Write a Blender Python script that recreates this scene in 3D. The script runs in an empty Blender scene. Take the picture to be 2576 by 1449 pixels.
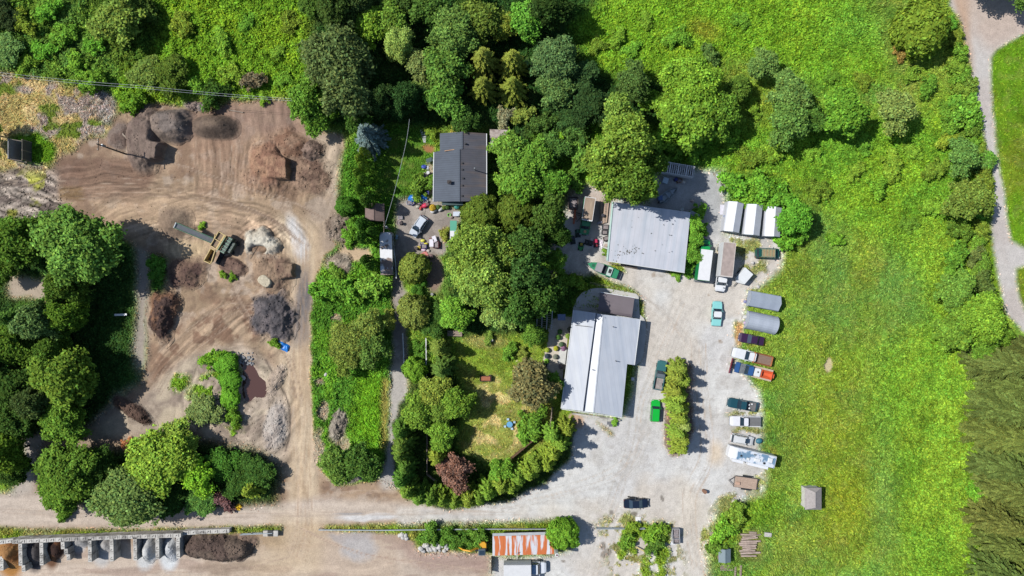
import bpy, bmesh, math, random
import numpy as np
from mathutils import Vector, Matrix

# ------------------------------------------------------------------ camera, sky, sun, exposure
SC = bpy.context.scene
S_ = 0.078            # metres on the ground per plan unit (plan = 2576 x 1449 units)
HC = 134.0            # camera height
CX, CY = 1288.0, 724.5
cam_d = bpy.data.cameras.new("camera"); cam = bpy.data.objects.new("camera", cam_d)
SC.collection.objects.link(cam); SC.camera = cam
cam.location = (0, 0, HC); cam_d.sensor_width = 36.0
cam_d.lens = 36.0 * HC / (2576 * S_); cam_d.clip_end = 6000; cam_d.clip_start = 1
SUN_EL, SUN_DOWN = math.radians(50), math.radians(14)
sd = Vector((-math.cos(SUN_DOWN) * math.cos(SUN_EL), math.sin(SUN_DOWN) * math.cos(SUN_EL), math.sin(SUN_EL)))
W = bpy.data.worlds.new("World"); SC.world = W; W.use_nodes = True
nt = W.node_tree; nt.nodes.clear()
sky = nt.nodes.new("ShaderNodeTexSky"); sky.sky_type = 'NISHITA'; sky.sun_disc = False
sky.sun_elevation = SUN_EL; sky.sun_rotation = math.atan2(sd.x, sd.y)
sky.air_density = 1.0; sky.dust_density = 0.6; sky.ozone_density = 1.6
bg = nt.nodes.new("ShaderNodeBackground"); bg.inputs[1].default_value = 0.092
wo = nt.nodes.new("ShaderNodeOutputWorld")
nt.links.new(sky.outputs[0], bg.inputs[0]); nt.links.new(bg.outputs[0], wo.inputs[0])
sl = bpy.data.lights.new("sun", 'SUN'); sl.energy = 4.3; sl.angle = math.radians(0.5); sl.color = (1.0, 0.972, 0.925)
so = bpy.data.objects.new("sun", sl); SC.collection.objects.link(so)
so.rotation_euler = sd.to_track_quat('Z', 'Y').to_euler(); so.location = (-60, 15, 90)
SC.view_settings.view_transform = 'Standard'; SC.view_settings.look = 'None'
SC.view_settings.exposure = 0.77; SC.view_settings.gamma = 1.0
SC.cycles.max_bounces = 5; SC.cycles.diffuse_bounces = 3; SC.cycles.transmission_bounces = 3; SC.cycles.glossy_bounces = 2
GAIN = 2.0            # rendered brightness of a flat sunlit surface per unit of base colour

# ------------------------------------------------------------------ helpers
COL = SC.collection
def P(dx, dy, z=0.0):
    k = S_ * (HC - z) / HC
    return ((dx - CX) * k, (CY - dy) * k)
def P3(dx, dy, z=0.0):
    x, y = P(dx, dy, z); return (x, y, z)
def lin(c):
    c = c / 255.0
    return c / 12.92 if c <= 0.04045 else ((c + 0.055) / 1.055) ** 2.4
def K(r, g, b, f=1.0):
    return tuple(min(0.9, lin(v) / GAIN * f) for v in (r, g, b))

def link(o, parent=None):
    COL.objects.link(o)
    if parent is not None: o.parent = parent
    return o
def tag(o, label=None, cat=None, group=None, kind=None):
    if label: o['label'] = label
    if cat: o['category'] = cat
    if group: o['group'] = group
    if kind: o['kind'] = kind
    return o
def thing(name, label, cat, loc=(0, 0, 0), rz=0.0, group=None):
    o = bpy.data.objects.new(name, None); COL.objects.link(o)
    o.empty_display_size = 0.3
    o.location = loc; o.rotation_euler = (0, 0, rz)
    return tag(o, label, cat, group)

class MB:
    def __init__(s): s.v = []; s.f = []; s.m = []
    def add(s, vs, fs, mi=0):
        b = len(s.v); s.v += [tuple(v) for v in vs]
        for f in fs: s.f.append([b + i for i in f]); s.m.append(mi)
        return s
    def box(s, x, y, z, sx, sy, sz, rz=0.0, mi=0, taper=1.0):
        """box centred on x,y with its bottom at z"""
        c, n = math.cos(rz), math.sin(rz); vs = []
        for k, t in ((0, 1.0), (1, taper)):
            for ax, ay in ((-1, -1), (1, -1), (1, 1), (-1, 1)):
                px, py = ax * sx / 2 * t, ay * sy / 2 * t
                vs.append((x + px * c - py * n, y + px * n + py * c, z + k * sz))
        return s.add(vs, [(3, 2, 1, 0), (4, 5, 6, 7), (0, 1, 5, 4), (1, 2, 6, 5), (2, 3, 7, 6), (3, 0, 4, 7)], mi)
    def bar(s, a, b, w, h=None, mi=0):
        a, b = Vector(a), Vector(b); h = h or w; d = (b - a)
        if d.length < 1e-6: return s
        d.normalize(); up = Vector((0, 0, 1)) if abs(d.z) < 0.95 else Vector((1, 0, 0))
        t = d.cross(up).normalized() * w / 2; u = t.cross(d).normalized() * h / 2
        vs = [a - t - u, a + t - u, a + t + u, a - t + u, b - t - u, b + t - u, b + t + u, b - t + u]
        return s.add(vs, [(3, 2, 1, 0), (4, 5, 6, 7), (0, 1, 5, 4), (1, 2, 6, 5), (2, 3, 7, 6), (3, 0, 4, 7)], mi)
    def cyl(s, a, b, r0, r1=None, n=12, mi=0):
        a, b = Vector(a), Vector(b); r1 = r0 if r1 is None else r1; d = (b - a).normalized()
        up = Vector((0, 0, 1)) if abs(d.z) < 0.9 else Vector((1, 0, 0))
        t = d.cross(up).normalized(); u = d.cross(t)
        vs = [a + (t * math.cos(q) + u * math.sin(q)) * r0 for q in [2 * math.pi * i / n for i in range(n)]]
        vs += [b + (t * math.cos(q) + u * math.sin(q)) * r1 for q in [2 * math.pi * i / n for i in range(n)]]
        fs = [(i, (i + 1) % n, n + (i + 1) % n, n + i) for i in range(n)]
        return s.add(vs, fs + [tuple(range(n - 1, -1, -1)), tuple(range(n, 2 * n))], mi)
    def prism(s, pts, z0, z1, mi=0):
        """pts: list of (x,y) counter-clockwise or not; z1 may be a list"""
        n = len(pts); z1s = z1 if isinstance(z1, (list, tuple)) else [z1] * n
        area = sum(pts[i][0] * pts[(i + 1) % n][1] - pts[(i + 1) % n][0] * pts[i][1] for i in range(n))
        if area < 0: pts = pts[::-1]; z1s = list(z1s)[::-1]
        vs = [(p[0], p[1], z0) for p in pts] + [(p[0], p[1], z) for p, z in zip(pts, z1s)]
        fs = [tuple(range(n - 1, -1, -1)), tuple(range(n, 2 * n))] + [(i, (i + 1) % n, n + (i + 1) % n, n + i) for i in range(n)]
        return s.add(vs, fs, mi)
    def slab(s, pts, t, mi=0):
        """thick sheet whose top follows 3D points"""
        n = len(pts)
        area = sum(pts[i][0] * pts[(i + 1) % n][1] - pts[(i + 1) % n][0] * pts[i][1] for i in range(n))
        if area < 0: pts = pts[::-1]
        vs = [(p[0], p[1], p[2] - t) for p in pts] + [tuple(p) for p in pts]
        fs = [tuple(range(n - 1, -1, -1)), tuple(range(n, 2 * n))] + [(i, (i + 1) % n, n + (i + 1) % n, n + i) for i in range(n)]
        return s.add(vs, fs, mi)
    def loft(s, rings, mi=0):
        n = len(rings[0]); b = len(s.v); fs = []
        for k in range(len(rings) - 1):
            for i in range(n):
                j = (i + 1) % n
                fs.append((k * n + i, k * n + j, (k + 1) * n + j, (k + 1) * n + i))
        fs.append(tuple(range(n - 1, -1, -1))); fs.append(tuple((len(rings) - 1) * n + i for i in range(n)))
        return s.add([p for r in rings for p in r], fs, mi)
    def build(s, name, mats, parent=None, smooth=False, bevel=0.0):
        me = bpy.data.meshes.new(name); me.from_pydata(s.v, [], s.f)
        mats = mats if isinstance(mats, (list, tuple)) else [mats]
        for m in mats: me.materials.append(m)
        if len(mats) > 1: me.polygons.foreach_set('material_index', s.m)
        bm = bmesh.new(); bm.from_mesh(me)
        bmesh.ops.recalc_face_normals(bm, faces=bm.faces)
        if bevel: bmesh.ops.bevel(bm, geom=bm.edges[:], offset=bevel, segments=2, affect='EDGES', clamp_overlap=True)
        bm.to_mesh(me); bm.free()
        if smooth: me.polygons.foreach_set('use_smooth', [True] * len(me.polygons))
        me.update(); o = bpy.data.objects.new(name, me); return link(o, parent)

# ---- value noise
_T = np.random.RandomState(7).rand(256, 256)
def vn(x, y, sc, seed=0):
    x = np.asarray(x, dtype=float) / sc + seed * 17.31; y = np.asarray(y, dtype=float) / sc + seed * 9.77
    xi = np.floor(x).astype(int); yi = np.floor(y).astype(int); fx = x - xi; fy = y - yi
    fx = fx * fx * (3 - 2 * fx); fy = fy * fy * (3 - 2 * fy)
    a = _T[xi & 255, yi & 255]; b = _T[(xi + 1) & 255, yi & 255]; c = _T[xi & 255, (yi + 1) & 255]; d = _T[(xi + 1) & 255, (yi + 1) & 255]
    return (a * (1 - fx) + b * fx) * (1 - fy) + (c * (1 - fx) + d * fx) * fy
def fb(x, y, sc, seed=0, o=4, g=0.5):
    t = 0; amp = 1; tot = 0
    for i in range(o):
        t = t + amp * vn(x, y, sc / 2 ** i, seed + i * 3); tot += amp; amp *= g
    return t / tot

# ------------------------------------------------------------------ materials
def new_mat(name):
    m = bpy.data.materials.new(name); m.use_nodes = True; m.node_tree.nodes.clear()
    n = m.node_tree.nodes; out = n.new('ShaderNodeOutputMaterial'); return m, n, m.node_tree.links, out
_M = {}
def mat(name, col, rough=0.6, metal=0.0, var=0.12, scale=1.5, bump=0.0, bscale=8.0, spec=0.4, stretch=None, col2=None, thr=(0.45, 0.6), c2scale=0.6, coat=0.0):
    if name in _M: return _M[name]
    m, n, l, out = new_mat(name)
    b = n.new('ShaderNodeBsdfPrincipled'); b.inputs['Roughness'].default_value = rough
    b.inputs['Metallic'].default_value = metal; b.inputs['Specular IOR Level'].default_value = spec
    if coat: b.inputs['Coat Weight'].default_value = coat; b.inputs['Coat Roughness'].default_value = 0.08
    tc = n.new('ShaderNodeTexCoord'); mp = n.new('ShaderNodeMapping')
    if stretch: mp.inputs['Scale'].default_value = stretch
    l.new(tc.outputs['Object'], mp.inputs[0])
    no = n.new('ShaderNodeTexNoise'); no.inputs['Scale'].default_value = scale; no.inputs['Detail'].default_value = 6
    l.new(mp.outputs[0], no.inputs['Vector'])
    mr = n.new('ShaderNodeMapRange'); mr.inputs['From Min'].default_value = 0.3; mr.inputs['From Max'].default_value = 0.7
    mr.inputs['To Min'].default_value = 1 - var; mr.inputs['To Max'].default_value = 1 + var
    l.new(no.outputs['Fac'], mr.inputs['Value'])
    mx = n.new('ShaderNodeMix'); mx.data_type = 'RGBA'; mx.blend_type = 'MULTIPLY'; mx.inputs[0].default_value = 1
    if col2 is None: mx.inputs[6].default_value = (*col, 1)
    else:
        n2 = n.new('ShaderNodeTexNoise'); n2.inputs['Scale'].default_value = c2scale; n2.inputs['Detail'].default_value = 5
        l.new(mp.outputs[0], n2.inputs['Vector'])
        r2 = n.new('ShaderNodeMapRange'); r2.inputs['From Min'].default_value = thr[0]; r2.inputs['From Max'].default_value = thr[1]
        l.new(n2.outputs['Fac'], r2.inputs['Value'])
        m2 = n.new('ShaderNodeMix'); m2.data_type = 'RGBA'; m2.inputs[6].default_value = (*col, 1); m2.inputs[7].default_value = (*col2, 1)
        l.new(r2.outputs[0], m2.inputs[0]); l.new(m2.outputs[2], mx.inputs[6])
    l.new(mr.outputs[0], mx.inputs[7]); l.new(mx.outputs[2], b.inputs['Base Color'])
    if bump:
        nb = n.new('ShaderNodeTexNoise'); nb.inputs['Scale'].default_value = bscale; nb.inputs['Detail'].default_value = 5
        l.new(mp.outputs[0], nb.inputs['Vector'])
        bp = n.new('ShaderNodeBump'); bp.inputs['Strength'].default_value = bump; bp.inputs['Distance'].default_value = 0.1
        l.new(nb.outputs['Fac'], bp.inputs['Height']); l.new(bp.outputs[0], b.inputs['Normal'])
    l.new(b.outputs[0], out.inputs[0]); _M[name] = m; return m

def ribbed(name, col, ang, period=0.35, var=0.1, col2=None, thr=(0.5, 0.6), rough=0.45, rib=0.12, c2scale=0.5, metal=0.0, shingle=False):
    """sheet metal (or shingles): ribs / courses run along the direction ang (radians), weather streaks follow them"""
    if name in _M: return _M[name]
    m, n, l, out = new_mat(name)
    b = n.new('ShaderNodeBsdfPrincipled'); b.inputs['Roughness'].default_value = rough; b.inputs['Metallic'].default_value = metal
    tc = n.new('ShaderNodeTexCoord'); mp = n.new('ShaderNodeMapping'); mp.inputs['Rotation'].default_value = (0, 0, -ang)
    l.new(tc.outputs['Object'], mp.inputs[0])
    st = n.new('ShaderNodeMapping'); st.inputs['Scale'].default_value = (0.22, 0.6, 1.0) if not shingle else (0.6, 1, 1)
    l.new(mp.outputs[0], st.inputs[0])
    no = n.new('ShaderNodeTexNoise'); no.inputs['Scale'].default_value = 1.3; no.inputs['Detail'].default_value = 7; no.inputs['Roughness'].default_value = 0.62
    l.new(st.outputs[0], no.inputs['Vector'])
    n3 = n.new('ShaderNodeTexNoise'); n3.inputs['Scale'].default_value = 0.35; n3.inputs['Detail'].default_value = 4
    l.new(mp.outputs[0], n3.inputs['Vector'])
    ad = n.new('ShaderNodeMath'); ad.operation = 'ADD'; l.new(no.outputs['Fac'], ad.inputs[0]); l.new(n3.outputs['Fac'], ad.inputs[1])
    mr = n.new('ShaderNodeMapRange'); mr.inputs['From Min'].default_value = 0.7; mr.inputs['From Max'].default_value = 1.3
    mr.inputs['To Min'].default_value = 1 - var; mr.inputs['To Max'].default_value = 1 + var; l.new(ad.outputs[0], mr.inputs['Value'])
    sx = n.new('ShaderNodeSeparateXYZ'); l.new(mp.outputs[0], sx.inputs[0])
    mu = n.new('ShaderNodeMath'); mu.operation = 'MULTIPLY'; mu.inputs[1].default_value = 2 * math.pi / period; l.new(sx.outputs['Y'], mu.inputs[0])
    si = n.new('ShaderNodeMath'); si.operation = 'SINE'; l.new(mu.outputs[0], si.inputs[0])
    ab = n.new('ShaderNodeMath'); ab.operation = 'POWER'; ab.inputs[1].default_value = 1.0
    ma = n.new('ShaderNodeMapRange'); ma.inputs['From Min'].default_value = 0.6 if shingle else 0.88; ma.inputs['From Max'].default_value = 1.0
    ma.inputs['To Min'].default_value = 1.0; ma.inputs['To Max'].default_value = 1 - rib; l.new(si.outputs[0], ma.inputs['Value'])
    mm = n.new('ShaderNodeMath'); mm.operation = 'MULTIPLY'; l.new(mr.outputs[0], mm.inputs[0]); l.new(ma.outputs[0], mm.inputs[1])
    mx = n.new('ShaderNodeMix'); mx.data_type = 'RGBA'; mx.blend_type = 'MULTIPLY'; mx.inputs[0].default_value = 1
    mx.inputs[6].default_value = (*col, 1)
    if col2 is not None:
        s2 = n.new('ShaderNodeMapping'); s2.inputs['Scale'].default_value = (0.16, 1.5, 1); l.new(mp.outputs[0], s2.inputs[0])
        n2 = n.new('ShaderNodeTexNoise'); n2.inputs['Scale'].default_value = c2scale; n2.inputs['Detail'].default_value = 6; l.new(s2.outputs[0], n2.inputs['Vector'])
        r2 = n.new('ShaderNodeMapRange'); r2.inputs['From Min'].default_value = thr[0]; r2.inputs['From Max'].default_value = thr[1]; l.new(n2.outputs['Fac'], r2.inputs['Value'])
        m2 = n.new('ShaderNodeMix'); m2.data_type = 'RGBA'; m2.inputs[6].default_value = (*col, 1); m2.inputs[7].default_value = (*col2, 1)
        l.new(r2.outputs[0], m2.inputs[0]); l.new(m2.outputs[2], mx.inputs[6])
    l.new(mm.outputs[0], mx.inputs[7]); l.new(mx.outputs[2], b.inputs['Base Color'])
    bp = n.new('ShaderNodeBump'); bp.inputs['Strength'].default_value = 0.5; bp.inputs['Distance'].default_value = 0.02
    l.new(no.outputs['Fac'], bp.inputs['Height']); l.new(bp.outputs[0], b.inputs['Normal'])
    l.new(b.outputs[0], out.inputs[0]); _M[name] = m; return m

def ground_mat(name='ground', bump=0.5, fine=0.16):
    if name in _M: return _M[name]
    m, n, l, out = new_mat(name)
    b = n.new('ShaderNodeBsdfPrincipled'); b.inputs['Roughness'].default_value = 0.95; b.inputs['Specular IOR Level'].default_value = 0.15
    at = n.new('ShaderNodeAttribute'); at.attribute_name = 'Col'
    tc = n.new('ShaderNodeTexCoord')
    facs = []
    for sc, lo, hi in ((0.9, 1 - fine * .7, 1 + fine * .7), (4.5, 1 - fine, 1 + fine)):
        no = n.new('ShaderNodeTexNoise'); no.inputs['Scale'].default_value = sc; no.inputs['Detail'].default_value = 6; no.inputs['Roughness'].default_value = 0.65
        l.new(tc.outputs['Object'], no.inputs['Vector'])
        mr = n.new('ShaderNodeMapRange'); mr.inputs['From Min'].default_value = 0.32; mr.inputs['From Max'].default_value = 0.68
        mr.inputs['To Min'].default_value = lo; mr.inputs['To Max'].default_value = hi; l.new(no.outputs['Fac'], mr.inputs['Value']); facs.append(mr)
    mm = n.new('ShaderNodeMath'); mm.operation = 'MULTIPLY'; l.new(facs[0].outputs[0], mm.inputs[0]); l.new(facs[1].outputs[0], mm.inputs[1])
    mx = n.new('ShaderNodeMix'); mx.data_type = 'RGBA'; mx.blend_type = 'MULTIPLY'; mx.inputs[0].default_value = 1
    l.new(at.outputs['Color'], mx.inputs[6]); l.new(mm.outputs[0], mx.inputs[7]); l.new(mx.outputs[2], b.inputs['Base Color'])
    nb = n.new('ShaderNodeTexNoise'); nb.inputs['Scale'].default_value = 3.0; nb.inputs['Detail'].default_value = 8; nb.inputs['Roughness'].default_value = 0.7
    l.new(tc.outputs['Object'], nb.inputs['Vector'])
    bp = n.new('ShaderNodeBump'); bp.inputs['Strength'].default_value = bump; bp.inputs['Distance'].default_value = 0.12
    l.new(nb.outputs['Fac'], bp.inputs['Height']); l.new(bp.outputs[0], b.inputs['Normal'])
    l.new(b.outputs[0], out.inputs[0]); _M[name] = m; return m

def leaf_mat(name='leaves', trans=0.25, use_obj=True):
    if name in _M: return _M[name]
    m, n, l, out = new_mat(name)
    at = n.new('ShaderNodeAttribute'); at.attribute_name = 'Col'
    src = at.outputs['Color']
    if use_obj:
        oi = n.new('ShaderNodeObjectInfo')
        mx = n.new('ShaderNodeMix'); mx.data_type = 'RGBA'; mx.blend_type = 'MULTIPLY'; mx.inputs[0].default_value = 1
        l.new(oi.outputs['Color'], mx.inputs[6]); l.new(at.outputs['Color'], mx.inputs[7]); src = mx.outputs[2]
    d = n.new('ShaderNodeBsdfDiffuse'); t = n.new('ShaderNodeBsdfTranslucent')
    l.new(src, d.inputs[0]); l.new(src, t.inputs[0])
    mi = n.new('ShaderNodeMixShader'); mi.inputs[0].default_value = trans
    l.new(d.outputs[0], mi.inputs[1]); l.new(t.outputs[0], mi.inputs[2]); l.new(mi.outputs[0], out.inputs[0])
    _M[name] = m; return m
def water_mat():
    m, n, l, out = new_mat('muddy_water')
    b = n.new('ShaderNodeBsdfPrincipled'); b.inputs['Base Color'].default_value = (*K(96, 68, 60), 1); b.inputs['Roughness'].default_value = 0.08
    no = n.new('ShaderNodeTexNoise'); no.inputs['Scale'].default_value = 2.0
    bp = n.new('ShaderNodeBump'); bp.inputs['Strength'].default_value = 0.08; bp.inputs['Distance'].default_value = 0.05
    l.new(no.outputs['Fac'], bp.inputs['Height']); l.new(bp.outputs[0], b.inputs['Normal']); l.new(b.outputs[0], out.inputs[0]); return m
def np_mesh(name, V, F, m, colv=None, parent=None, smooth=False):
    me = bpy.data.meshes.new(name); nv, nf, k = len(V), len(F), F.shape[1]
    me.vertices.add(nv); me.vertices.foreach_set('co', np.ascontiguousarray(V, dtype=np.float32).ravel())
    me.loops.add(nf * k); me.loops.foreach_set('vertex_index', np.ascontiguousarray(F, dtype=np.int32).ravel())
    me.polygons.add(nf); me.polygons.foreach_set('loop_start', np.arange(0, nf * k, k, dtype=np.int32))
    if smooth: me.polygons.foreach_set('use_smooth', np.ones(nf, dtype=bool))
    me.update(calc_edges=True)
    if colv is not None:
        a = me.attributes.new('Col', 'FLOAT_COLOR', 'POINT')
        c4 = np.ones((nv, 4), dtype=np.float32); c4[:, :3] = colv; a.data.foreach_set('color', c4.ravel())
    me.materials.append(m); o = bpy.data.objects.new(name, me); return link(o, parent)
# ------------------------------------------------------------------ the ground: one grid, painted with its soils and plants
DX0, DX1, DY0, DY1, ST = -107.0, 107.0, -63.0, 63.0, 0.25
def axis(a, b):
    d = np.arange(a, b + 1e-6, ST); o = []; s = ST; v = b
    while v < 1800: s *= 1.45; v += s; o.append(v)
    lo = []; s = ST; v = a
    while v > -1800: s *= 1.45; v -= s; lo.append(v)
    return np.array(lo[::-1] + list(d) + o), len(lo), len(lo) + len(d)
AX, ix0, ix1 = axis(DX0, DX1); AY, iy0, iy1 = axis(DY0, DY1)
GX, GY = np.meshgrid(AX, AY); NY, NX = GX.shape
PX = GX / S_ + CX; PY = CY - GY / S_                  # plan coordinates of every ground vertex
WX = PX + (fb(GX, GY, 2.2, 3) - 0.5) * 14; WY = PY + (fb(GX, GY, 2.2, 11) - 0.5) * 14
C = np.zeros((NY, NX, 3)); WD = np.zeros((NY, NX)); GD = np.zeros((NY, NX)); VH = np.zeros((NY, NX)); DIR = 0
def inpoly(x, y, pts):
    r = np.zeros(x.shape, bool); n = len(pts)
    for i in range(n):
        x0, y0 = pts[i]; x1, y1 = pts[(i + 1) % n]
        if y0 == y1: continue
        c = ((y0 > y) != (y1 > y)) & (x < (x1 - x0) * (y - y0) / (y1 - y0) + x0); r ^= c
    return r
def blur(a, k):
    for ax in (0, 1):
        for _ in range(2):
            s = np.zeros_like(a)
            for i in range(-k, k + 1): s += np.roll(a, i, ax)
            a = s / (2 * k + 1)
    return a
def mask(pts, soft=1, warp=1.0):
    xs = [p[0] for p in pts]; ys = [p[1] for p in pts]
    m = np.zeros((NY, NX)); pad = 20
    jx = np.where((AX / S_ + CX > min(xs) - pad) & (AX / S_ + CX < max(xs) + pad))[0]
    jy = np.where((CY - AY / S_ > min(ys) - pad) & (CY - AY / S_ < max(ys) + pad))[0]
    if not len(jx) or not len(jy): return m
    sl = (slice(jy[0], jy[-1] + 1), slice(jx[0], jx[-1] + 1))
    x = PX[sl] + (WX[sl] - PX[sl]) * warp; y = PY[sl] + (WY[sl] - PY[sl]) * warp
    m[sl] = inpoly(x, y, pts)
    if soft:
        a = m[sl]; p = np.pad(a, soft * 4, mode='edge'); m[sl] = blur(p, soft)[soft * 4:-soft * 4, soft * 4:-soft * 4]
    return m
def ell(cx, cy, rx, ry, rot=0, soft=0.35, warp=1.0):
    x = PX + (WX - PX) * warp - cx; y = PY + (WY - PY) * warp - cy; a = math.radians(rot); c, s = math.cos(a), math.sin(a)
    r = np.sqrt(((x * c + y * s) / rx) ** 2 + ((-x * s + y * c) / ry) ** 2)
    return np.clip((1 + soft / 2 - r) / soft, 0, 1)
def paint(m, col=None, wd=0, gd=0, vh=0.0, d=None):
    global C, WD, GD, VH
    if col is not None: C = C * (1 - m[..., None]) + np.array(K(*col)) * m[..., None]
    if wd is not None: WD = WD * (1 - m) + wd * m
    if gd is not None: GD = GD * (1 - m) + gd * m
    if vh is not None: VH = VH * (1 - m) + vh * m
def tint(m, col): paint(m, col, None, None, None)
def nm(sc, seed, lo, hi, sx=1, sy=1): return np.clip((fb(GX * sx, GY * sy, sc, seed) - lo) / (hi - lo), 0, 1)
def stroke(pts, w, col, al=1.0, brk=0.0, seed=1):
    xs = [p[0] for p in pts]; ys = [p[1] for p in pts]; pad = w * 2 + 4
    jx = np.where((AX / S_ + CX > min(xs) - pad) & (AX / S_ + CX < max(xs) + pad))[0]
    jy = np.where((CY - AY / S_ > min(ys) - pad) & (CY - AY / S_ < max(ys) + pad))[0]
    if not len(jx) or not len(jy): return
    sl = (slice(jy[0], jy[-1] + 1), slice(jx[0], jx[-1] + 1)); x = PX[sl]; y = PY[sl]; d = np.full(x.shape, 1e9)
    for (x0, y0), (x1, y1) in zip(pts[:-1], pts[1:]):
        L = (x1 - x0) ** 2 + (y1 - y0) ** 2 + 1e-9; t = np.clip(((x - x0) * (x1 - x0) + (y - y0) * (y1 - y0)) / L, 0, 1)
        d = np.minimum(d, np.hypot(x - x0 - t * (x1 - x0), y - y0 - t * (y1 - y0)))
    m = np.clip(1.2 - d / w, 0, 1) * al
    if brk: m = m * np.clip((fb(GX[sl], GY[sl], 3, seed) - brk) / 0.15, 0, 1)
    C[sl] = C[sl] * (1 - m[..., None]) + np.array(K(*col)) * m[..., None]
def spline(pts, k=8):
    out = []; p = [pts[0]] + list(pts) + [pts[-1]]
    for i in range(1, len(p) - 2):
        for j in range(k):
            t = j / k; a, b, c, d = p[i - 1], p[i], p[i + 1], p[i + 2]
            out.append(tuple(0.5 * (2 * b[q] + (c[q] - a[q]) * t + (2 * a[q] - 5 * b[q] + 4 * c[q] - d[q]) * t * t + (3 * b[q] - a[q] - 3 * c[q] + d[q]) * t ** 3) for q in (0, 1)))
    return out + [pts[-1]]

ONE = np.ones((NY, NX))
# meadow base
paint(ONE, (120, 160, 46), 6, 22, 0.35)
tint(nm(9, 41, 0.45, 0.62), (130, 164, 54)); tint(nm(5, 42, 0.52, 0.66) * 0.7, (98, 148, 56)); tint(nm(14, 45, 0.5, 0.7) * 0.5, (126, 158, 34))
# forest floor and thickets
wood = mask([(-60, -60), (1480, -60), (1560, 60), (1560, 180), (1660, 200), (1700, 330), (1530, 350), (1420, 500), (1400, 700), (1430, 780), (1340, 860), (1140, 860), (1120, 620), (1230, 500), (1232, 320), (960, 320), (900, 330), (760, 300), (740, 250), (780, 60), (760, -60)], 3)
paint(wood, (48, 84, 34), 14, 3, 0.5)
# leafy bright zones
def leafy(pts, c1, c2, wd=34, vh=0.7, soft=5, sd=1):
    m = mask(pts, soft); paint(m, c1, wd, 2, vh); tint(m * nm(5, 60 + sd, 0.42, 0.6), c2)
leafy([(-20, -20), (230, -20), (250, 90), (330, 200), (330, 260), (280, 240), (180, 225), (-20, 195)], (98, 140, 40), (84, 126, 48), 36, 0.9, 4, 1)
leafy([(330, 130), (380, 60), (380, -20), (780, -20), (770, 80), (780, 170), (730, 245), (600, 245), (480, 235), (380, 270), (280, 265)], (120, 164, 20), (104, 152, 24), 38, 0.8, 4, 2)
leafy([(370, -20), (230, -20), (260, 100), (330, 190), (390, 130), (420, 60)], (86, 112, 34), (74, 112, 34), 34, 0.8, 5, 3)
leafy([(1440, 60), (1560, -20), (2140, -20), (2200, 60), (2230, 200), (2100, 230), (1900, 150), (1780, 150), (1690, 190), (1560, 190), (1480, 150)], (108, 158, 22), (120, 166, 26), 34, 0.5, 6, 4)
leafy([(1350, 330), (1480, 300), (1650, 330), (1900, 330), (2150, 320), (2350, 300), (2430, 200), (2420, 90), (2450, 250), (2500, 480), (2480, 620), (2350, 640), (2100, 560), (2020, 470), (1880, 420), (1820, 470), (1740, 430), (1620, 420), (1500, 440), (1420, 520), (1340, 470)], (114, 160, 26), (98, 150, 30), 34, 0.45, 6, 5)
leafy([(2180, 560), (2400, 560), (2500, 700), (2530, 800), (2440, 900), (2450, 1150), (2440, 1500), (2280, 1500), (2260, 1300), (2190, 1100), (2200, 870), (2330, 800), (2320, 700), (2250, 660)], (106, 154, 32), (120, 162, 34), 40, 0.6, 7, 6)
leafy([(1800, 440), (1960, 450), (2020, 520), (2030, 590), (1970, 640), (1960, 600), (1965, 510), (1820, 505)], (86, 152, 28), (104, 166, 30), 44, 1.0, 2, 7)
leafy([(1775, 1310), (1850, 1262), (1960, 1240), (1980, 1330), (1880, 1330), (1840, 1370), (1800, 1400), (1775, 1449)], (96, 140, 28), (118, 156, 34), 34, 0.5, 3, 8)
# grassy variations in the right meadow
for (cx, cy, rx, ry, c) in ((2080, 700, 60, 130, (86, 128, 60)), (2230, 760, 70, 100, (84, 132, 52)), (2010, 640, 40, 60, (96, 112, 20)), (2170, 660, 35, 60, (112, 118, 10)), (2090, 1080, 70, 160, (126, 134, 8)), (2130, 1260, 60, 60, (128, 132, 12)), (2110, 1360, 50, 50, (126, 124, 22)), (2010, 960, 50, 120, (110, 132, 36)), (1990, 1380, 60, 60, (132, 148, 60)), (2220, 1250, 30, 160, (86, 128, 62)), (2100, 260, 60, 160, (80, 140, 28)), (1980, 1150, 30, 60, (96, 112, 48)), (2060, 840, 50, 40, (118, 132, 20)), (2180, 60, 80, 60, (70, 130, 44)), (2290, 160, 22, 110, (138, 152, 66))):
    tint(ell(cx, cy, rx, ry, 0, 1.5, 3.0) * 0.38, tuple(min(255, int(v * 1.06 + 10)) for v in c))
paint(ell(2082, 920, 12, 19, 0, 0.3), (208, 192, 150)); paint(ell(1770, 75, 40, 25, 20, 0.8) * 0.7, (140, 150, 40), 10, 20, 0.2)
paint(ell(1755, 165, 20, 9, 10, 0.8) * 0.7, (150, 140, 100), 10, 20, 0.2)
paint(mask([(1855, 1335), (1915, 1335), (1920, 1410), (1855, 1410)], 2), (124, 136, 66), 4, 12, .08)
# mown lawn on the far right
LAWN = [(2505, 123), (2540, 102), (2576, 85), (2700, 60), (2700, 610), (2576, 623), (2542, 606), (2532, 550), (2524, 483), (2520, 467), (2505, 367), (2495, 267), (2490, 173), (2494, 143)]
LAWN2 = [(2576, 668), (2555, 676), (2560, 743), (2576, 783), (2720, 830), (2720, 660)]
VERGE = [(2478, 560), (2492, 560), (2505, 666), (2522, 750), (2532, 790), (2515, 790), (2490, 700), (2470, 600)]
for q in (LAWN, LAWN2, VERGE):
    m = mask(q, 1, 0.3); paint(m, (104, 148, 20), 0, 14, 0.05); tint(m * nm(1.2, 70, 0.4, 0.65, 2.5, 0.3) * 0.5, (88, 134, 22)); tint(m * nm(9, 71, 0.5, 0.66) * 0.6, (128, 142, 34))
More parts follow.
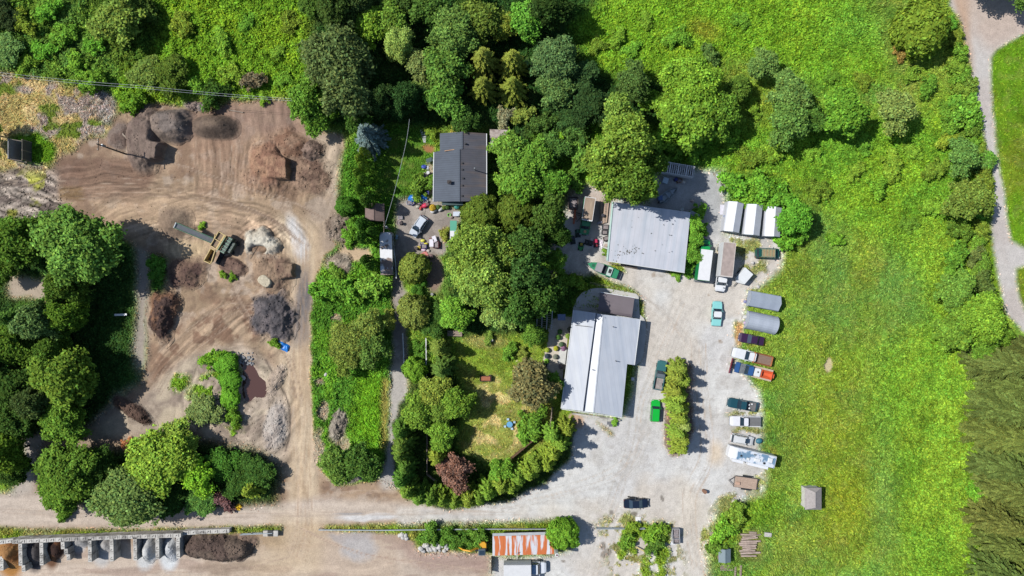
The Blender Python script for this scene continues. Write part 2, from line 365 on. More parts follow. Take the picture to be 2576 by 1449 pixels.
# dry grass, top left
m = mask([(-20, 185), (40, 190), (150, 212), (230, 225), (300, 265), (290, 330), (220, 350), (120, 440), (-20, 425)], 2)
paint(m, (178, 164, 100), 1, 22, 0.15); tint(m * nm(3, 72, 0.46, 0.56), (206, 186, 130)); tint(m * nm(4, 73, 0.52, 0.6), (110, 134, 44)); tint(m * nm(3, 74, 0.56, 0.62), (172, 160, 146))
paint(ell(85, 375, 62, 42, 10, 0.3, 2), (96, 146, 18), 30, 10, 0.3)
for e in ((245, 240, 30, 9, 8), (275, 262, 18, 26, -15), (60, 225, 22, 9, 10), (260, 285, 40, 24, 40)): tint(ell(*e, 0.6) * 0.8, (166, 156, 150))

# ---- bare soil yard
DIRT = [(-20, 432), (60, 425), (112, 440), (150, 400), (200, 372), (225, 352), (262, 348), (285, 330), (283, 298), (318, 282), (345, 272), (400, 262), (470, 272), (520, 288), (562, 272), (580, 255), (660, 250), (722, 262), (742, 285), (770, 312), (812, 332), (858, 340), (868, 380), (868, 430), (862, 500), (848, 550), (842, 610), (870, 640), (820, 636), (800, 690), (788, 760), (784, 860), (786, 990), (790, 1060), (796, 1120), (806, 1190), (850, 1222), (915, 1212), (958, 1205), (1000, 1235), (1040, 1262), (1040, 1500), (-60, 1500), (-60, 1262), (40, 1245), (80, 1215), (100, 1160), (60, 1100), (230, 1075), (300, 1010), (350, 960), (372, 900), (370, 760), (380, 690), (378, 640), (330, 620), (290, 590), (200, 545), (100, 560), (-20, 545)]
m = mask(DIRT, 1); paint(m, (166, 142, 116))
tint(m * nm(12, 80, 0.42, 0.6), (182, 156, 130)); tint(m * nm(4, 81, 0.5, 0.62) * 0.7, (142, 114, 94))
tint(m * nm(2.4, 82, 0.58, 0.68) * 0.7, (186, 168, 150)); tint(m * nm(1.1, 83, 0.6, 0.7) * 0.5, (122, 100, 86))
# west end: pale clods and weeds
q = mask([(-20, 430), (150, 430), (160, 520), (60, 600), (-20, 620)], 4); tint(q * 0.8, (160, 150, 140)); tint(q * nm(2, 84, 0.5, 0.58, 0.6, 1.4), (112, 100, 92)); tint(q * nm(4, 85, 0.55, 0.62), (140, 140, 60))
tint(mask([(150, 395), (330, 400), (395, 440), (360, 500), (210, 505), (150, 500)], 2) * 0.8, (132, 104, 88))
tint(mask([(148, 470), (210, 470), (212, 504), (148, 500)], 1, 0.3) * 0.8, (128, 104, 72))
tint(mask([(490, 260), (720, 260), (770, 340), (640, 340), (600, 360), (420, 350)], 3) * 0.7, (150, 124, 110))
tint(mask([(480, 340), (640, 330), (680, 480), (500, 480)], 4) * 0.6, (164, 134, 112))
tint(mask([(770, 320), (860, 340), (866, 420), (850, 500), (820, 480), (790, 400)], 3) * 0.8, (196, 178, 156))
tint(mask([(800, 480), (860, 500), (845, 640), (800, 640), (770, 540)], 4) * 0.7, (176, 158, 140))
tint(mask([(200, 500), (460, 470), (640, 520), (760, 540), (700, 600), (560, 560), (460, 640), (380, 620), (300, 560)], 8) * 0.55, (190, 164, 136)); tint(mask([(560, 850), (470, 900), (400, 970), (430, 900), (520, 830), (600, 800)], 5) * .5, (196, 172, 142))
tint(mask([(420, 570), (620, 540), (720, 560), (640, 600), (560, 660), (440, 640)], 4) * 0.5, (178, 152, 128))
tint(ell(470, 625, 55, 22, 0, 0.7) * 0.8, (204, 180, 144))
# vertical haul track
TRACK = [(700, 540), (800, 560), (812, 640), (795, 700), (786, 780), (784, 900), (790, 1100), (800, 1230), (800, 1330), (720, 1330), (732, 1200), (726, 1050), (705, 960), (700, 880), (620, 840), (500, 840), (560, 800), (700, 850), (736, 760), (742, 660), (700, 600)]
m = mask(TRACK, 3, 0.5); tint(m, (202, 178, 148)); tint(m * nm(5, 86, 0.45, 0.6, 3, 0.35) * 0.7, (216, 196, 168))
tint(ell(748, 600, 22, 60, -14, 0.5, 1.5) * 0.9, (216, 210, 204)); tint(ell(748, 590, 10, 40, -14, 0.5) * 0.8, (228, 224, 220))
tint(ell(762, 760, 24, 85, 4, 0.6, 1.5) * 0.95, (136, 126, 120)); tint(ell(766, 745, 10, 50, 4, 0.6) * 0.8, (112, 108, 108)); tint(ell(745, 840, 36, 36, 0, 0.8) * 0.7, (142, 130, 122))
# diagonal track in the south-west
m = mask([(372, 960), (400, 870), (470, 800), (560, 740), (640, 760), (690, 840), (640, 860), (540, 870), (460, 930), (400, 985)], 3)
tint(m * 0.7, (178, 152, 126)); tint(m * nm(2, 87, 0.52, 0.6), (140, 112, 92))
# pond banks and rough ground
m = mask([(440, 920), (520, 880), (620, 870), (690, 930), (712, 985), (730, 1040), (728, 1140), (690, 1220), (620, 1150), (500, 1080), (420, 1085), (200, 1120), (250, 1060), (350, 1010)], 3)
tint(m * 0.9, (184, 168, 150)); tint(m * nm(2.2, 88, 0.5, 0.6, 1, 1) * 0.8, (150, 134, 120)); tint(m * nm(5, 89, 0.55, 0.62) * 0.6, (206, 190, 164))
for e in ((540, 960, 80, 30, -40), (455, 965, 30, 22, -30), (590, 1070, 40, 16, 60), (540, 1000, 20, 60, 20)):
    paint(ell(*e, 0.5, 2) * nm(2, 90, 0.42, 0.52), (104, 146, 30), 26, 8, 0.25)
stroke(spline([(668, 905), (698, 960), (724, 1010), (730, 1080), (718, 1135)]), 3.0, (96, 84, 76), 0.85)
# main gravel road and lower yard
ROAD = [(-60, 1240), (100, 1240), (300, 1275), (520, 1275), (700, 1268), (800, 1250), (1000, 1262), (1180, 1272), (1300, 1250), (1440, 1250), (1500, 1300), (1240, 1308), (900, 1312), (700, 1322), (400, 1330), (200, 1326), (-60, 1324)]
paint(mask(ROAD, 2, 0.5), (204, 188, 172)); 
m = mask([(-60, 1385), (720, 1385), (720, 1330), (810, 1335), (980, 1345), (1060, 1390), (1235, 1390), (1235, 1500), (-60, 1500)], 3, 0.5)
paint(m, (198, 178, 158)); tint(m * nm(8, 91, 0.45, 0.6), (206, 188, 170)); tint(m * nm(3, 92, 0.56, 0.66, 0.35, 2) * 0.6, (172, 148, 134))
tint(mask([(1000, 1345), (1060, 1385), (1232, 1390), (1232, 1440), (1080, 1440), (1020, 1400)], 3) * 0.8, (172, 146, 134))
tint(ell(900, 1378, 45, 30, 0, 0.5, 2) * 0.85, (188, 184, 182)); tint(ell(880, 1350, 60, 12, 0, 0.6, 2) * 0.8, (180, 172, 168))
tint(ell(930, 1302, 75, 9, 0, 0.5, 1) * 0.9, (216, 214, 212)); tint(ell(880, 1292, 40, 3, -2, 0.6, .5) * 0.9, (168, 164, 162))
tint(ell(560, 1425, 90, 16, 0, 0.6, 2) * 0.6, (152, 132, 114)); tint(mask([(690, 1290), (830, 1290), (800, 1449), (600, 1449), (660, 1390)], 5) * 0.5, (208, 184, 148))
for e in ((26, 1400, 34, 60, (176, 126, 70)), (86, 1404, 24, 34, (98, 90, 88)), (130, 1395, 20, 36, (120, 88, 66)), (190, 1375, 26, 18, (196, 192, 190)), (255, 1390, 24, 34, (196, 192, 188)), (310, 1390, 26, 34, (208, 190, 172)), (366, 1395, 24, 40, (206, 206, 204)), (424, 1395, 24, 42, (212, 214, 214))):
    tint(ell(*e[:4], 0, 0.5, 0.5), e[4])
# verge grass north of the bays and by the rail
for q in ([(-20, 1326), (60, 1328), (140, 1334), (300, 1330), (500, 1328), (700, 1321), (712, 1328), (708, 1338), (500, 1342), (300, 1346), (60, 1356), (-20, 1358)], [(812, 1324), (900, 1320), (960, 1322), (1000, 1315), (1150, 1312), (1240, 1308), (1300, 1318), (1400, 1305), (1440, 1312), (1448, 1340), (1430, 1375), (1380, 1345), (1240, 1345), (1235, 1385), (1190, 1388), (1050, 1362), (1000, 1342), (820, 1330)]):
    m = mask(q, 1, 0.7); paint(m, (112, 142, 36), 26, 12, 0.4); tint(m * nm(3, 93, 0.5, 0.6), (132, 140, 60))
paint(mask([(60, 1334), (140, 1336), (140, 1346), (60, 1350)], 2) * 0.7, (170, 156, 130))
paint(mask([(1060, 1330), (1240, 1322), (1240, 1345), (1190, 1390), (1100, 1370), (1040, 1350)], 2), (72, 118, 36), 40, 2, 0.8)
# ---- pale gravel yard
YARD = [(1640, 455), (1705, 425), (1790, 430), (1815, 450), (1818, 590), (1965, 598), (1968, 620), (1960, 680), (1905, 720), (1878, 730), (1870, 790), (1858, 850), (1850, 890), (1880, 960), (1905, 985), (1918, 1080), (1905, 1130), (1930, 1190), (1912, 1238), (1850, 1260), (1800, 1285), (1775, 1330), (1770, 1500), (1238, 1500), (1238, 1400), (1385, 1400), (1440, 1380), (1448, 1320), (1430, 1300), (1240, 1308), (1000, 1312), (1000, 1280), (1200, 1280), (1320, 1240), (1420, 1160), (1440, 1060), (1450, 1040), (1565, 1050), (1590, 1000), (1600, 920), (1618, 870), (1622, 800), (1612, 745), (1560, 715), (1500, 700), (1400, 690), (1385, 650), (1400, 590), (1425, 520), (1440, 480), (1500, 470), (1545, 500), (1640, 510)]
m = mask(YARD, 2, 0.8); paint(m, (213, 210, 206))
tint(m * nm(9, 94, 0.45, 0.6), (221, 219, 214)); tint(m * nm(3, 95, 0.56, 0.66) * 0.6, (198, 193, 186)); tint(m * nm(14, 96, 0.5, 0.62) * 0.6, (214, 202, 186)); tint(m * nm(0.9, 97, 0.62, 0.7) * 0.35, (178, 172, 164))
tint(mask([(1420, 470), (1540, 480), (1535, 560), (1440, 560)], 4) * 0.6, (196, 168, 146))
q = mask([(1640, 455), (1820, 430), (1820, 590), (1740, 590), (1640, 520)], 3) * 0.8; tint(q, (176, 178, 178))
tint(mask([(1720, 1200), (1790, 1290), (1770, 1500), (1700, 1500)], 5) * 0.6, (222, 210, 192))
# weedy edges of the yard
for e in ((1870, 620, 60, 22, 0), (1895, 670, 30, 45, 20), (1890, 715, 30, 16, 0), (1855, 835, 16, 22, 0), (1905, 868, 30, 7, -10), (1880, 905, 40, 8, -12), (1880, 1035, 45, 8, -8), (1890, 1080, 40, 7, 0), (1900, 985, 30, 14, 0), (1900, 1215, 26, 22, 0), (1930, 1150, 22, 40, 0), (1840, 1262, 50, 16, -20), (1780, 1350, 12, 50, 0), (1555, 1310, 50, 20, 0)):
    paint(ell(*e, 0.7, 2.5) * nm(2.4, 98, 0.44, 0.54) * 0.9, (132, 146, 56), 16, 14, 0.2)
tint(ell(1858, 842, 11, 28, 5, 0.6) * 0.9, (206, 164, 116)); tint(ell(1800, 1140, 18, 30, 0, 1.0) * 0.7, (222, 200, 170))
q = mask([(1500, 1300), (1600, 1290), (1700, 1320), (1720, 1400), (1700, 1500), (1560, 1500), (1520, 1400), (1496, 1330)], 5)
paint(q * nm(1.2, 99, 0.52, 0.6), (138, 142, 84), 10, 10, 0.15)
for e in ((1628, 1342, 62, 30, 0), (1600, 1370, 48, 26, 20), (1650, 1395, 40, 36, 20), (1640, 1435, 30, 18, 0), (1560, 1392, 14, 20, 0)):
    paint(ell(*e, 0.4, 2.5) * nm(2.5, 100, 0.36, 0.46), (110, 144, 34), 36, 6, 0.5)
for e in ((1516, 1374, 7, 10, 0), (1528, 1388, 10, 10, 0), (1518, 1394, 8, 9, 0), (1418, 1412, 5, 4, 20), (1537, 1289, 5, 5, 0), (1595, 1292, 9, 5, 0), (1665, 1253, 5, 9, -30)): tint(ell(*e, 0.3, .4) * 0.85, (138, 130, 120))
for e in ((1512, 820, 5, 5, 0), (1815, 862, 5, 4, 20), (1813, 861, 3, 3, 0), (1645, 692, 6, 7, 0), (1783, 745, 3, 3, 0), (1705, 815, 3, 3, 0)): tint(ell(*e, 0.5) * 0.6, (160, 140, 118))
# ---- asphalt court and driveway
COURT = [(996, 494), (1096, 500), (1160, 528), (1160, 560), (1130, 572), (1137, 612), (1112, 640), (1080, 650), (1030, 640), (1012, 660), (1012, 720), (1026, 740), (1022, 836), (1023, 930), (1021, 1000), (1014, 1060), (998, 1110), (1000, 1222), (954, 1205), (968, 1130), (976, 1000), (980, 900), (988, 760), (986, 640), (997, 580)]
m = mask(COURT, 1, 0.4); paint(m, (166, 156, 146)); tint(m * nm(4, 101, 0.46, 0.6), (178, 168, 158)); tint(m * nm(1.5, 102, 0.56, 0.66) * 0.7, (144, 134, 126))
tint(mask([(970, 925), (1026, 925), (1020, 1060), (1004, 1230), (955, 1230), (966, 1130)], 2) * 0.85, (194, 188, 180))
stroke([(1058, 500), (1062, 640)], 0.7, (96, 90, 86), 0.8); stroke([(1000, 548), (1130, 556)], 0.7, (110, 104, 100), 0.5)
paint(ell(1092, 690, 22, 46, 0, 0.4), (150, 128, 112)); paint(ell(1145, 595, 14, 26, 0, .5) , (176, 150, 124), 8, 6, .2)
paint(ell(1118, 590, 10, 20, 0, .6), (140, 136, 52), 30, 6, .4)
# strip west of the driveway
STRIP = [(850, 620), (940, 600), (985, 700), (986, 900), (976, 1000), (972, 1130), (960, 1195), (900, 1215), (840, 1215), (806, 1180), (796, 1100), (786, 980), (786, 800), (800, 690), (825, 640)]
m = mask(STRIP, 1, 1); paint(m, (94, 150, 30), 40, 4, 0.7); tint(m * nm(4, 103, 0.45, 0.58), (78, 132, 34))
paint(mask([(900, 940), (970, 950), (966, 1100), (940, 1130), (890, 1080)], 3), (104, 164, 16), 24, 30, 0.4)
for e in ((848, 665, 32, 26, 0), (852, 1075, 22, 40, 15), (812, 1030, 12, 20, 0), (885, 1195, 34, 18, -10), (805, 1130, 14, 50, 0), (850, 800, 12, 10, 0), (805, 955, 12, 9, 0), (895, 630, 40, 14, 10), (870, 1120, 16, 24, 0)):
    paint(ell(*e, 0.5, 2) * 0.9, (170, 156, 134), 5, 5, 0.15)
paint(mask([(962, 950), (978, 950), (972, 1130), (955, 1130)], 1), (150, 150, 74), 4, 20, .15)
m = mask([(850, 480), (862, 380), (900, 330), (1000, 318), (1095, 325), (1095, 495), (1000, 500), (980, 570), (990, 690), (985, 700), (930, 600), (860, 560)], 2); paint(m, (76, 128, 30), 26, 10, 0.5)
paint(mask([(930, 345), (1080, 340), (1080, 480), (1000, 475), (950, 500), (925, 430)], 3), (84, 126, 34), 0, 14, 0.08)
m = mask([(836, 535), (872, 540), (900, 590), (880, 620), (850, 610), (836, 580)], 2); paint(m, (160, 142, 124)); tint(m * nm(1, 104, .5, .6), (112, 96, 84))
paint(ell(895, 640, 42, 18, 8, 0.4), (206, 180, 148)); paint(ell(1082, 372, 14, 10, 0, .7), (168, 120, 80)); paint(mask([(1076, 410), (1092, 410), (1092, 490), (1076, 490)], 1), (188, 172, 150))
# ---- fenced garden
GARD = [(1140, 860), (1200, 850), (1300, 840), (1380, 850), (1390, 900), (1370, 920), (1405, 1010), (1440, 1050), (1400, 1110), (1340, 1130), (1290, 1180), (1240, 1180), (1180, 1130), (1150, 1130), (1160, 1070), (1190, 1020), (1160, 950), (1130, 900)]
m = mask(GARD, 3); paint(m, (128, 156, 48), 0, 18, 0.08)
q = mask([(1200, 960), (1260, 950), (1330, 1030), (1390, 1050), (1330, 1120), (1240, 1150), (1170, 1130), (1195, 1040)], 5); tint(q * 0.6, (162, 162, 86)); tint(q * nm(2, 105, 0.47, 0.6), (200, 186, 122))
tint(m * nm(5, 106, 0.55, 0.64) * 0.7, (150, 156, 70)); tint(ell(1220, 860, 50, 14, 0, .8) * .6, (176, 168, 104))
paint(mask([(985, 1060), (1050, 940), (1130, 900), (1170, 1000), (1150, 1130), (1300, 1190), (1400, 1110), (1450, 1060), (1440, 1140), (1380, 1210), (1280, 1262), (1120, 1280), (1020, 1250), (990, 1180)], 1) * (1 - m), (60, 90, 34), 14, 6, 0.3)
paint(ell(1448, 1060, 20, 18, 0, .5), (206, 176, 150)); paint(mask([(1495, 1060), (1502, 1058), (1545, 1090), (1538, 1096)], 1), (150, 150, 80), 12, 12, .2)
# patio
PATIO = [(1392, 800), (1440, 795), (1438, 880), (1424, 960), (1400, 950), (1372, 925), (1366, 905), (1380, 850), (1378, 830)]
paint(mask(PATIO, 0, 0.2), (216, 206, 190))
# island bed, grass strip round the concrete apron
paint(mask([(1672, 920), (1690, 905), (1740, 915), (1742, 1000), (1745, 1080), (1720, 1145), (1690, 1150), (1668, 1120)], 1, 0.6), (150, 132, 110), 8, 8, 0.2)
m = mask([(1440, 700), (1500, 690), (1560, 715), (1605, 735), (1620, 770), (1625, 810), (1612, 815), (1606, 755), (1590, 742), (1500, 722), (1460, 735), (1440, 780), (1400, 780), (1390, 720)], 1); paint(m, (112, 142, 30), 24, 12, 0.25)
paint(mask([(1395, 690), (1500, 690), (1480, 722), (1450, 745), (1440, 790), (1380, 790)], 2), (66, 104, 30), 26, 8, 0.5)
paint(ell(1700, 685, 26, 6, 0, .6), (120, 146, 40), 20, 8, .3); paint(ell(1555, 690 - 15, 22, 10, 25, .6), (122, 142, 50), 20, 8, .3)
# far-right path
PATH = [(2387, -60), (2387, 13), (2412, 43), (2425, 87), (2442, 167), (2449, 247), (2465, 300), (2479, 367), (2495, 417), (2499, 483), (2492, 560), (2505, 666), (2522, 750), (2532, 790), (2555, 816), (2640, 900), (2700, 920), (2700, 850), (2576, 783), (2560, 743), (2555, 676), (2576, 668), (2700, 660), (2700, 620), (2576, 623), (2542, 606), (2532, 550), (2524, 483), (2520, 467), (2505, 367), (2495, 267), (2490, 173), (2494, 143), (2505, 123), (2540, 102), (2576, 85), (2720, 60), (2720, -60)]
m = mask(PATH, 1, 0.35); paint(m, (206, 200, 194)); tint(m * nm(4, 107, 0.46, 0.6) * .6, (196, 184, 176)); tint(mask([(2387, -40), (2412, 43), (2425, 87), (2449, 220), (2440, 60), (2440, -40)], 2, .4), (198, 166, 140))
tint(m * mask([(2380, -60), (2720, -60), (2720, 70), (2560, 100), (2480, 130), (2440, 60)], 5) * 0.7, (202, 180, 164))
# shaded lanes on the left
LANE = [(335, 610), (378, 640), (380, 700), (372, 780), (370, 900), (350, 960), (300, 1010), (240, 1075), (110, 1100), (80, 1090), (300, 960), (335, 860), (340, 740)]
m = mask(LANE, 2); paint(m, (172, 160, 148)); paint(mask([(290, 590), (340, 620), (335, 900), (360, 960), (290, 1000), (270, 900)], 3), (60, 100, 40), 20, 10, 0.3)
paint(mask([(382, 640), (420, 650), (425, 690), (400, 760), (378, 720)], 2), (66, 120, 36), 36, 4, 0.7)
paint(mask([(20, 690), (130, 700), (130, 760), (20, 750)], 2), (186, 170, 150))
paint(mask([(50, 1095), (110, 1090), (100, 1160), (80, 1240), (20, 1250), (60, 1180)], 2), (190, 178, 166))
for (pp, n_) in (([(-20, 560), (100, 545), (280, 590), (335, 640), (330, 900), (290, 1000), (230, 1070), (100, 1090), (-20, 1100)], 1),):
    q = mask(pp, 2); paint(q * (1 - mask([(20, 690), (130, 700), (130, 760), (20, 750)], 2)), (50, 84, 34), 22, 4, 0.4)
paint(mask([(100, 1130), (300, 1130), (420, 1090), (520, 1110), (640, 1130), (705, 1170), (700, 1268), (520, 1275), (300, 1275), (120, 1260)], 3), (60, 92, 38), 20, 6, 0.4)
# scraped and driven texture of the soil
SH = np.zeros((NY, NX))
def streak(m, ang, fine=.5, coarse=7, amp=.2, seed=1, hh=.05, o=3):
    global C, SH
    amp = amp * 1.7
    a = math.radians(ang); u = GX * math.cos(a) + GY * math.sin(a); v = -GX * math.sin(a) + GY * math.cos(a); w = (fb(GX, GY, 9, seed + 50) - .5) * 3
    n = (fb(u / coarse, (v + w) / fine, 1.0, seed, o, .6) - .5) * m; C *= (1 + amp * 2.2 * n)[..., None]; SH += n * hh * 2
def swirl(m, cx, cy, fine=.5, coarse=9, amp=.2, seed=1, hh=.05, ey=1.0):
    global C, SH
    amp = amp * 1.9
    x0, y0 = P(cx, cy); r = np.hypot(GX - x0, (GY - y0) * ey) + (fb(GX, GY, 8, seed + 3) - .5) * 3; th = np.arctan2(GY - y0, GX - x0) * 20
    n = (fb(r / fine, th / coarse, 1.0, seed, 3, .6) - .5) * m; C *= (1 + amp * 2.2 * n)[..., None]; SH += n * hh * 2
dm = mask(DIRT, 2)
streak(mask([(480, 335), (650, 335), (680, 500), (470, 500)], 5) * dm, 88, .45, 6, .34, 3)
streak(mask([(145, 395), (330, 395), (420, 440), (420, 510), (145, 510)], 5) * dm, 2, .4, 9, .34, 4)
streak(mask([(560, 250), (730, 250), (790, 330), (640, 345), (560, 300)], 4) * dm, 100, .5, 5, .34, 5)
streak(mask([(640, 350), (870, 350), (870, 520), (700, 520), (640, 480)], 5) * dm, 75, .45, 5, .34, 15)
swirl(mask([(220, 490), (500, 450), (700, 500), (830, 560), (740, 640), (560, 570), (420, 620), (340, 600), (230, 540)], 6) * dm, 500, 760, .5, 9, .34, 6, .07, 1.3)
swirl(mask([(370, 600), (470, 520), (720, 560), (740, 800), (560, 740), (440, 720)], 6) * dm, 560, 640, .55, 8, .28, 7)
streak(mask([(360, 1000), (400, 860), (560, 730), (700, 740), (720, 900), (600, 850), (480, 900)], 5) * dm, 42, .5, 8, .4, 8, .08)
swirl(mask([(440, 900), (640, 850), (760, 1000), (740, 1180), (560, 1120), (440, 1080)], 5) * dm, 610, 1010, .6, 6, .34, 9, .08)
streak(mask(TRACK, 3) , 88, .6, 12, .14, 10, .02)
streak(mask(ROAD, 3), 0, .6, 12, .10, 11, .02); streak(mask([(-60, 1410), (700, 1400), (1240, 1400), (1240, 1500), (-60, 1500)], 5), 3, .7, 12, .12, 12, .02)
q_ = mask([(-20, 425), (150, 425), (160, 540), (-20, 620)], 5); streak(q_, -22, .35, 4, .9, 13, .16); streak(q_, 15, .5, 3, .5, 14, .1)
for e in ((245, 240, 34, 14, 8), (260, 290, 44, 30, 40), (655, 590, 60, 50, 0)): streak(ell(*e, .5) , 35, .4, 2.5, .6, 16, .1)
streak(np.clip(mask(YARD, 2), 0, 1), 70, 1.2, 14, .06, 17, .0)
# tufted, wind-combed plants: brighter and darker tufts of their own colour
vg = np.clip((WD + GD) / 14, 0, 1); wf = np.clip(WD / 24, 0, 1); gf = vg * (1 - wf)
aw = fb(GX, GY, 14, 130) * 5
u_ = GX * np.cos(aw) + GY * np.sin(aw); v_ = -GX * np.sin(aw) + GY * np.cos(aw)
tuft = (fb(u_ / 2.4, v_ / .8, 1.0, 140, 3, .65) - .5) * gf * 1.0 + (fb(GX, GY, .9, 141, 3, .7) - .5) * wf * .9 + (fb(GX, GY, 4, 142, 3) - .5) * vg * .5
C *= np.clip(1 + tuft, .45, 1.7)[..., None]
yl = np.clip((fb(GX, GY, 1.6, 143, 3) - .56) / .1, 0, 1) * gf * .22; C = C * (1 - yl[..., None]) + np.array(K(150, 152, 82)) * yl[..., None]
# ruts
R = random.Random(5)
def ruts(base, n, spread, c=(128, 106, 90), w=1.1, al=0.55):
    for i in range(n):
        o = R.uniform(-spread, spread); q = R.uniform(-.35, .35)
        pts = spline([(x + o * (1 + q * k / len(base)) + R.uniform(-2, 2), y + o * 0.6 + R.uniform(-2, 2)) for k, (x, y) in enumerate(base)])
        cc = c if R.random() < .6 else (198, 176, 154)
        stroke(pts, R.uniform(0.7, w * 1.3), cc, R.uniform(.35, al), brk=R.uniform(.3, .5), seed=R.randint(1, 99))
ruts([(160, 480), (300, 470), (440, 480), (560, 500), (660, 540), (740, 600)], 26, 38)
ruts([(400, 400), (520, 440), (640, 480), (760, 520), (830, 560)], 16, 30)
ruts([(380, 980), (430, 900), (520, 830), (600, 780), (700, 780)], 26, 26)
ruts([(760, 560), (756, 700), (744, 900), (752, 1100), (762, 1300), (740, 1400)], 30, 22, (176, 148, 120))
ruts([(560, 650), (600, 760), (660, 840), (720, 900), (745, 1000)], 16, 18)
ruts([(500, 340), (505, 400), (510, 460)], 18, 60, (140, 114, 98)); ruts([(620, 340), (610, 400), (600, 450)], 12, 50, (140, 110, 92))
ruts([(420, 560), (500, 520), (600, 520), (700, 560), (720, 620)], 10, 16)
ruts([(0, 1285), (300, 1300), (700, 1295), (1000, 1290), (1300, 1290)], 10, 10, (184, 166, 150)); ruts([(760, 1330), (900, 1390), (1100, 1425), (1230, 1440)], 12, 24, (176, 150, 132))
ruts([(100, 1440), (300, 1435), (560, 1435), (760, 1390)], 8, 10, (176, 152, 134))
ruts([(20, 470), (100, 480), (150, 460)], 26, 40, (104, 92, 84), 1.4, .8); ruts([(1000, 1245), (900, 1240), (800, 1260)], 10, 14, (176, 150, 134))
ruts([(1500, 1450), (1530, 1330), (1560, 1240), (1600, 1120), (1620, 1000), (1680, 860), (1720, 760)], 12, 26, (186, 180, 170), 1.8, .55)
ruts([(1760, 1440), (1740, 1330), (1740, 1240), (1780, 1150), (1770, 1000), (1760, 860)], 12, 20, (186, 176, 164), 1.8, .55)
ruts([(1240, 1275), (1400, 1240), (1560, 1180), (1620, 1080)], 8, 22, (184, 178, 168), 1.8, .5); ruts([(1500, 720), (1640, 760), (1740, 880), (1780, 1060)], 8, 20, (188, 180, 170), 1.8, .5)
for i in range(60):
    x_, y_ = R.uniform(1430, 1880), R.uniform(440, 1440); tint(ell(x_, y_, R.uniform(1.5, 5), R.uniform(1.5, 4), R.uniform(0, 90), .9, 1.5) * R.uniform(.2, .6) * np.clip(mask(YARD, 1), 0, 1), (160, 150, 138))
# heights: soil relief, hummocks below the weeds, wet hollow at the pond
LUMP = np.clip(fb(GX, GY, 1.5, 120, 3, .6) - .22, 0, 1) * 2.3
soil = (1 - np.clip((WD + GD) / 10, 0, 1))
GZ = VH * LUMP * 1.0 + SH + soil * (fb(GX, GY, 3.5, 121, 5) - 0.5) * 0.22 * np.clip(mask(DIRT, 2), 0, 1)
POND = [(598, 908), (622, 908), (640, 922), (650, 948), (668, 958), (684, 982), (690, 1000), (672, 996), (656, 1008), (640, 998), (628, 1012), (614, 1008), (606, 985), (610, 950)]
GZ -= mask(POND, 2, 0.6) * 0.55
flat = mask([(1500, 690), (1720, 700), (1740, 500), (1520, 480)], 3) + mask([(1400, 770), (1640, 790), (1570, 1070), (1400, 1050)], 3)
GZ *= 1 - np.clip(flat, 0, 1)
def gz(x, y):
    fx = (np.asarray(x) - DX0) / ST; fy = (np.asarray(y) - DY0) / ST
    i = np.clip(fx.astype(int), 0, ix1 - ix0 - 2); j = np.clip(fy.astype(int), 0, iy1 - iy0 - 2); tx = np.clip(fx - i, 0, 1); ty = np.clip(fy - j, 0, 1)
    Z = GZ[iy0:iy1, ix0:ix1]
    return (Z[j, i] * (1 - tx) + Z[j, i + 1] * tx) * (1 - ty) + (Z[j + 1, i] * (1 - tx) + Z[j + 1, i + 1] * tx) * ty
def gzp(dx, dy):
    x, y = P(dx, dy); return float(gz(np.array(x), np.array(y)))
idx = np.arange(NY * NX).reshape(NY, NX)
F = np.stack([idx[:-1, :-1].ravel(), idx[:-1, 1:].ravel(), idx[1:, 1:].ravel(), idx[1:, :-1].ravel()], 1)
V = np.stack([GX.ravel(), GY.ravel(), GZ.ravel()], 1)
gm = ground_mat()
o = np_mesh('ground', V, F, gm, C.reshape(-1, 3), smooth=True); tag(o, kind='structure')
def sheet(name, polys, dz):
    m = np.zeros((NY, NX))
    for q in polys: m = np.maximum(m, mask(q, 0, 0.35))
    cm = (m[:-1, :-1] + m[:-1, 1:] + m[1:, 1:] + m[1:, :-1]) > 3.5
    f = F[cm.ravel()]; u, inv = np.unique(f, return_inverse=True)
    v = V[u].copy(); v[:, 2] += dz
    o = np_mesh(name, v, inv.reshape(-1, 4), gm, C.reshape(-1, 3)[u], smooth=True); tag(o, kind='structure')
sheet('gravel_road', [ROAD], 0.006); sheet('gravel_yard', [YARD], 0.010); sheet('asphalt_driveway', [COURT], 0.006)
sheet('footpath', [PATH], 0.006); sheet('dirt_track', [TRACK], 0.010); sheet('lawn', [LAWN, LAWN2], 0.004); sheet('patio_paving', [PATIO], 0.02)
wp = MB(); wp.prism([P(*q) for q in POND], -0.6, -0.27); tag(wp.build('pond_water', water_mat()), kind='structure')

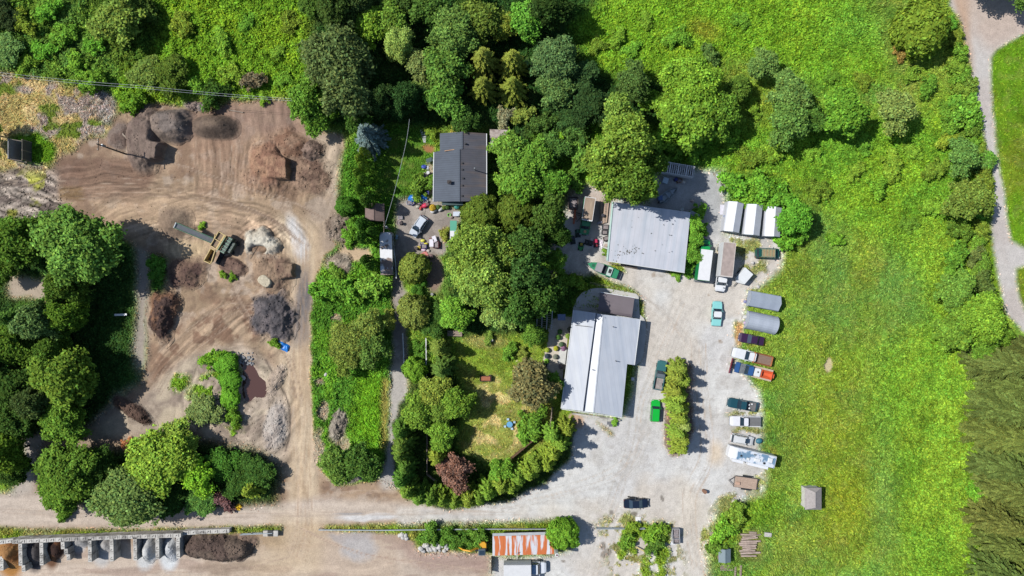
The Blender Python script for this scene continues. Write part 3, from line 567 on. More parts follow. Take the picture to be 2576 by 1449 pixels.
# ------------------------------------------------------------------ ground cover (uncountable)
def quads(Pn, Nn, size, asp, rng, tang=None):
    n = len(Pn); Nn = Nn / (np.linalg.norm(Nn, axis=1, keepdims=True) + 1e-9)
    if tang is None: tang = rng.normal(size=(n, 3))
    t = tang - (tang * Nn).sum(1, keepdims=True) * Nn; t /= (np.linalg.norm(t, axis=1, keepdims=True) + 1e-9)
    b = np.cross(Nn, t); sz = np.asarray(size).reshape(-1, 1) * np.ones((n, 1)); a = t * sz; c = b * sz * asp
    V = np.stack([Pn - a, Pn - c * 1.0, Pn + a, Pn + c], 1).reshape(-1, 3)
    F = np.arange(4 * n).reshape(n, 4); return V, F
LEAFG = 1.7
def scatter(name, dens, size, asp, hfun, up, seed, label, bright=1.0, tangent=None):
    rng = np.random.default_rng(seed); Dn = dens[iy0:iy1, ix0:ix1].copy()
    Dn[Dn < 0.5] = 0
    cnt = rng.poisson(Dn * ST * ST); jj, ii = np.nonzero(cnt); rep = cnt[jj, ii]
    jj = np.repeat(jj, rep); ii = np.repeat(ii, rep); n = len(jj)
    x = DX0 + (ii + rng.random(n) - .5) * ST; y = DY0 + (jj + rng.random(n) - .5) * ST
    inside = (abs(x) < 103) & (abs(y) < 59.5); x, y, jj, ii = x[inside], y[inside], jj[inside], ii[inside]; n = len(x)
    vh = VH[iy0:iy1, ix0:ix1][jj, ii]; z = gz(x, y) + hfun(rng, n, vh)
    c = C[iy0:iy1, ix0:ix1][jj, ii] * LEAFG * bright
    c = c * np.array([1.10, .96, .95]) + .05 * c.max(1, keepdims=True)
    tone = 0.55 + 0.9 * rng.random((n, 1)) ** 1.1; hue = rng.normal(size=(n, 1)) * .07
    c = c * tone * np.concatenate([1 + hue * 1.6, np.ones((n, 1)), 1 - hue], 1)
    N = rng.normal(size=(n, 3)) * 0.55; N[:, 2] = np.abs(N[:, 2]) + up
    tg = None
    if tangent is not None:
        tg = rng.normal(size=(n, 3)) * 0.45; a = tangent(x, y); tg[:, 0] += np.cos(a); tg[:, 1] += np.sin(a); tg[:, 2] += .25
    v, f = quads(np.stack([x, y, z], 1), N, size * (0.6 + 0.8 * rng.random(n)), asp, rng, tg)
    o = np_mesh(name, v, f, leaf_mat('cover_leaves', 0.22, False), np.repeat(np.clip(c, 0, .8), 4, 0)); tag(o, label, 'vegetation', kind='stuff')
    print(name, n)
scatter('weeds', WD, 0.22, 0.62, lambda r, n, vh: vh * (0.1 + 0.45 * r.random(n)), 0.75, 3, 'low leafy weeds and brambles covering the open ground')
scatter('long_grass', GD, 0.30, 0.2, lambda r, n, vh: vh * (0.1 + 0.7 * r.random(n)) + .03, 0.5, 4, 'long soft grass of the meadow and lawns', 1.0, lambda x, y: fb(x, y, 6, 130) * 9)
# ------------------------------------------------------------------ heaps of soil, sand and gravel
SOIL = ground_mat('loose_soil', 0.9, 0.2)
CL = []
def heap(label, cx, cy, rx, ry, rot, h, col, shape='flat', col2=None, seed=1, rough=0.25, w=.8, steep=None, name='soil_heap', cat='heap', cutoff=None, group=None, wob=0.4, blend=1.0, dirn=None):
    """rx, ry in plan units; w: how much of the radius is slope; steep=(v0,v1): stretch of the east side cut to a sheer face"""
    X0, Y0 = P(cx, cy); RX, RY = rx * S_, ry * S_; n = max(28, int(max(RX, RY) * 2.6 / 0.15)); n = min(n, 120)
    a = math.radians(-rot); c, s = math.cos(a), math.sin(a); u = np.linspace(-1.3, 1.3, n); U, Vv = np.meshgrid(u, u)
    lx, ly = U * RX, Vv * RY; x = X0 + lx * c - ly * s; y = Y0 + lx * s + ly * c
    r = (np.abs(U) ** 2.3 + np.abs(Vv) ** 2.3) ** (1 / 2.3) + (fb(x, y, 3.0, seed, 4, .55) - .5) * wob * 1.5
    ww = np.full(r.shape, w)
    if steep:
        v = -Vv; k = np.clip((U - .15) / .15, 0, 1) * np.clip((v - steep[0]) / .08, 0, 1) * np.clip((steep[1] - v) / .08, 0, 1); ww = w * (1 - k) + .10 * k
    z = np.clip((1 - r) / ww, 0, 1); z = z * z * (3 - 2 * z) if shape != 'cone' else z
    if cutoff:
        for (ex, ey, er, es) in cutoff:
            X1, Y1 = P(ex, ey); d = np.sqrt(((x - X1) / (er * S_)) ** 2 + ((y - Y1) / (es * S_)) ** 2); z = z * np.clip((d - 0.75) / 0.3, 0, 1)
    lump = (fb(x, y, 1.1, seed + 5, 5, .65) - .5)
    gg = gz(x, y); Z = z * h + lump * rough * 1.7 * np.clip(z * 5, 0, 1) + gg + .012 - 0.3 * (z <= 0.004)
    cc = np.array(K(*col)); k = nm2(x, y, 2.0, seed + 9)[..., None]; Cc = np.ones((n, n, 3)) * cc
    if col2: Cc = Cc * (1 - k) + np.array(K(*col2)) * k
    Cc = Cc * (0.8 + 0.4 * fb(x, y, .6, seed + 3, 4, .7))[..., None]
    if dirn is not None:
        q = math.radians(dirn); uu = x * math.cos(q) + y * math.sin(q); vv = -x * math.sin(q) + y * math.cos(q); Cc = Cc * (1 + .5 * (fb(uu / 5, vv / .35, 1, seed + 2, 3) - .5))[..., None]
    fx = np.clip(((x - DX0) / ST).round().astype(int) + ix0, 0, NX - 1); fy = np.clip(((y - DY0) / ST).round().astype(int) + iy0, 0, NY - 1)
    e = np.clip(z * 3.2 / blend, 0, 1)[..., None]; Cc = Cc * e + C[fy, fx] * (1 - e)
    ii = np.arange(n * n).reshape(n, n); f = np.stack([ii[:-1, :-1].ravel(), ii[:-1, 1:].ravel(), ii[1:, 1:].ravel(), ii[1:, :-1].ravel()], 1)
    keep = ((z[:-1, :-1] + z[1:, 1:] + z[:-1, 1:] + z[1:, :-1]) > 0.001).ravel()
    f = f[keep]; uq, inv = np.unique(f, return_inverse=True)
    V = np.stack([x.ravel(), y.ravel(), Z.ravel()], 1)[uq]
    cq = Cc.reshape(-1, 3)[uq]; zq = z.ravel()[uq]; sel = np.nonzero((zq > .05))[0]; rg = np.random.default_rng(seed); k_ = int(len(sel) * min(.22, rough * .2))
    if k_: s_ = rg.choice(sel, k_); CL.append((V[s_], cq[s_], .04 + .13 * rg.random(k_) ** 3 * (1 + rough)))
    o = np_mesh(name, V, inv.reshape(-1, 4), SOIL, cq, smooth=True)
    return tag(o, label, cat, group)
def nm2(x, y, sc, seed): return np.clip((fb(x, y, sc, seed) - .42) / .16, 0, 1)
heap('large flat-topped dark brown soil heap west of the notch with its deep shadow', 368, 350, 54, 92, 0, 2.9, (138, 120, 108), 'flat', (126, 108, 98), 1, .15, .6, (.1, .66), dirn=88, wob=.25)
heap('square grey-brown soil heap between the flat-topped heap and the long oval one', 428, 316, 72, 50, 0, 2.7, (132, 120, 112), 'flat', (142, 126, 114), 2, .2, .6, None, dirn=0, wob=.25)
heap('low dark apron of soil sloping off the west side of the flat-topped heap', 308, 338, 44, 48, 30, 1.1, (134, 118, 108), 'flat', (120, 102, 92), 3, .2, .9)
heap('long oval dark soil heap with a smooth rounded ridge', 542, 320, 70, 37, 2, 2.7, (130, 112, 96), 'flat', (114, 98, 86), 4, .12, .85, wob=.12, blend=.5)
heap('tall reddish brown soil heap with a steep shaded east face', 672, 412, 62, 84, 8, 2.3, (172, 136, 110), 'flat', (148, 112, 92), 5, .3, 1.0, (-.3, .45), blend=1.8)
heap('reddish soil slope spreading north of the tall reddish heap', 728, 364, 66, 50, 20, 1.6, (162, 132, 110), 'flat', (140, 108, 88), 6, .3, .95)
heap('clumpy grey-brown heap at the east end of the reddish soil', 782, 378, 38, 32, 20, 1.4, (146, 124, 110), 'flat', (112, 94, 84), 7, .7, .9)
heap('rough low mound of brown clods south-east of the reddish heap', 775, 440, 74, 56, 10, 0.9, (154, 128, 108), 'flat', (122, 98, 84), 8, .5, .95)
heap('conical brown heap under the upper end of the screener conveyor', 440, 562, 54, 50, 0, 1.7, (142, 122, 104), 'flat', (152, 132, 112), 9, .12, 1.0, wob=.15)
heap('flat bed of brown soil blocks beside the screener', 588, 672, 40, 24, 22, 0.7, (140, 116, 100), 'flat', (124, 100, 88), 10, .3, .4, dirn=-22)
heap('pale sand heap with a hollow top beside the haul track', 666, 610, 42, 42, 0, 1.3, (218, 210, 192), 'flat', (196, 186, 168), 11, .35, .6, None, cutoff=[(652, 628, 24, 12)], name='sand_heap', wob=.8, blend=1.6)
heap('brown soil heap between the pale sand and the charcoal heap', 688, 690, 58, 60, 0, 1.5, (132, 108, 92), 'flat', (156, 132, 110), 12, .4, .85, (-.5, .2), blend=1.5)
heap('charcoal grey aggregate heap beside the blue tarp', 692, 795, 62, 72, 0, 2.2, (116, 108, 108), 'flat', (92, 88, 90), 13, .6, .95, name='aggregate_heap', wob=.6)
heap('pale slab of dried sand lying on the brown heap', 672, 706, 20, 15, 40, 1.75, (210, 198, 172), 'flat', None, 14, .1, .2, name='sand_patch', blend=.3, wob=.3)
heap('tall dark brown bark heap at the west side of the diagonal track', 412, 792, 46, 80, 8, 2.7, (136, 102, 80), 'flat', (88, 70, 64), 15, .6, .8, name='bark_heap')
heap('dark peaty heap in the tree shade north of the bark heap', 470, 690, 66, 48, -10, 1.3, (104, 82, 74), 'flat', (124, 100, 86), 16, .4, .9)
heap('long dark windrow of bark running south-west below the trees', 335, 1032, 84, 22, 34, 1.3, (112, 90, 78), 'flat', (96, 76, 66), 17, .5, .9, name='bark_windrow')
heap('long lumpy dark compost heap east of the last storage bay', 552, 1376, 96, 38, 2, 2.1, (116, 100, 88), 'flat', (98, 82, 74), 18, .55, .5, name='compost_heap', wob=.3, blend=.5)
heap('low brown remnant at the east end of the compost heap', 612, 1365, 40, 32, 0, 0.8, (140, 118, 102), 'flat', (160, 138, 116), 19, .4, .9)
for (cx, cy, rx, ry, h, c1, c2, lb, nmn) in (
    (28, 1390, 32, 44, 1.8, (168, 124, 78), (144, 98, 58), 'orange-brown sand filling the westmost storage bay', 'sand_heap'),
    (88, 1384, 28, 38, 1.2, (98, 92, 92), (84, 80, 80), 'dark grey aggregate in the second storage bay', 'aggregate_heap'),
    (142, 1378, 26, 32, 1.3, (132, 90, 62), (70, 52, 46), 'reddish brown mulch in the third storage bay', 'mulch_heap'),
    (206, 1360, 30, 20, 1.1, (200, 196, 192), (160, 158, 156), 'pale crushed stone in the fourth storage bay', 'stone_heap'),
    (266, 1368, 24, 24, 1.2, (204, 200, 196), (186, 182, 178), 'light grey gravel in the fifth storage bay', 'gravel_heap'),
    (378, 1384, 24, 42, 2.0, (208, 208, 206), (184, 184, 182), 'rounded pale grey gravel heap in the seventh storage bay', 'gravel_heap'),
    (432, 1378, 22, 38, 1.4, (214, 216, 216), (200, 202, 204), 'white-grey gravel in the eighth storage bay beside the compost', 'gravel_heap')):
    heap(lb, cx, cy, rx, ry, 0, h, c1, 'flat', c2, int(cx), .18, .9, name=nmn, blend=.6)
heap('weedy pale mound at the north tip of the weed strip', 855, 662, 38, 34, 0, 1.3, (172, 158, 140), 'flat', (150, 134, 118), 31, .6, .9)
heap('grey mound of rubble and dead stalks in the weed strip', 852, 1070, 30, 50, 15, 1.4, (168, 158, 142), 'flat', (140, 130, 118), 32, .9, .9)
heap('stony mound at the south end of the weed strip', 890, 1195, 40, 26, -10, 1.3, (160, 150, 136), 'flat', (180, 168, 150), 33, .7, .9)
heap('mound of broken clods between the track and the garden shed', 850, 570, 36, 42, 0, 1.0, (158, 142, 126), 'flat', (126, 110, 96), 34, 1.0, .9)
heap('pale spoil bank along the east side of the pond', 690, 960, 22, 64, 28, 0.8, (180, 162, 144), 'flat', (194, 178, 162), 35, .4, .9)
heap('grey spoil bank curving round the south side of the pond', 692, 1072, 38, 74, 8, 0.9, (178, 166, 156), 'flat', (192, 182, 172), 36, .5, .9)
heap('small dark clod pile at the north edge of the soil yard', 500, 268, 44, 14, 8, 0.8, (150, 132, 122), 'flat', (170, 158, 150), 37, .6, .9)

# loose clods and stones on the heaps and the rough ground
def clods():
    rg = np.random.default_rng(5); Pn = [p for p, _, _ in CL]; Cn = [q for _, q, _ in CL]; Rn = [r for _, _, r in CL]
    for poly, n, r0 in (([(-20, 430), (150, 430), (160, 520), (60, 600), (-20, 620)], 1500, .22), ([(440, 1080), (620, 870), (690, 900), (735, 1040), (728, 1160), (640, 1120), (200, 1120)], 1300, .16), ([(150, 400), (860, 350), (860, 520), (700, 620), (400, 640), (150, 520)], 1500, .12), ([(1430, 440), (1880, 440), (1900, 1240), (1770, 1440), (1240, 1440)], 1400, .09), ([(800, 1120), (960, 1200), (790, 1240)], 200, .15), ([(200, 220), (300, 270), (280, 340), (200, 300)], 400, .2)):
        xs = [p[0] for p in poly]; ys = [p[1] for p in poly]; x = rg.uniform(min(xs), max(xs), n); y = rg.uniform(min(ys), max(ys), n); ok = inpoly(x, y, poly); x = (x[ok] - CX) * S_; y = (CY - y[ok]) * S_
        fx = np.clip(((x - DX0) / ST).round().astype(int) + ix0, 0, NX - 1); fy = np.clip(((y - DY0) / ST).round().astype(int) + iy0, 0, NY - 1); g = WD[fy, fx] < 6; x, y, fx, fy = x[g], y[g], fx[g], fy[g]
        Pn.append(np.stack([x, y, gz(x, y)], 1)); Cn.append(C[fy, fx]); Rn.append(.03 + r0 * rg.random(len(x)) ** 2.5)
    Pn = np.concatenate(Pn); Cn = np.concatenate(Cn); Rn = np.concatenate(Rn)[:, None]; n = len(Pn)
    D = np.array([(1, 0, 0), (0, 1, 0), (-1, 0, 0), (0, -1, 0), (0, 0, 1), (0, 0, -.4)], float); V = Pn[:, None, :] + (D[None] * rg.uniform(.6, 1.3, (n, 6, 1)) + rg.normal(size=(n, 6, 3)) * .18) * Rn[:, None, :]
    T = np.array([(0, 1, 4), (1, 2, 4), (2, 3, 4), (3, 0, 4), (1, 0, 5), (2, 1, 5), (3, 2, 5), (0, 3, 5)]); Fc = (np.arange(n)[:, None, None] * 6 + T[None]).reshape(-1, 3)
    cc = np.clip(Cn * rg.uniform(.9, 1.6, (n, 1)), 0, .8); o = np_mesh('loose_clods', V.reshape(-1, 3), Fc, SOIL, np.repeat(cc, 6, 0)); tag(o, 'loose clods and stones strewn over the heaps and bare ground', 'clods', kind='stuff'); print('clods', n)
clods()
# rocks
ROCK = mat('pale_rock', K(208, 204, 198), 0.85, var=.18, scale=2, bump=.5, bscale=3)
GREYR = mat('grey_rock', K(160, 160, 160), 0.85, var=.2, scale=2, bump=.5, bscale=3)
def blob(mb, c, r, seed, amp=.3, sub=2, mi=0):
    bm = bmesh.new(); bmesh.ops.create_icosphere(bm, subdivisions=sub, radius=1)
    rr = random.Random(seed); ax = [Vector((rr.uniform(-1, 1), rr.uniform(-1, 1), rr.uniform(-1, 1))).normalized() for _ in range(9)]; am = [rr.uniform(-amp, amp * .3) for _ in ax]
    vs = []
    for v in bm.verts:
        k = 1 + sum(a * max(0, v.co.dot(d)) ** 3 for a, d in zip(am, ax)); vs.append((c[0] + v.co.x * r[0] * k, c[1] + v.co.y * r[1] * k, c[2] + v.co.z * r[2] * k))
    fs = [[v.index for v in f.verts] for f in bm.faces]; bm.free(); return mb.add(vs, fs, mi)
def rock(dx, dy, r, seed, m=ROCK, label='pale boulder in the pile of white rocks west of the yellow excavator', group='boulders in the white rock pile', zoff=0.0):
    mb = MB(); rr = random.Random(seed); blob(mb, (0, 0, r * .45), (r * rr.uniform(.8, 1.2), r * rr.uniform(.7, 1.1), r * rr.uniform(.6, .85)), seed)
    o = mb.build('boulder', m); x, y = P(dx, dy); o.location = (x, y, gzp(dx, dy) + zoff); o.rotation_euler = (0, 0, rr.uniform(0, 6)); return tag(o, label, 'rock', group)
rr = random.Random(12)
for i in range(46):
    t = rr.random(); rock(1062 + t * 66 + rr.uniform(-3, 3), 1373 + rr.uniform(-12, 13) * (1 - .3 * abs(t - .5)) + 1, rr.uniform(.28, .55), i, zoff=rr.uniform(0, .3))
for i, (x, y) in enumerate(((1006, 1346), (1014, 1350), (1022, 1345), (1012, 1343), (1024, 1352))): rock(x, y, .55, 80 + i, label='white boulder in the small cluster at the west end of the verge thicket', group='boulders at the west end of the thicket')
for i in range(40): rock(598 + rr.random() * 40, 886 + rr.random() * 30 + (i % 3), rr.uniform(.16, .34), 100 + i, GREYR, 'grey stone dumped at the north edge of the pond', 'grey stones at the pond')
for i, (x, y, r, l) in enumerate(((1892, 662, .5, 'pale boulder south of the green cargo van'), (1905, 722, .5, 'white rock between the tilted trailer and the grey shelter'), (822, 940, .4, 'pale stone on the west edge of the weed strip'), (610, 950, .7, 'large grey rock on the west bank of the pond'))): rock(x, y, r, 200 + i, ROCK, l, None)

# ------------------------------------------------------------------ storage bays of cast concrete blocks
CONC = mat('cast_concrete', K(208, 204, 196), 0.9, var=.14, scale=1.2, bump=.3, bscale=5, col2=K(150, 146, 140), thr=(.5, .62))
def blockwall(label, pts, h, w=0.75, blk=1.5, name='block_wall', steps=None, group=None):
    mb = MB(); gd = MB()
    for (a, b) in zip(pts[:-1], pts[1:]):
        A, B = Vector(P(*a)), Vector(P(*b)); L = (B - A).length; n = max(1, round(L / blk)); d = (B - A) / n; ang = math.atan2(d.y, d.x)
        for i in range(n):
            hh = h if not steps else h - steps * (i / n)
            c = A + d * (i + .5); k = 0; z = -.05
            while z < hh - .1:
                t = min(.75, hh - z); j = random.Random(i * 7 + k).uniform(-.02, .02)
                mb.box(c.x + j, c.y + j, z, d.length - .05, w, t - .03, ang); z += t; k += 1
            mb.bar((c.x - .22, c.y, hh + .01), (c.x + .02, c.y + .16, hh + .01), .05, .03, 1) if i % 2 else None
            mb.box(c.x + .35 * math.cos(ang), c.y + .35 * math.sin(ang), z - .02, .1, w * .7, .035, ang, 1)
            mb.bar((c.x - .25, c.y - .15, z), (c.x + .05, c.y + .15, z), .06, .03, 1)
    o = mb.build(name, [CONC, mat('block_top_mark', K(92, 90, 88), .9)]); return tag(o, label, 'wall', group)  # second material: dark grey marks laid on the block tops
blockwall('long wall of cast concrete blocks closing the storage bays on their north side', [(52, 1352), (160, 1347), (300, 1341), (430, 1337), (470, 1336)], 2.4)
blockwall('pale low concrete block run behind the compost heap', [(470, 1334), (560, 1330), (585, 1329)], 1.5, .8)
blockwall('low wall of pale blocks at the north-west corner of the bays', [(-30, 1362), (48, 1353)], 1.6)
for (tx, y0, y1, h, lb) in ((3, 1392, 1427, 1.6, 'block divider at the far west end, in the orange sand'), (50.5, 1353, 1411, 2.4, 'thick block divider between the orange sand and the dark aggregate'), (58, 1411, 1428, 2.0, 'end block jutting south from the thick divider'), (103.5, 1352, 1410, 2.4, 'block divider between the dark aggregate and the brown mulch'), (157, 1349, 1370, 2.4, 'tallest of the stepped blocks between the mulch and the crushed stone'), (165, 1370, 1386, 2.0, 'middle pair of the stepped blocks beside the crushed stone'), (171, 1386, 1402, 1.6, 'lowest of the stepped blocks south of the crushed stone'), (225, 1345, 1402, 2.4, 'block divider between the crushed stone and the light gravel'), (280, 1343, 1400, 2.5, 'block divider between the light gravel and the bare sixth bay'), (339, 1341, 1398, 2.4, 'block divider west of the rounded gravel heap'), (395, 1339, 1396, 2.2, 'block divider east of the rounded gravel heap'), (447, 1338, 1394, 2.1, 'block divider between the white gravel and the dark compost')):
    q = h / (HC - h); bx = (tx + CX * q) / (1 + q); blockwall(lb, [(bx, y0), (bx + 1, y1)], h, .7, 1.5, 'block_divider')
# bunker fittings at the east end of the wall: crates and rails
STEEL = mat('grey_steel', K(150, 156, 160), .45, .4, var=.12); DARK = mat('dark_steel', K(46, 48, 50), .6, .2); RUST = mat('rusty_steel', K(150, 96, 70), .8, .1, var=.25, scale=3)
RAIL = mat('galvanised_rail', K(186, 196, 200), .45, .3, var=.1)
mb = MB(); 
for x in range(0, 3): mb.box(0 + x * 1.0, 0, 0, .9, 1.1, 1.0, 0, x % 2)
o = mb.build('block_stack', [CONC, DARK], bevel=.02); o.location = P3(672, 1338); tag(o, 'dark and pale concrete end blocks where the bay wall meets the haul track', 'block stack')
def railfence(label, pts, h, m, nposts, name='rail_fence', rails=(1.0,), post=.12, r=.06, cat='fence'):
    t = thing(name, label, cat, P3(*pts[0]))
    ox, oy, _ = t.location; mb = MB(); Q = [P(*p) for p in pts]
    for f in rails:
        for a, b in zip(Q[:-1], Q[1:]): mb.bar((a[0] - ox, a[1] - oy, h * f), (b[0] - ox, b[1] - oy, h * f), r * 2, r * 2)
    mb.build('rail', m, t)
    L = [0]
    for a, b in zip(Q[:-1], Q[1:]): L.append(L[-1] + math.hypot(b[0] - a[0], b[1] - a[1]))
    for i in range(nposts):
        d = L[-1] * i / max(1, nposts - 1); k = max(j for j in range(len(Q) - 1) if L[j] <= d + 1e-6) if L[-1] > 0 else 0
        u = (d - L[k]) / (L[k + 1] - L[k] + 1e-9); x = Q[k][0] + (Q[k + 1][0] - Q[k][0]) * u - ox; y = Q[k][1] + (Q[k + 1][1] - Q[k][1]) * u - oy
        pb = MB(); pb.box(x, y, -.1, post, post, h + .12); pb.build('post', m, t)
    return t
railfence('long pale steel pipe rail along the verge east of the crossing', [(806, 1328), (960, 1329), (1100, 1327), (1240, 1326), (1392, 1326)], 1.1, RAIL, 13, r=.09)
railfence('double blue-grey pipe gate rail on the gravel beside the bottom weeds', [(1500, 1326), (1620, 1326)], 1.0, RAIL, 4, rails=(1.0, .5), r=.08)
railfence('short steel gate at the east end of the storage bay wall', [(610, 1340), (690, 1336)], 1.2, RAIL, 4, rails=(1.0, .55))
WHT = mat('white_paint', K(236, 238, 238), .45, var=.04); WOODG = mat('weathered_wood', K(168, 152, 136), .85, var=.2, scale=2, stretch=(1, 6, 1), col2=K(130, 112, 98), thr=(.48, .62))
WOODB = mat('brown_wood', K(128, 98, 74), .8, var=.2, scale=3, stretch=(1, 5, 1))
railfence('white rail fence along the east side of the driveway', [(1015, 838), (1017, 880), (1018, 918)], 1.1, WHT, 6, rails=(1, .5))
railfence('white rail fence running south between the hedge and the garden', [(1073, 850), (1074, 900), (1073, 960)], 1.2, WHT, 6, rails=(1, .5))
railfence('grey board fence hidden between the hedge and garden shrubs', [(1075, 1030), (1076, 1090), (1076, 1190), (1100, 1208)], 1.4, WOODG, 7, rails=(1, .6, .3))
railfence('leaning white rail along the east side of the long trailer', [(992, 618), (998, 660), (1000, 700)], 1.5, WHT, 4, rails=(1, .6))
def board(label, a, b, h, m, th=.08, name='board_fence', cat='fence'):
    t = thing(name, label, cat, P3(*a)); ox, oy, _ = t.location; B = P(*b); dx, dy = B[0] - ox, B[1] - oy; L = math.hypot(dx, dy); n = max(2, int(L / .18)); mb = MB(); an = math.atan2(dy, dx)
    for i in range(n):
        u = (i + .5) / n; mb.box(dx * u, dy * u, 0, L / n - .015, th, h + .04 * ((i * 7) % 3), an)
    mb.build('planks', m, t)
    for i in range(3):
        p = MB(); p.box(dx * i / 2 - math.sin(an) * .1, dy * i / 2 + math.cos(an) * .1, -.1, .12, .12, h + .1, an); p.build('post', m, t)
    return t
board('dark plank fence between the main building and the garden', (1388, 1024), (1383, 1068), 1.9, WOODG)
board('dark plank fence standing on its own south of the garden', (1345, 1100), (1285, 1150), 1.9, WOODB)
board('thin post-and-board screen south-west of the rusty roof', (1236, 1398), (1236, 1434), 1.7, WOODG)
board('long wooden wall at the foot of the workshop roof', (1535, 664), (1600, 676), 1.2, WOODG)

# ------------------------------------------------------------------ buildings
def roofpts(pts, zs): return [P3(x, y, z) for (x, y), z in zip(pts, zs)]
def local(pts, o): return [(p[0] - o[0], p[1] - o[1], p[2]) for p in pts]
def winset(t, a, b, h0, h1, n, m, name='window', inset=.06, w=.9):
    """n windows on the wall from a to b (metres, local), each a part with its pane"""
    a, b = Vector((*a, 0)), Vector((*b, 0)); d = b - a; nrm = Vector((d.y, -d.x, 0)).normalized()
    for i in range(n):
        c = a + d * ((i + .5) / n); u = d.normalized() * w / 2; fr = MB(); q = c + nrm * .03
        fr.bar(q - u + Vector((0, 0, h0)), q + u + Vector((0, 0, h0)), .08, .08); fr.bar(q - u + Vector((0, 0, h1)), q + u + Vector((0, 0, h1)), .08, .08)
        fr.bar(q - u + Vector((0, 0, h0)), q - u + Vector((0, 0, h1)), .08, .08); fr.bar(q + u + Vector((0, 0, h0)), q + u + Vector((0, 0, h1)), .08, .08)
        f = fr.build(name, WHT, t); g = MB(); g.bar(q - u * .95 + Vector((0, 0, (h0 + h1) / 2)), q + u * .95 + Vector((0, 0, (h0 + h1) / 2)), .04, h1 - h0 - .1); g.build('pane', m, f)
GLASS = mat('dark_glass', K(46, 62, 76), .1, 0, var=.1, spec=.9)
SHING = ribbed('slate_shingles', K(88, 96, 108), 0, .42, .14, rough=.9, rib=.28, shingle=True)
SHING2 = ribbed('brown_shingles', K(132, 112, 106), math.pi / 2, .3, .22, K(108, 92, 86), rough=.95, rib=.25, shingle=True)
# house with dark shingle gable roof
hz, ez = 4.9, 3.3
H0 = P3(1156, 420); t = thing('house', 'bungalow under a dark slate-grey shingle gable roof with a stepped west eave', 'house', H0)
def lo(pts): return local(pts, H0)
wallp = [P(*q, 2.8) for q in ((1111, 340), (1218, 340), (1218, 500), (1094, 500), (1096, 388), (1111, 386))]
mb = MB(); mb.prism([(x - H0[0], y - H0[1]) for x, y in wallp], 0, 3.15); mb.build('wall', mat('cream_siding', K(206, 198, 178), .8, var=.06), t)
mb = MB()
mb.slab(lo(roofpts([(1162.5, 331.5), (1106.5, 335.7), (1106.5, 380.2), (1162.5, 375.5)], [hz - .25, ez, ez, hz - .25])), .14)
mb.slab(lo(roofpts([(1156, 375.7), (1106.4, 380), (1092.4, 382.7), (1090.3, 507.4), (1155.6, 506.5)], [hz, 3.5, ez - .1, ez - .1, hz])), .14)
r = mb.build('roof', SHING, t)
mb = MB()
mb.slab(lo(roofpts([(1162.7, 331.5), (1222.5, 335.7), (1223, 378), (1162.7, 375.5)], [hz - .25, ez, ez, hz - .25])), .14)
mb.slab(lo(roofpts([(1156.2, 375.5), (1162.7, 375.7), (1223, 378), (1223.5, 506), (1155.8, 506.5)], [hz, hz - .15, ez - .02, ez - .02, hz])), .14)
mb.build('roof', ribbed('slate_shingles_east', K(94, 94, 102), 0, .42, .14, K(114, 102, 98), (.5, .66), rough=.9, rib=.2, shingle=True), t)
mb = MB(); mb.bar(lo([P3(1162.6, 331, hz - .2)])[0], lo([P3(1162.6, 375, hz - .2)])[0], .25, .06); mb.bar(lo([P3(1155.8, 375, hz + .04)])[0], lo([P3(1155.6, 507, hz + .04)])[0], .25, .06); mb.build('ridge_cap', SHING, r)
mb = MB(); q = lo([P3(1130, 378, 4.3)])[0]; mb.bar((q[0] - .9, q[1] - .1, 4.13), (q[0] + 1.0, q[1] + .1, 4.53), .12, .1); mb.build('flashing', mat('bare_board', K(190, 150, 116), .8), t)
c = lo([P3(1131, 459.5, 4.3)])[0]; mb = MB(); mb.box(c[0], c[1], 3.6, .62, .5, 1.6); ch = mb.build('chimney', mat('chimney_plaster', K(196, 186, 180), .9), t)
mb = MB(); mb.box(c[0], c[1], 5.2, .74, .62, .1); mb.cyl((c[0], c[1], 5.3), (c[0], c[1], 5.5), .16); mb.build('cap', mat('pot_clay', K(70, 62, 60), .8), ch)
c = lo([P3(1195.5, 428.5, 3.9)])[0]; mb = MB(); mb.cyl((c[0], c[1], 3.6), (c[0], c[1], 6.1), .09); mb.cyl((c[0], c[1], 6.1), (c[0], c[1], 6.3), .17, .12); mb.build('vent_pipe', STEEL, t)
for q in ((1171, 362), (1163, 411), (1163, 427), (1165, 449), (1163, 467), (1162.5, 493)):
    c = lo([P3(*q, 4.6)])[0]; mb = MB(); mb.box(c[0], c[1], 4.45, .34, .34, .45, taper=.8); mb.build('roof_vent', DARK, t)
mb = MB(); e = lo([P3(1091.5, 383, 3.2), P3(1089.6, 507, 3.2)]); mb.bar(e[0], e[1], .14, .14); mb.build('gutter', WHT, t); mb = MB(); e = lo([P3(1224, 336, 3.2), P3(1224.4, 506, 3.2)]); mb.bar(e[0], e[1], .14, .14); mb.build('gutter', WHT, t)
mb = MB(); mb.slab(lo(roofpts([(1112, 506), (1165, 506), (1165, 516), (1112, 516)], [3.0, 3.0, 2.9, 2.9])), .06); mb.build('porch_roof', mat('porch_green', K(58, 84, 84), .6), t)
winset(t, (P(1094, 500)[0] - H0[0] - .02, P(1094, 400)[1] - H0[1]), (P(1094, 500)[0] - H0[0] - .02, P(1094, 495)[1] - H0[1]), 1.0, 2.1, 4, GLASS)
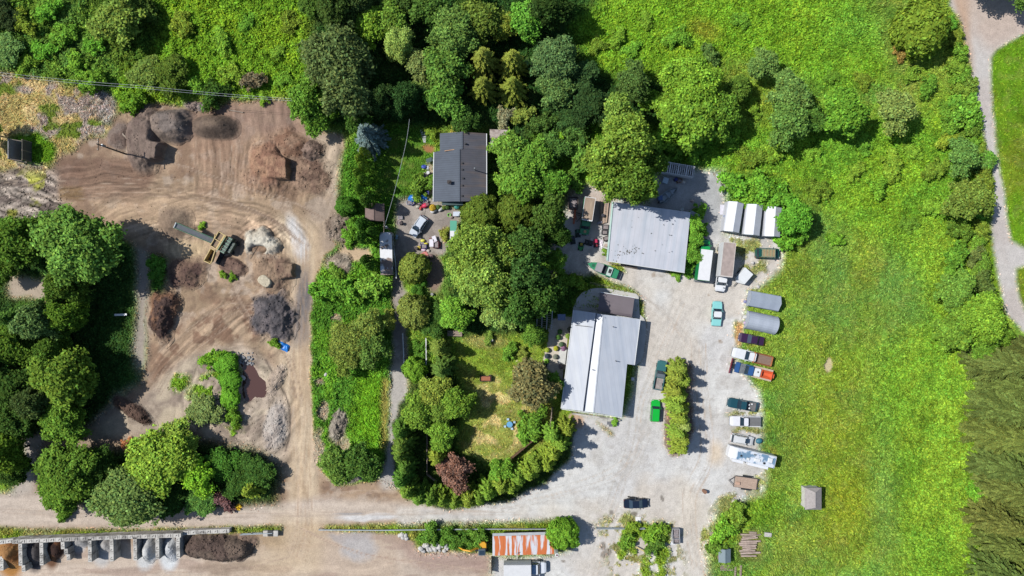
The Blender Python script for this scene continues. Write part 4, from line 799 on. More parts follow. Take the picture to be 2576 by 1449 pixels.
# weathered deck roof east of the house
o = MB(); o.slab(local(roofpts([(1232, 325), (1289, 327), (1288, 374), (1232, 373)], [2.5] * 4), P3(1260, 350)), .12)
t = thing('shed', 'small square shed with a flat bleached board roof east of the shingle house', 'shed', P3(1260, 350)); o.build('roof', mat('bleached_boards', K(190, 176, 168), .9, var=.2, scale=2.5, col2=K(150, 134, 126), thr=(.5, .6), c2scale=1.2), t)
mb = MB(); mb.prism([(x - t.location.x, y - t.location.y) for x, y in [P(*q, 2.3) for q in ((1235, 328), (1286, 330), (1285, 371), (1235, 370))]], 0, 2.38); mb.build('wall', WOODG, t)
mb = MB(); c = local([P3(1237, 366, 2.5)], t.location)[0]; mb.box(c[0], c[1], 2.5, .7, 1.1, .06); mb.build('patch_board', mat('pale_sheet', K(206, 200, 190), .7), t)
mb = MB(); c = local([P3(1234.5, 351.5, 2.5)], t.location)[0]; mb.box(c[0], c[1], 2.5, .5, .6, .05); mb.build('roof_hatch', DARK, t)
# workshop
WS = P3(1630, 595); t = thing('workshop', 'wide workshop with a pale ribbed metal roof, tree shadow over its north edge', 'building', WS)
wm = ribbed('workshop_roof', K(212, 213, 220), math.radians(-98), .9, .07, K(190, 198, 208), (.40, .72), .55, .09)
A = [(1543, 508), (1737, 534), (1722, 685), (1529, 656)]
mb = MB(); mb.slab(local(roofpts(A, [4.3, 4.0, 4.0, 4.3]), WS), .12); rf = mb.build('roof', wm, t)
mb = MB(); e = local([P3(1541, 508, 4.3), P3(1527, 656.5, 4.3)], WS); mb.bar(e[0], e[1], .3, .3); mb.build('fascia', mat('pale_green_trim', K(196, 224, 212), .5), t)
mb = MB(); e = local([P3(1529, 657, 4.12), P3(1722, 686, 3.85)], WS); mb.bar(e[0], e[1], .12, .2); mb.build('gutter', WHT, t)
mb = MB(); mb.prism([(x - WS[0], y - WS[1]) for x, y in [P(*q, 3.9) for q in ((1547, 513), (1733, 538), (1719, 681), (1532, 652))]], 0, 3.9); mb.build('wall', mat('dull_siding', K(110, 122, 118), .8, var=.15), t)
a_, b_ = P(1532, 652, 3.9), P(1719, 681, 3.9); winset(t, (a_[0] - WS[0], a_[1] - WS[1]), (b_[0] - WS[0], b_[1] - WS[1]), 1.0, 2.2, 5, GLASS, w=1.3)
mb = MB(); c = local([P3(1713, 527, 4.0)], WS)[0]; mb.cyl((c[0], c[1], 3.95), (c[0], c[1], 4.9), .22, .22); mb.cyl((c[0], c[1], 4.9), (c[0], c[1], 5.05), .34, .1); mb.build('flue', STEEL, rf)
rr = random.Random(4)
lf = MB()
for i in range(70):
    x, y = (rr.gauss(1570, 22), rr.gauss(632, 8)) if i < 52 else (rr.uniform(1540, 1700), rr.uniform(545, 660)); c = local([P3(x, y, 4.3)], WS)[0]; lf.box(c[0], c[1], 4.24, rr.uniform(.05, .2), rr.uniform(.05, .2), .05, rr.uniform(0, 3))
lf.build('moss_tufts', mat('moss', K(126, 124, 116), .95), rf)
t2 = thing('lean_to', 'small grey lean-to at the north-east corner of the workshop', 'shed', P3(1745, 540)); mb = MB(); mb.slab(local(roofpts([(1737, 528), (1760, 540), (1756, 556), (1734, 552)], [2.8, 2.5, 2.5, 2.8]), t2.location), .1); mb.build('roof', STEEL, t2)
mb = MB(); mb.prism([(x - t2.location.x, y - t2.location.y) for x, y in [P(*q, 2.4) for q in ((1738, 532), (1757, 542), (1753, 553), (1736, 550))]], 0, 2.45); mb.build('wall', mat('dull_siding', None), t2)
# main building: low lean-to roof, raised step, gable
MBL = P3(1510, 915); t = thing('main_building', 'long low building with silver ribbed metal roofs and a raised step with a painted dark shadow line along its middle', 'building', MBL)
mr = ribbed('silver_roof', K(206, 210, 216), math.radians(-82), .8, .06, K(188, 194, 206), (.42, .72), .55, .09); mr2 = ribbed('silver_roof_bright', K(202, 207, 216), math.radians(-82), .34, .05, None, rough=.4, rib=.05)
L = lambda pts, zs: local(roofpts(pts, zs), MBL)
mb = MB(); mb.slab(L([(1444.7, 779.7), (1499, 787.5), (1466.3, 1034.3), (1413, 1027.7)], [3.4, 4.15, 4.15, 3.4]), .16); mb.build('roof', mr, t)
mb = MB(); mb.slab(L([(1497, 788), (1517, 791), (1493, 1038), (1464, 1034.5)], [3.55, 4.3, 4.3, 3.55]), .14); mb.build('roof', mr2, t)
mb = MB(); mb.slab(L([(1517.2, 791), (1609.7, 803), (1595, 918), (1577.6, 916), (1564.7, 1049.3), (1493.2, 1038)], [4.3, 3.3, 3.3, 3.5, 3.5, 4.3]), .14); rf = mb.build('roof', ribbed('silver_roof_east', K(202, 207, 216), math.radians(-82), .8, .06, K(184, 192, 204), (.42, .72), .55, .09), t)
mb = MB(); mb.bar(L([(1517, 791)], [4.34])[0], L([(1493, 1038)], [4.34])[0], .22, .06); mb.build('ridge_cap', mat('ridge_white', K(206, 210, 216), .4), rf)
mb = MB()
mb.prism([(x - MBL[0], y - MBL[1]) for x, y in [P(*q, 3.2) for q in ((1449, 786), (1604, 808), (1590, 914), (1573, 912), (1560, 1043), (1418, 1023))]], 0, 3.25)
mb.build('wall', mat('pale_stucco', K(176, 176, 170), .85), t)
mb = MB(); a, b = L([(1499, 788)], [4.0])[0], L([(1467, 1034)], [4.0])[0]; mb.bar((a[0], a[1], 3.75), (b[0], b[1], 3.75), .1, .75); mb.build('step_shadow_strip', mat('step_shadow_navy', K(40, 46, 62), .6), t)  # dark bar along the step: its cast shadow line put into colour
mb = MB(); a, b = L([(1443, 779.5)], [3.36])[0], L([(1411.5, 1027.5)], [3.36])[0]; mb.bar(a, b, .16, .16); mb.build('gutter', WHT, t); mb = MB(); a, b = L([(1564, 1050.3)], [3.4])[0], L([(1413, 1029)], [3.4])[0]; mb.bar(a, b, .12, .14); mb.build('gutter', WHT, t); mb = MB(); a, b = L([(1610.5, 803)], [3.25])[0], L([(1596, 918)], [3.25])[0]; mb.bar(a, b, .14, .14); mb.build('gutter', WHT, t)
for q in ((1542, 822), (1491, 930), (1549, 908)):
    c = L([q], [4.0])[0]; mb = MB(); mb.cyl((c[0], c[1], 3.7), (c[0], c[1], 4.75), .08); mb.build('vent_pipe', DARK, t)
mb = MB(); c = L([(1446, 820)], [3.6])[0]; mb.bar(L([(1447, 818)], [3.62])[0], L([(1490, 823)], [4.22])[0], .1, .05); mb.build('seam', DARK, rf)
a_, b_ = P(1418, 1023, 3.2), P(1560, 1043, 3.2); winset(t, (a_[0] - MBL[0], a_[1] - MBL[1]), (b_[0] - MBL[0], b_[1] - MBL[1]), .9, 2.1, 4, GLASS, w=1.6)
a_, b_ = P(1590, 914, 3.2), P(1604, 808, 3.2); winset(t, (a_[0] - MBL[0], a_[1] - MBL[1]), (b_[0] - MBL[0], b_[1] - MBL[1]), .9, 2.1, 3, GLASS, w=1.4)
# concrete apron (raised) and canopy
mb = MB(); pp = [(1439, 800), (1441, 775), (1450, 752), (1464, 736), (1482, 727), (1505, 724), (1530, 726), (1600, 739), (1606, 746), (1608, 790), (1619, 800), (1624, 812), (1623, 850), (1618, 890), (1611, 908), (1600, 918), (1590, 920), (1596, 800)]
mb.prism([P(*q) for q in pp], -.05, .5); tag(mb.build('loading_apron', mat('apron_concrete', K(206, 204, 198), .85, var=.08, scale=.8), bevel=.06), 'raised concrete apron with rounded corners wrapping the north and east of the main building', 'loading apron')
t = thing('canopy', 'flat brown-grey canopy roof north of the main building', 'canopy', P3(1550, 766)); mb = MB(); mb.slab(local(roofpts([(1509.7, 736), (1596, 749.7), (1589.7, 798), (1504, 783)], [3.0, 3.0, 2.9, 2.9]), t.location), .16)
mb.build('roof', ribbed('brown_felt', K(122, 112, 116), math.radians(-8), .5, .14, K(104, 94, 100), rough=.9, rib=.04), t)
for q in ((1512, 739), (1592, 752), (1587, 794), (1507, 781)):
    c = local([P3(*q, 2.9)], t.location)[0]; mb = MB(); mb.box(c[0], c[1], .5, .14, .14, 2.3); mb.build('post', STEEL, t)
mb = MB(); c = local([P3(1511, 735, 2.9), P3(1597, 749, 2.9)], t.location); mb.bar(c[0], c[1], .12, .2); mb.build('fascia', WHT, t)
# fabric shelters
def shelter(label, cx, cy, ang, L_, W_, h0, h1, m, arch=False, group=None, em=None):
    x, y = P(cx, cy, h0); t = thing('portable_shelter', label, 'shelter', (x, y, 0), math.radians(ang), group); n = 12 if arch else 0
    if arch: prof = [(-W_ / 2 * math.cos(math.pi * i / n), h0 + (h1 - h0) * math.sin(math.pi * i / n)) for i in range(n + 1)]
    else: prof = [(-W_ / 2, h0), (-W_ / 2 + .12, h0 + .25), (0, h1), (W_ / 2 - .12, h0 + .25), (W_ / 2, h0)]
    pr = [(-W_ / 2 - .02, 0)] + prof + [(W_ / 2 + .02, 0)]
    inn = [(q[0] * .97, max(0, q[1] - .06)) for q in pr[::-1]]; ring = pr + inn
    mb = MB(); rings = []; k = 6
    for i in range(k + 1):
        s = .0 if i in (0, k) else .0; xx = -L_ / 2 + L_ * i / k
        rings.append([(xx, q[0], q[1] - (.035 if i % 2 else 0) * (1 if q[1] > .1 else 0)) for q in ring])
    nn = len(ring); fs = []
    for a in range(k):
        for i in range(nn): j = (i + 1) % nn; fs.append((a * nn + i, a * nn + j, (a + 1) * nn + j, (a + 1) * nn + i))
    mb.add([p for r in rings for p in r], fs); mb.build('cover', m, t, smooth=False)
    for sx in (-1, 1):
        e = MB(); q = [(sx * (L_ / 2 - .05), p[0] * .97, max(0, p[1] - .05)) for p in pr]; e.add(q + [(v[0] - sx * .04, v[1], v[2]) for v in q], [tuple(range(len(q))), tuple(range(2 * len(q) - 1, len(q) - 1, -1))]); e.build('end_panel', em or m, t)
    for i in (0, k):
        fr = MB(); xx = -L_ / 2 + L_ * i / k
        for a, b in zip(pr[:-1], pr[1:]): fr.bar((xx, a[0], a[1]), (xx, b[0], b[1]), .07, .07)
        fr.build('frame', mat('shelter_tube', K(196, 204, 210), .5, .2), t)
    return t
WF = mat('white_fabric', K(212, 215, 222), .55, var=.06, scale=.7); GF = mat('grey_fabric', K(170, 180, 194), .6, var=.08, scale=.7)
shelter('white gable-roofed fabric shelter, westmost of the three by the bushes', 1845, 546.5, 81, 5.7, 3.15, 2.1, 3.2, WF)
shelter('white gable-roofed fabric shelter in the middle of the row of three', 1894.5, 553.5, 83.5, 5.8, 3.15, 2.1, 3.2, WF)
shelter('white gable-roofed fabric shelter, eastmost of the three beside the bright bush', 1944, 558.5, 86, 5.6, 3.15, 2.1, 3.2, WF)
shelter('grey fabric shelter with steep walls east of the turquoise car', 1922.5, 757, -10.5, 5.9, 3.0, 1.6, 2.7, GF)
shelter('grey arched fabric shelter with curved sides north of the purple sedan', 1912, 811, -12, 5.9, 3.6, .5, 2.6, mat('grey_fabric_light', K(180, 188, 200), .6, var=.08, scale=.7), True)
# small sheds
def gshed(label, cx, cy, ang, L_, W_, h0, h1, rm, wm_, hip=0.0, name='shed', ov=.2):
    x, y = P(cx, cy, h1 - .2); t = thing(name, label, 'shed', (x, y, 0), math.radians(ang)); mb = MB(); mb.box(0, 0, 0, L_ - ov * 2, W_ - ov * 2, h0); 
    for sx in (-1, 1): mb.add([(sx * (L_ / 2 - ov) * (1 - hip * 0), -(W_ / 2 - ov), h0), (sx * (L_ / 2 - ov), (W_ / 2 - ov), h0), (sx * (L_ / 2 - ov) * (1 if not hip else .5), 0, h1 - .12)], [(0, 1, 2)])
    mb.build('wall', wm_, t); rx = L_ / 2 * (1 - hip)
    mb = MB()
    for s in (-1, 1): mb.slab([(-rx, 0, h1), (rx, 0, h1), (L_ / 2, s * W_ / 2, h0 - .03), (-L_ / 2, s * W_ / 2, h0 - .03)], .07)
    if hip:
        for s in (-1, 1): mb.slab([(s * rx, 0, h1), (s * L_ / 2, -W_ / 2, h0 - .03), (s * L_ / 2, W_ / 2, h0 - .03)], .07)
    rf = mb.build('roof', rm, t); c = MB(); c.bar((-rx, 0, h1 + .02), (rx, 0, h1 + .02), .16, .06); c.build('ridge_cap', rm, rf)
    d = MB(); d.box(0, -(W_ / 2 - ov) - .03, 0, .9, .06, min(1.9, h0 - .2)); dd = d.build('door', WOODB, t); hb = MB(); hb.box(.33, -(W_ / 2 - ov) - .09, .95, .05, .06, .16); hb.build('handle', STEEL, dd)
    return t
gshed('small hipped shed with grey shingle roof alone in the meadow', 2050, 1257.5, 90, 4.25, 3.2, 2.5, 3.4, mat('pale_shingles', K(170, 162, 158), .9, var=.14, scale=3), mat('white_siding', K(222, 218, 210), .7), .32)
gshed('little blue-grey gabled shed beside the log pile', 1824, 1399, 90, 2.6, 2.35, 1.9, 2.35, mat('blue_grey_sheet', K(128, 144, 150), .5, .1, var=.05), mat('pink_brown_siding', K(168, 140, 130), .8))
gshed('garden shed with a mossy brown shingle roof west of the court', 941, 533.5, 90, 3.4, 3.7, 2.1, 2.9, SHING2, WOODB)
# rusty roofed shed
t = thing('open_shed', 'long shed with white sheet roof streaked with orange rust', 'shed', P3(1316, 1372)); T = t.location
rm = ribbed('rusty_white_sheets', K(226, 226, 230), math.radians(90), .9, .08, K(218, 120, 62), (.44, .5), .5, .18, .75)
mb = MB(); mb.slab(local(roofpts([(1239, 1349), (1391, 1345), (1394, 1394), (1239, 1398)], [3.2, 3.2, 2.7, 2.7]), T), .07); mb.build('roof', rm, t)
mb = MB(); mb.bar(*local([P3(1239, 1345, 3.15), P3(1391, 1341, 3.15)], T), .5, .12); mb.build('ridge_sheet', mat('ridge_grey', K(186, 190, 192), .5), t)
mb = MB(); A = [P(*q, 2.7) for q in ((1243, 1352), (1388, 1348), (1390, 1392), (1243, 1395))]; mb.prism([(x - T.x, y - T.y) for x, y in A], 0, 2.6); mb.build('wall', mat('dull_siding', None), t)
t = thing('ladder', 'white ladder leaning on the rusty shed roof', 'ladder', P3(1300, 1404)); mb = MB()
for s in (-.17, .17): mb.bar((s, -.3, 0), (s, 2.4, 3.45), .06, .06)
mb.build('stile', WHT, t); mb = MB()
for i in range(10): mb.bar((-.17, -.3 + 2.7 * (i + .5) / 10, 3.45 * (i + .5) / 10), (.17, -.3 + 2.7 * (i + .5) / 10, 3.45 * (i + .5) / 10), .05, .05)
mb.build('rungs', WHT, t)
t = thing('roof_fan', 'square white fan housing at the east end of the rusty shed', 'fan', P3(1398.5, 1382.5, 2.6)); mb = MB(); mb.box(0, 0, 0, .6, .6, 2.75); mb.build('housing', WHT, t, bevel=.05); mb = MB(); mb.cyl((0, 0, 2.76), (0, 0, 2.8), .17); mb.cyl((0, 0, 2.8), (0, 0, 2.83), .07); mb.build('fan', mat('dull_red', K(120, 60, 60), .6), t)
t = thing('greenhouse_cover', 'low lean-to frame roofed in green and white corrugated plastic beside the court', 'lean-to', P3(1142, 577)); T = t.location; g1 = ribbed('green_plastic', K(88, 176, 146), math.radians(90), .25, .1, rough=.4, rib=.2)
mb = MB(); mb.slab(local(roofpts([(1132, 555), (1149, 555), (1149, 585), (1132, 585)], [2.1] * 4), T), .04); mb.build('roof', g1, t); mb = MB(); mb.slab(local(roofpts([(1132, 580.5), (1142, 580.5), (1142, 602), (1132, 602)], [2.16] * 4), T), .04); mb.build('roof', WHT, t); mb = MB(); mb.slab(local(roofpts([(1142.3, 580), (1151, 580), (1151, 601), (1142.3, 601)], [2.2] * 4), T), .04); mb.build('roof', ribbed('pale_green_plastic', K(170, 206, 190), math.radians(90), .25, .1, rib=.2), t)
for q in ((1134, 557), (1148, 557), (1134, 599), (1148, 599)):
    c = local([P3(*q)], T)[0]; mb = MB(); mb.box(c[0], c[1], 0, .09, .09, 2.05); mb.build('post', WOODG, t)
# long trailer beside the driveway
t = thing('mobile_office', 'long narrow white trailer with leaf litter over its roof beside the driveway', 'trailer', P3(979, 640), math.radians(91.5)); bx = MB(); bx.box(0, 0, .7, 8.1, 2.3, 2.5); bx.build('body', mat('trailer_side', K(176, 186, 186), .5), t, bevel=.05)
mb = MB(); mb.box(0, 0, 3.2, 8.15, 2.34, .06); mb.build('roof', mat('leafy_roof', K(236, 236, 238), .5, var=.05, col2=K(136, 116, 104), thr=(.44, .5), c2scale=.45), t)
for s in (-1, 1):
    for x in (-.5, .5): w = MB(); w.cyl((x, s * 1.0, .4), (x, s * 1.2, .4), .4); w.build('wheel', DARK, t)
for x in (-3, -1.2, 1.2, 3): w = MB(); w.box(x, -1.16, 1.6, 1.0, .04, .9); w.build('window', GLASS, t)
# tall empty frame in the meadow (two standing panels)
t = thing('standing_billboard', 'tall open frame of two upright grey panels standing in bright grass', 'frame', P3(80, 385)); T = t.location; pm = mat('panel_grey', K(150, 150, 150), .8, var=.15, scale=1.5)
for (x0, w, h) in ((-1.9, .55, 3.4), (.2, .35, 2.6)):
    mb = MB(); mb.box(x0, .1, 0.35, w * .3, 3.9, h); mb.build('panel', pm if x0 < 0 else mat('dark_panel', K(96, 92, 86), .8), t)
for y in (-1.8, 2.0):
    for za, zb_ in ((3.6, 2.9), (2.0, 1.6)): mb = MB(); mb.bar((-1.9, y, za), (.2, y - .3, zb_), .11, .11); mb.build('cross_beam', WOODG, t)
for x in (-1.9, .2):
    for y in (-1.8, 0, 2.0): mb = MB(); mb.box(x, y, 0, .14, .14, 3.8 if x < 0 else 3.0); mb.build('post', WOODG, t)
# pergola, porch steps, raised box on the patio
t = thing('pergola', 'open lattice pergola of pale beams over the corner of the patio', 'pergola', P3(1370, 806)); T = t.location
for i in range(8): a, b = local([P3(1349, 785 + i * 5.4, 2.5), P3(1389, 789 + i * 5.4, 2.5)], T); mb = MB(); mb.bar(a, b, .07, .1); mb.build('slat', WOODG, t)
for i in range(4): a, b = local([P3(1352 + i * 12.5, 780, 2.38), P3(1350 + i * 12.5, 829, 2.38)], T); mb = MB(); mb.bar(a, b, .12, .12); mb.build('beam', WHT, t)
for q in ((1352, 782), (1390, 784), (1350, 827), (1387, 828)): c = local([P3(*q, 2.3)], T)[0]; mb = MB(); mb.box(c[0], c[1], 0, .12, .12, 2.32); mb.build('post', WHT, t)
t = thing('porch', 'white porch steps with three grey mats at the west door of the main building', 'porch', P3(1424, 897), math.radians(-6)); mb = MB()
for i in range(4): mb.box(-1.3 + i * .35, 0, 0, .36, 2.9, .16 + .14 * i)
mb.box(.9, 0, 0, 1.5, 2.9, .72); mb.build('steps', mat('porch_white', K(214, 214, 210), .7), t)
for y in (-.95, 0, .95): mb = MB(); mb.box(.75, y, .722, .95, .62, .02); mb.build('door_mat', mat('mat_grey', K(146, 140, 134), .95), t)
for y in (-1.5, 1.5): mb = MB(); mb.bar((-1.2, y, .9), (1.4, y, 1.6), .06, .06); mb.bar((-1.2, y, 0), (-1.2, y, .9), .06, .06); mb.bar((1.4, y, .7), (1.4, y, 1.6), .06, .06); mb.build('handrail', DARK, t)
# ------------------------------------------------------------------ vehicles
RUB = mat('tyre_rubber', K(36, 36, 38), .85); CHR = mat('chrome', K(210, 214, 218), .2, .8); RED = mat('tail_lens', K(170, 30, 30), .3); LMP = mat('lamp_lens', K(225, 228, 220), .2)
def paintm(name, rgb, rough=.28, metal=.0): return mat('paint_' + name, K(*rgb), rough, metal, var=.05, scale=1.5, coat=.35)
def ring(x, w, z0, z1, r=.12): return [(x, -w, z0), (x, -w, z1 - r), (x, -w + r * .8, z1), (x, w - r * .8, z1), (x, w, z1 - r), (x, w, z0)]
def wheels(t, xs, y, r=.34, w=.24):
    for x in xs:
        for s in (-1, 1):
            mb = MB(); mb.cyl((x, s * (y - w), r), (x, s * y, r), r, n=16); wh = mb.build('wheel', RUB, t); q = MB(); q.cyl((x, s * (y + .005), r), (x, s * (y + .02), r), r * .58, n=12); q.build('rim', STEEL, wh)
def lights(t, xf, xr, w, z=.7):
    for s in (-1, 1):
        mb = MB(); mb.box(xf, s * (w - .2), z - .1, .08, .3, .2); mb.build('headlight', LMP, t)
        mb = MB(); mb.box(xr, s * (w - .16), z - .05, .06, .22, .22); mb.build('tail_light', RED, t)
def mirrors(t, x, w, z, pm):
    for s in (-1, 1): mb = MB(); mb.box(x, s * (w + .12), z, .12, .22, .16); mb.build('mirror', pm, t, bevel=.02)
def greenhouse(t, b0, b1, r0, r1, W_, zb, zt, pm, wt=.78, roofm=None, sunroof=None):
    """glass band between beltline and roof; b0<b1 along x, front is +x"""
    mb = MB(); wb, wr = W_ / 2 * .93, W_ / 2 * wt
    mb.add([(b0, -wb, zb), (b1, -wb, zb), (b1, wb, zb), (b0, wb, zb), (r0, -wr, zt), (r1, -wr, zt), (r1, wr, zt), (r0, wr, zt)], [(3, 2, 1, 0), (4, 5, 6, 7), (0, 1, 5, 4), (1, 2, 6, 5), (2, 3, 7, 6), (3, 0, 4, 7)])
    g = mb.build('window', GLASS, t)
    mb = MB(); mb.loft([[(x, -w, zt - .02), (x, -w * .96, zt + .05), (x, w * .96, zt + .05), (x, w, zt - .02)] for x, w in ((r0 - .06, wr * .86), (r0 + .15, wr * 1.01), (r1 - .2, wr * 1.01), (r1 + .04, wr * .88))]); rf = mb.build('roof', roofm or pm, t, smooth=False, bevel=.012)
    for s in (-1, 1):
        mb = MB(); mb.bar((b0, s * wb, zb), (r0, s * wr, zt), .09, .07); mb.bar((b1, s * wb, zb), (r1, s * wr, zt), .07, .07); xm = (r0 + r1) / 2; mb.bar((xm, s * (wb + .005), zb), (xm, s * (wr + .005), zt), .09, .04); mb.bar((b0, s * wb, zb + .03), (b1, s * wb, zb + .03), .05, .06); mb.build('side_frame', pm, t)
    if sunroof: mb = MB(); mb.box(sunroof, 0, zt + .052, .55, wr * 1.25, .012); mb.build('sunroof', GLASS, rf)
    return g
def sedan(label, cx, cy, ang, L_, W_, rgb, nm_, z=(.85, 1.4), hood=.30, trunk=.22, cat='car', roofm=None, roof_slope=(.12, .16), sunroof=None, name='parked_car', metal=0, roundness=.8, zh=None, rack=False):
    x, y = P(cx, cy, .8); t = thing(name, label, cat, (x, y, gzp(cx, cy)), math.radians(ang)); pm = paintm(nm_, rgb, metal=metal); zb, zt = z; zh = zh or zb; h = L_ / 2; w = W_ / 2
    st = [(-h, w * roundness, .42, zb - .16), (-h + .12, w * .93, .32, zb - .03), (-h + L_ * trunk, w, .25, zb), (0, w, .22, zb), (h - L_ * hood, w, .25, zb), (h - .5, w * .97, .28, zh - .08), (h - .14, w * .88, .34, zh - .2), (h, w * (roundness - .08), .4, zh - .32)]
    mb = MB(); mb.loft([ring(a, b, c, d, .1) for a, b, c, d in st]); mb.build('body', pm, t)
    b0, b1 = -h + L_ * trunk, h - L_ * hood; greenhouse(t, b0, b1, b0 + L_ * roof_slope[0], b1 - L_ * roof_slope[1], W_, zb - .01, zt, pm, roofm=roofm, sunroof=sunroof)
    wheels(t, (-L_ * .29, L_ * .31), w); lights(t, h - .06, -h + .02, w * .92, zb - .3); mirrors(t, b1 - L_ * .09, w * .97, zb - .02, pm)
    mb = MB(); mb.box(h - .02, 0, .32, .12, W_ * .84, .14); mb.build('bumper', CHR if cat == 'classic car' else pm, t); mb = MB(); mb.box(-h + .02, 0, .34, .12, W_ * .86, .14); mb.build('bumper', CHR if cat == 'classic car' else pm, t)
    if rack:
        for s in (-1, 1): mb = MB(); mb.bar((b0 + .7, s * w * .68, zt + .09), (b1 - L_ * .2, s * w * .68, zt + .09), .05, .05); mb.build('roof_rail', DARK, t)
    return t
def pickup(label, cx, cy, ang, L_, W_, rgb, nm_, bed='open', bedm=None, roofm=None, cab=(.36, .62), zt=1.75, metal=0, hoodm=None):
    """front +x; cab given as fractions of the length measured from the rear"""
    x, y = P(cx, cy, 1.0); t = thing('pickup_truck', label, 'pickup', (x, y, gzp(cx, cy)), math.radians(ang)); pm = paintm(nm_, rgb, metal=metal); h = L_ / 2; w = W_ / 2; zb = 1.05
    c0, c1 = -h + L_ * cab[0], -h + L_ * cab[1]
    mb = MB(); mb.loft([ring(a, b, c, d, .1) for a, b, c, d in ((c0, w, .4, zb), (c1, w, .4, zb), (h - .6, w * .98, .4, zb - .05), (h - .15, w * .92, .42, zb - .14), (h, w * .8, .45, zb - .28))]); mb.build('body', pm, t)
    greenhouse(t, c0 + .02, c1 + .1, c0 + .18, c1 - .5, W_, zb - .01, zt, pm, .8, roofm=roofm)
    mb = MB(); mb.box((-h + c0) / 2, 0, .45, c0 + h, W_ * .98, .2); mb.build('bed_floor', bedm or mat('bed_liner', K(120, 118, 118), .8, var=.15, scale=2), t)
    mb = MB(); Lb = c0 + h - .04; xm = (-h + c0) / 2
    for s in (-1, 1): mb.box(xm, s * (w - .06), .4, Lb, .11, .75)
    mb.box(-h + .06, 0, .4, .1, W_ * .9, .75); mb.box(c0 - .08, 0, .4, .08, W_ * .9, .72); mb.build('bed', pm, t)
    if bed == 'cover': mb = MB(); mb.box(xm, 0, 1.16, Lb - .1, W_ * .88, .05); mb.build('tonneau_cover', mat('tonneau', K(118, 118, 118), .8, var=.1), t)
    wheels(t, (-L_ * .3, L_ * .32), w, .38); lights(t, h - .06, -h - .01, w, .8); mirrors(t, c1 - .1, w, zb, pm)
    mb = MB(); mb.box(h, 0, .42, .16, W_ * .9, .2); mb.build('bumper', CHR, t); mb = MB(); mb.box(-h - .08, 0, .42, .16, W_ * .9, .16); mb.build('bumper', CHR, t)
    if hoodm: mb = MB(); mb.box(h - L_ * .15, 0, zb - .03, L_ * .16, W_ * .72, .04); mb.build('hood_panel', hoodm, t)
    return t
sedan('silver estate car with sunroof parked at a slant on the asphalt court', 1053, 569, -124, 4.45, 1.85, (214, 222, 232), 'silver', (.95, 1.6), .26, .03, sunroof=.45, roof_slope=(.06, .16), rack=True)
sedan('turquoise classic car with white roof standing alone on the gravel', 1804, 789, 86.5, 4.85, 1.95, (150, 222, 218), 'turquoise', (.85, 1.38), .3, .27, 'classic car', WHT, roof_slope=(.1, .12), roundness=.94)
sedan('dark purple classic sedan with chrome nose parked at the yard edge', 1890, 853.5, 169.5, 5.0, 1.8, (62, 34, 70), 'purple', (.85, 1.38), .33, .2, 'classic car', roof_slope=(.12, .13), roundness=.93)
sedan('white estate car with black sunroof and roof rails next to the motorhome', 1867.3, 1105.8, -10.5, 4.5, 1.85, (226, 228, 228), 'offwhite', (.98, 1.68), .25, .02, sunroof=.55, roof_slope=(.05, .14), rack=True)
sedan('dark navy sedan parked beside a fallen motorcycle in the south of the yard', 1601, 1267, 1.5, 4.8, 1.82, (26, 38, 58), 'navy', (.86, 1.4), .26, .2, roof_slope=(.14, .16))
sedan('bright green hatchback by the kerb of the planted island', 1648.8, 1034, 86.5, 4.25, 1.75, (20, 190, 60), 'green', (.95, 1.5), .27, .03, roof_slope=(.05, .12))
pickup('teal and grey pickup with an open cluttered bed north of the green car', 1661, 944, 79.5, 5.7, 1.92, (64, 118, 118), 'teal', bedm=mat('bed_clutter', K(168, 158, 154), .9, var=.25, scale=2.5), roofm=mat('dull_grey_roof', K(104, 116, 124), .5), cab=(.42, .64))
pickup('dark blue-green pickup with white bags in the bed, north of the white pickup', 1867.7, 1018.2, 170, 5.7, 1.9, (34, 80, 92), 'deepteal', cab=(.38, .66))
pickup('white pickup with a flat grey bed cover beside the dark blue-green pickup', 1875, 1060, 179, 5.9, 1.98, (240, 240, 244), 'white', 'cover', cab=(.42, .66))
for q in ((-1.5, .45), (-1.9, -.4), (-1.35, -.2)):
    a = math.radians(170); x, y = P(1867.7, 1018.2, 1); mb = MB(); blob(mb, (0, 0, 0), (.24, .2, .18), int(q[0] * 10) + 40, .2); o = mb.build('sack', WHT); o.location = (x + q[0] * math.cos(a) - q[1] * math.sin(a), y + q[0] * math.sin(a) + q[1] * math.cos(a), .83); tag(o, 'white sack lying in the bed of the dark blue-green pickup', 'sack', 'sacks in the pickup bed')
# white pickup with rust-brown dump bed
t = pickup('white truck with a rust-brown flared dump bed west of the meadow', 1872, 892.5, 166, 4.6, 2.0, (236, 238, 240), 'whitedump', cab=(.02, .44)); t.name = 'dump_truck'; t['category'] = 'truck'
x, y = P(1912, 903.5, 1.2); t2 = t; BR = mat('dump_rust', K(198, 126, 74), .85, var=.22, scale=2.5); OFX = -3.65
for o in [c for c in t.children if c.name.startswith(('bed', 'bed_floor'))]: bpy.data.objects.remove(o)
mb = MB(); mb.box(OFX + .2, 0, .55, 4.2, .9, .16); mb.build('chassis', DARK, t); mb = MB(); mb.box(OFX, 0, .8, 3.6, 1.7, .12); mb.build('bed_floor', mat('bed_planks', K(140, 118, 104), .9, var=.25, scale=3, stretch=(1, 5, 1)), t)
mb = MB(); 
for s in (-1, 1): mb.slab([(OFX - 1.8, s * .8, .9), (OFX + 1.8, s * .8, .9), (OFX + 1.9, s * 1.08, 1.7), (OFX - 1.7, s * 1.08, 1.55)], .06)
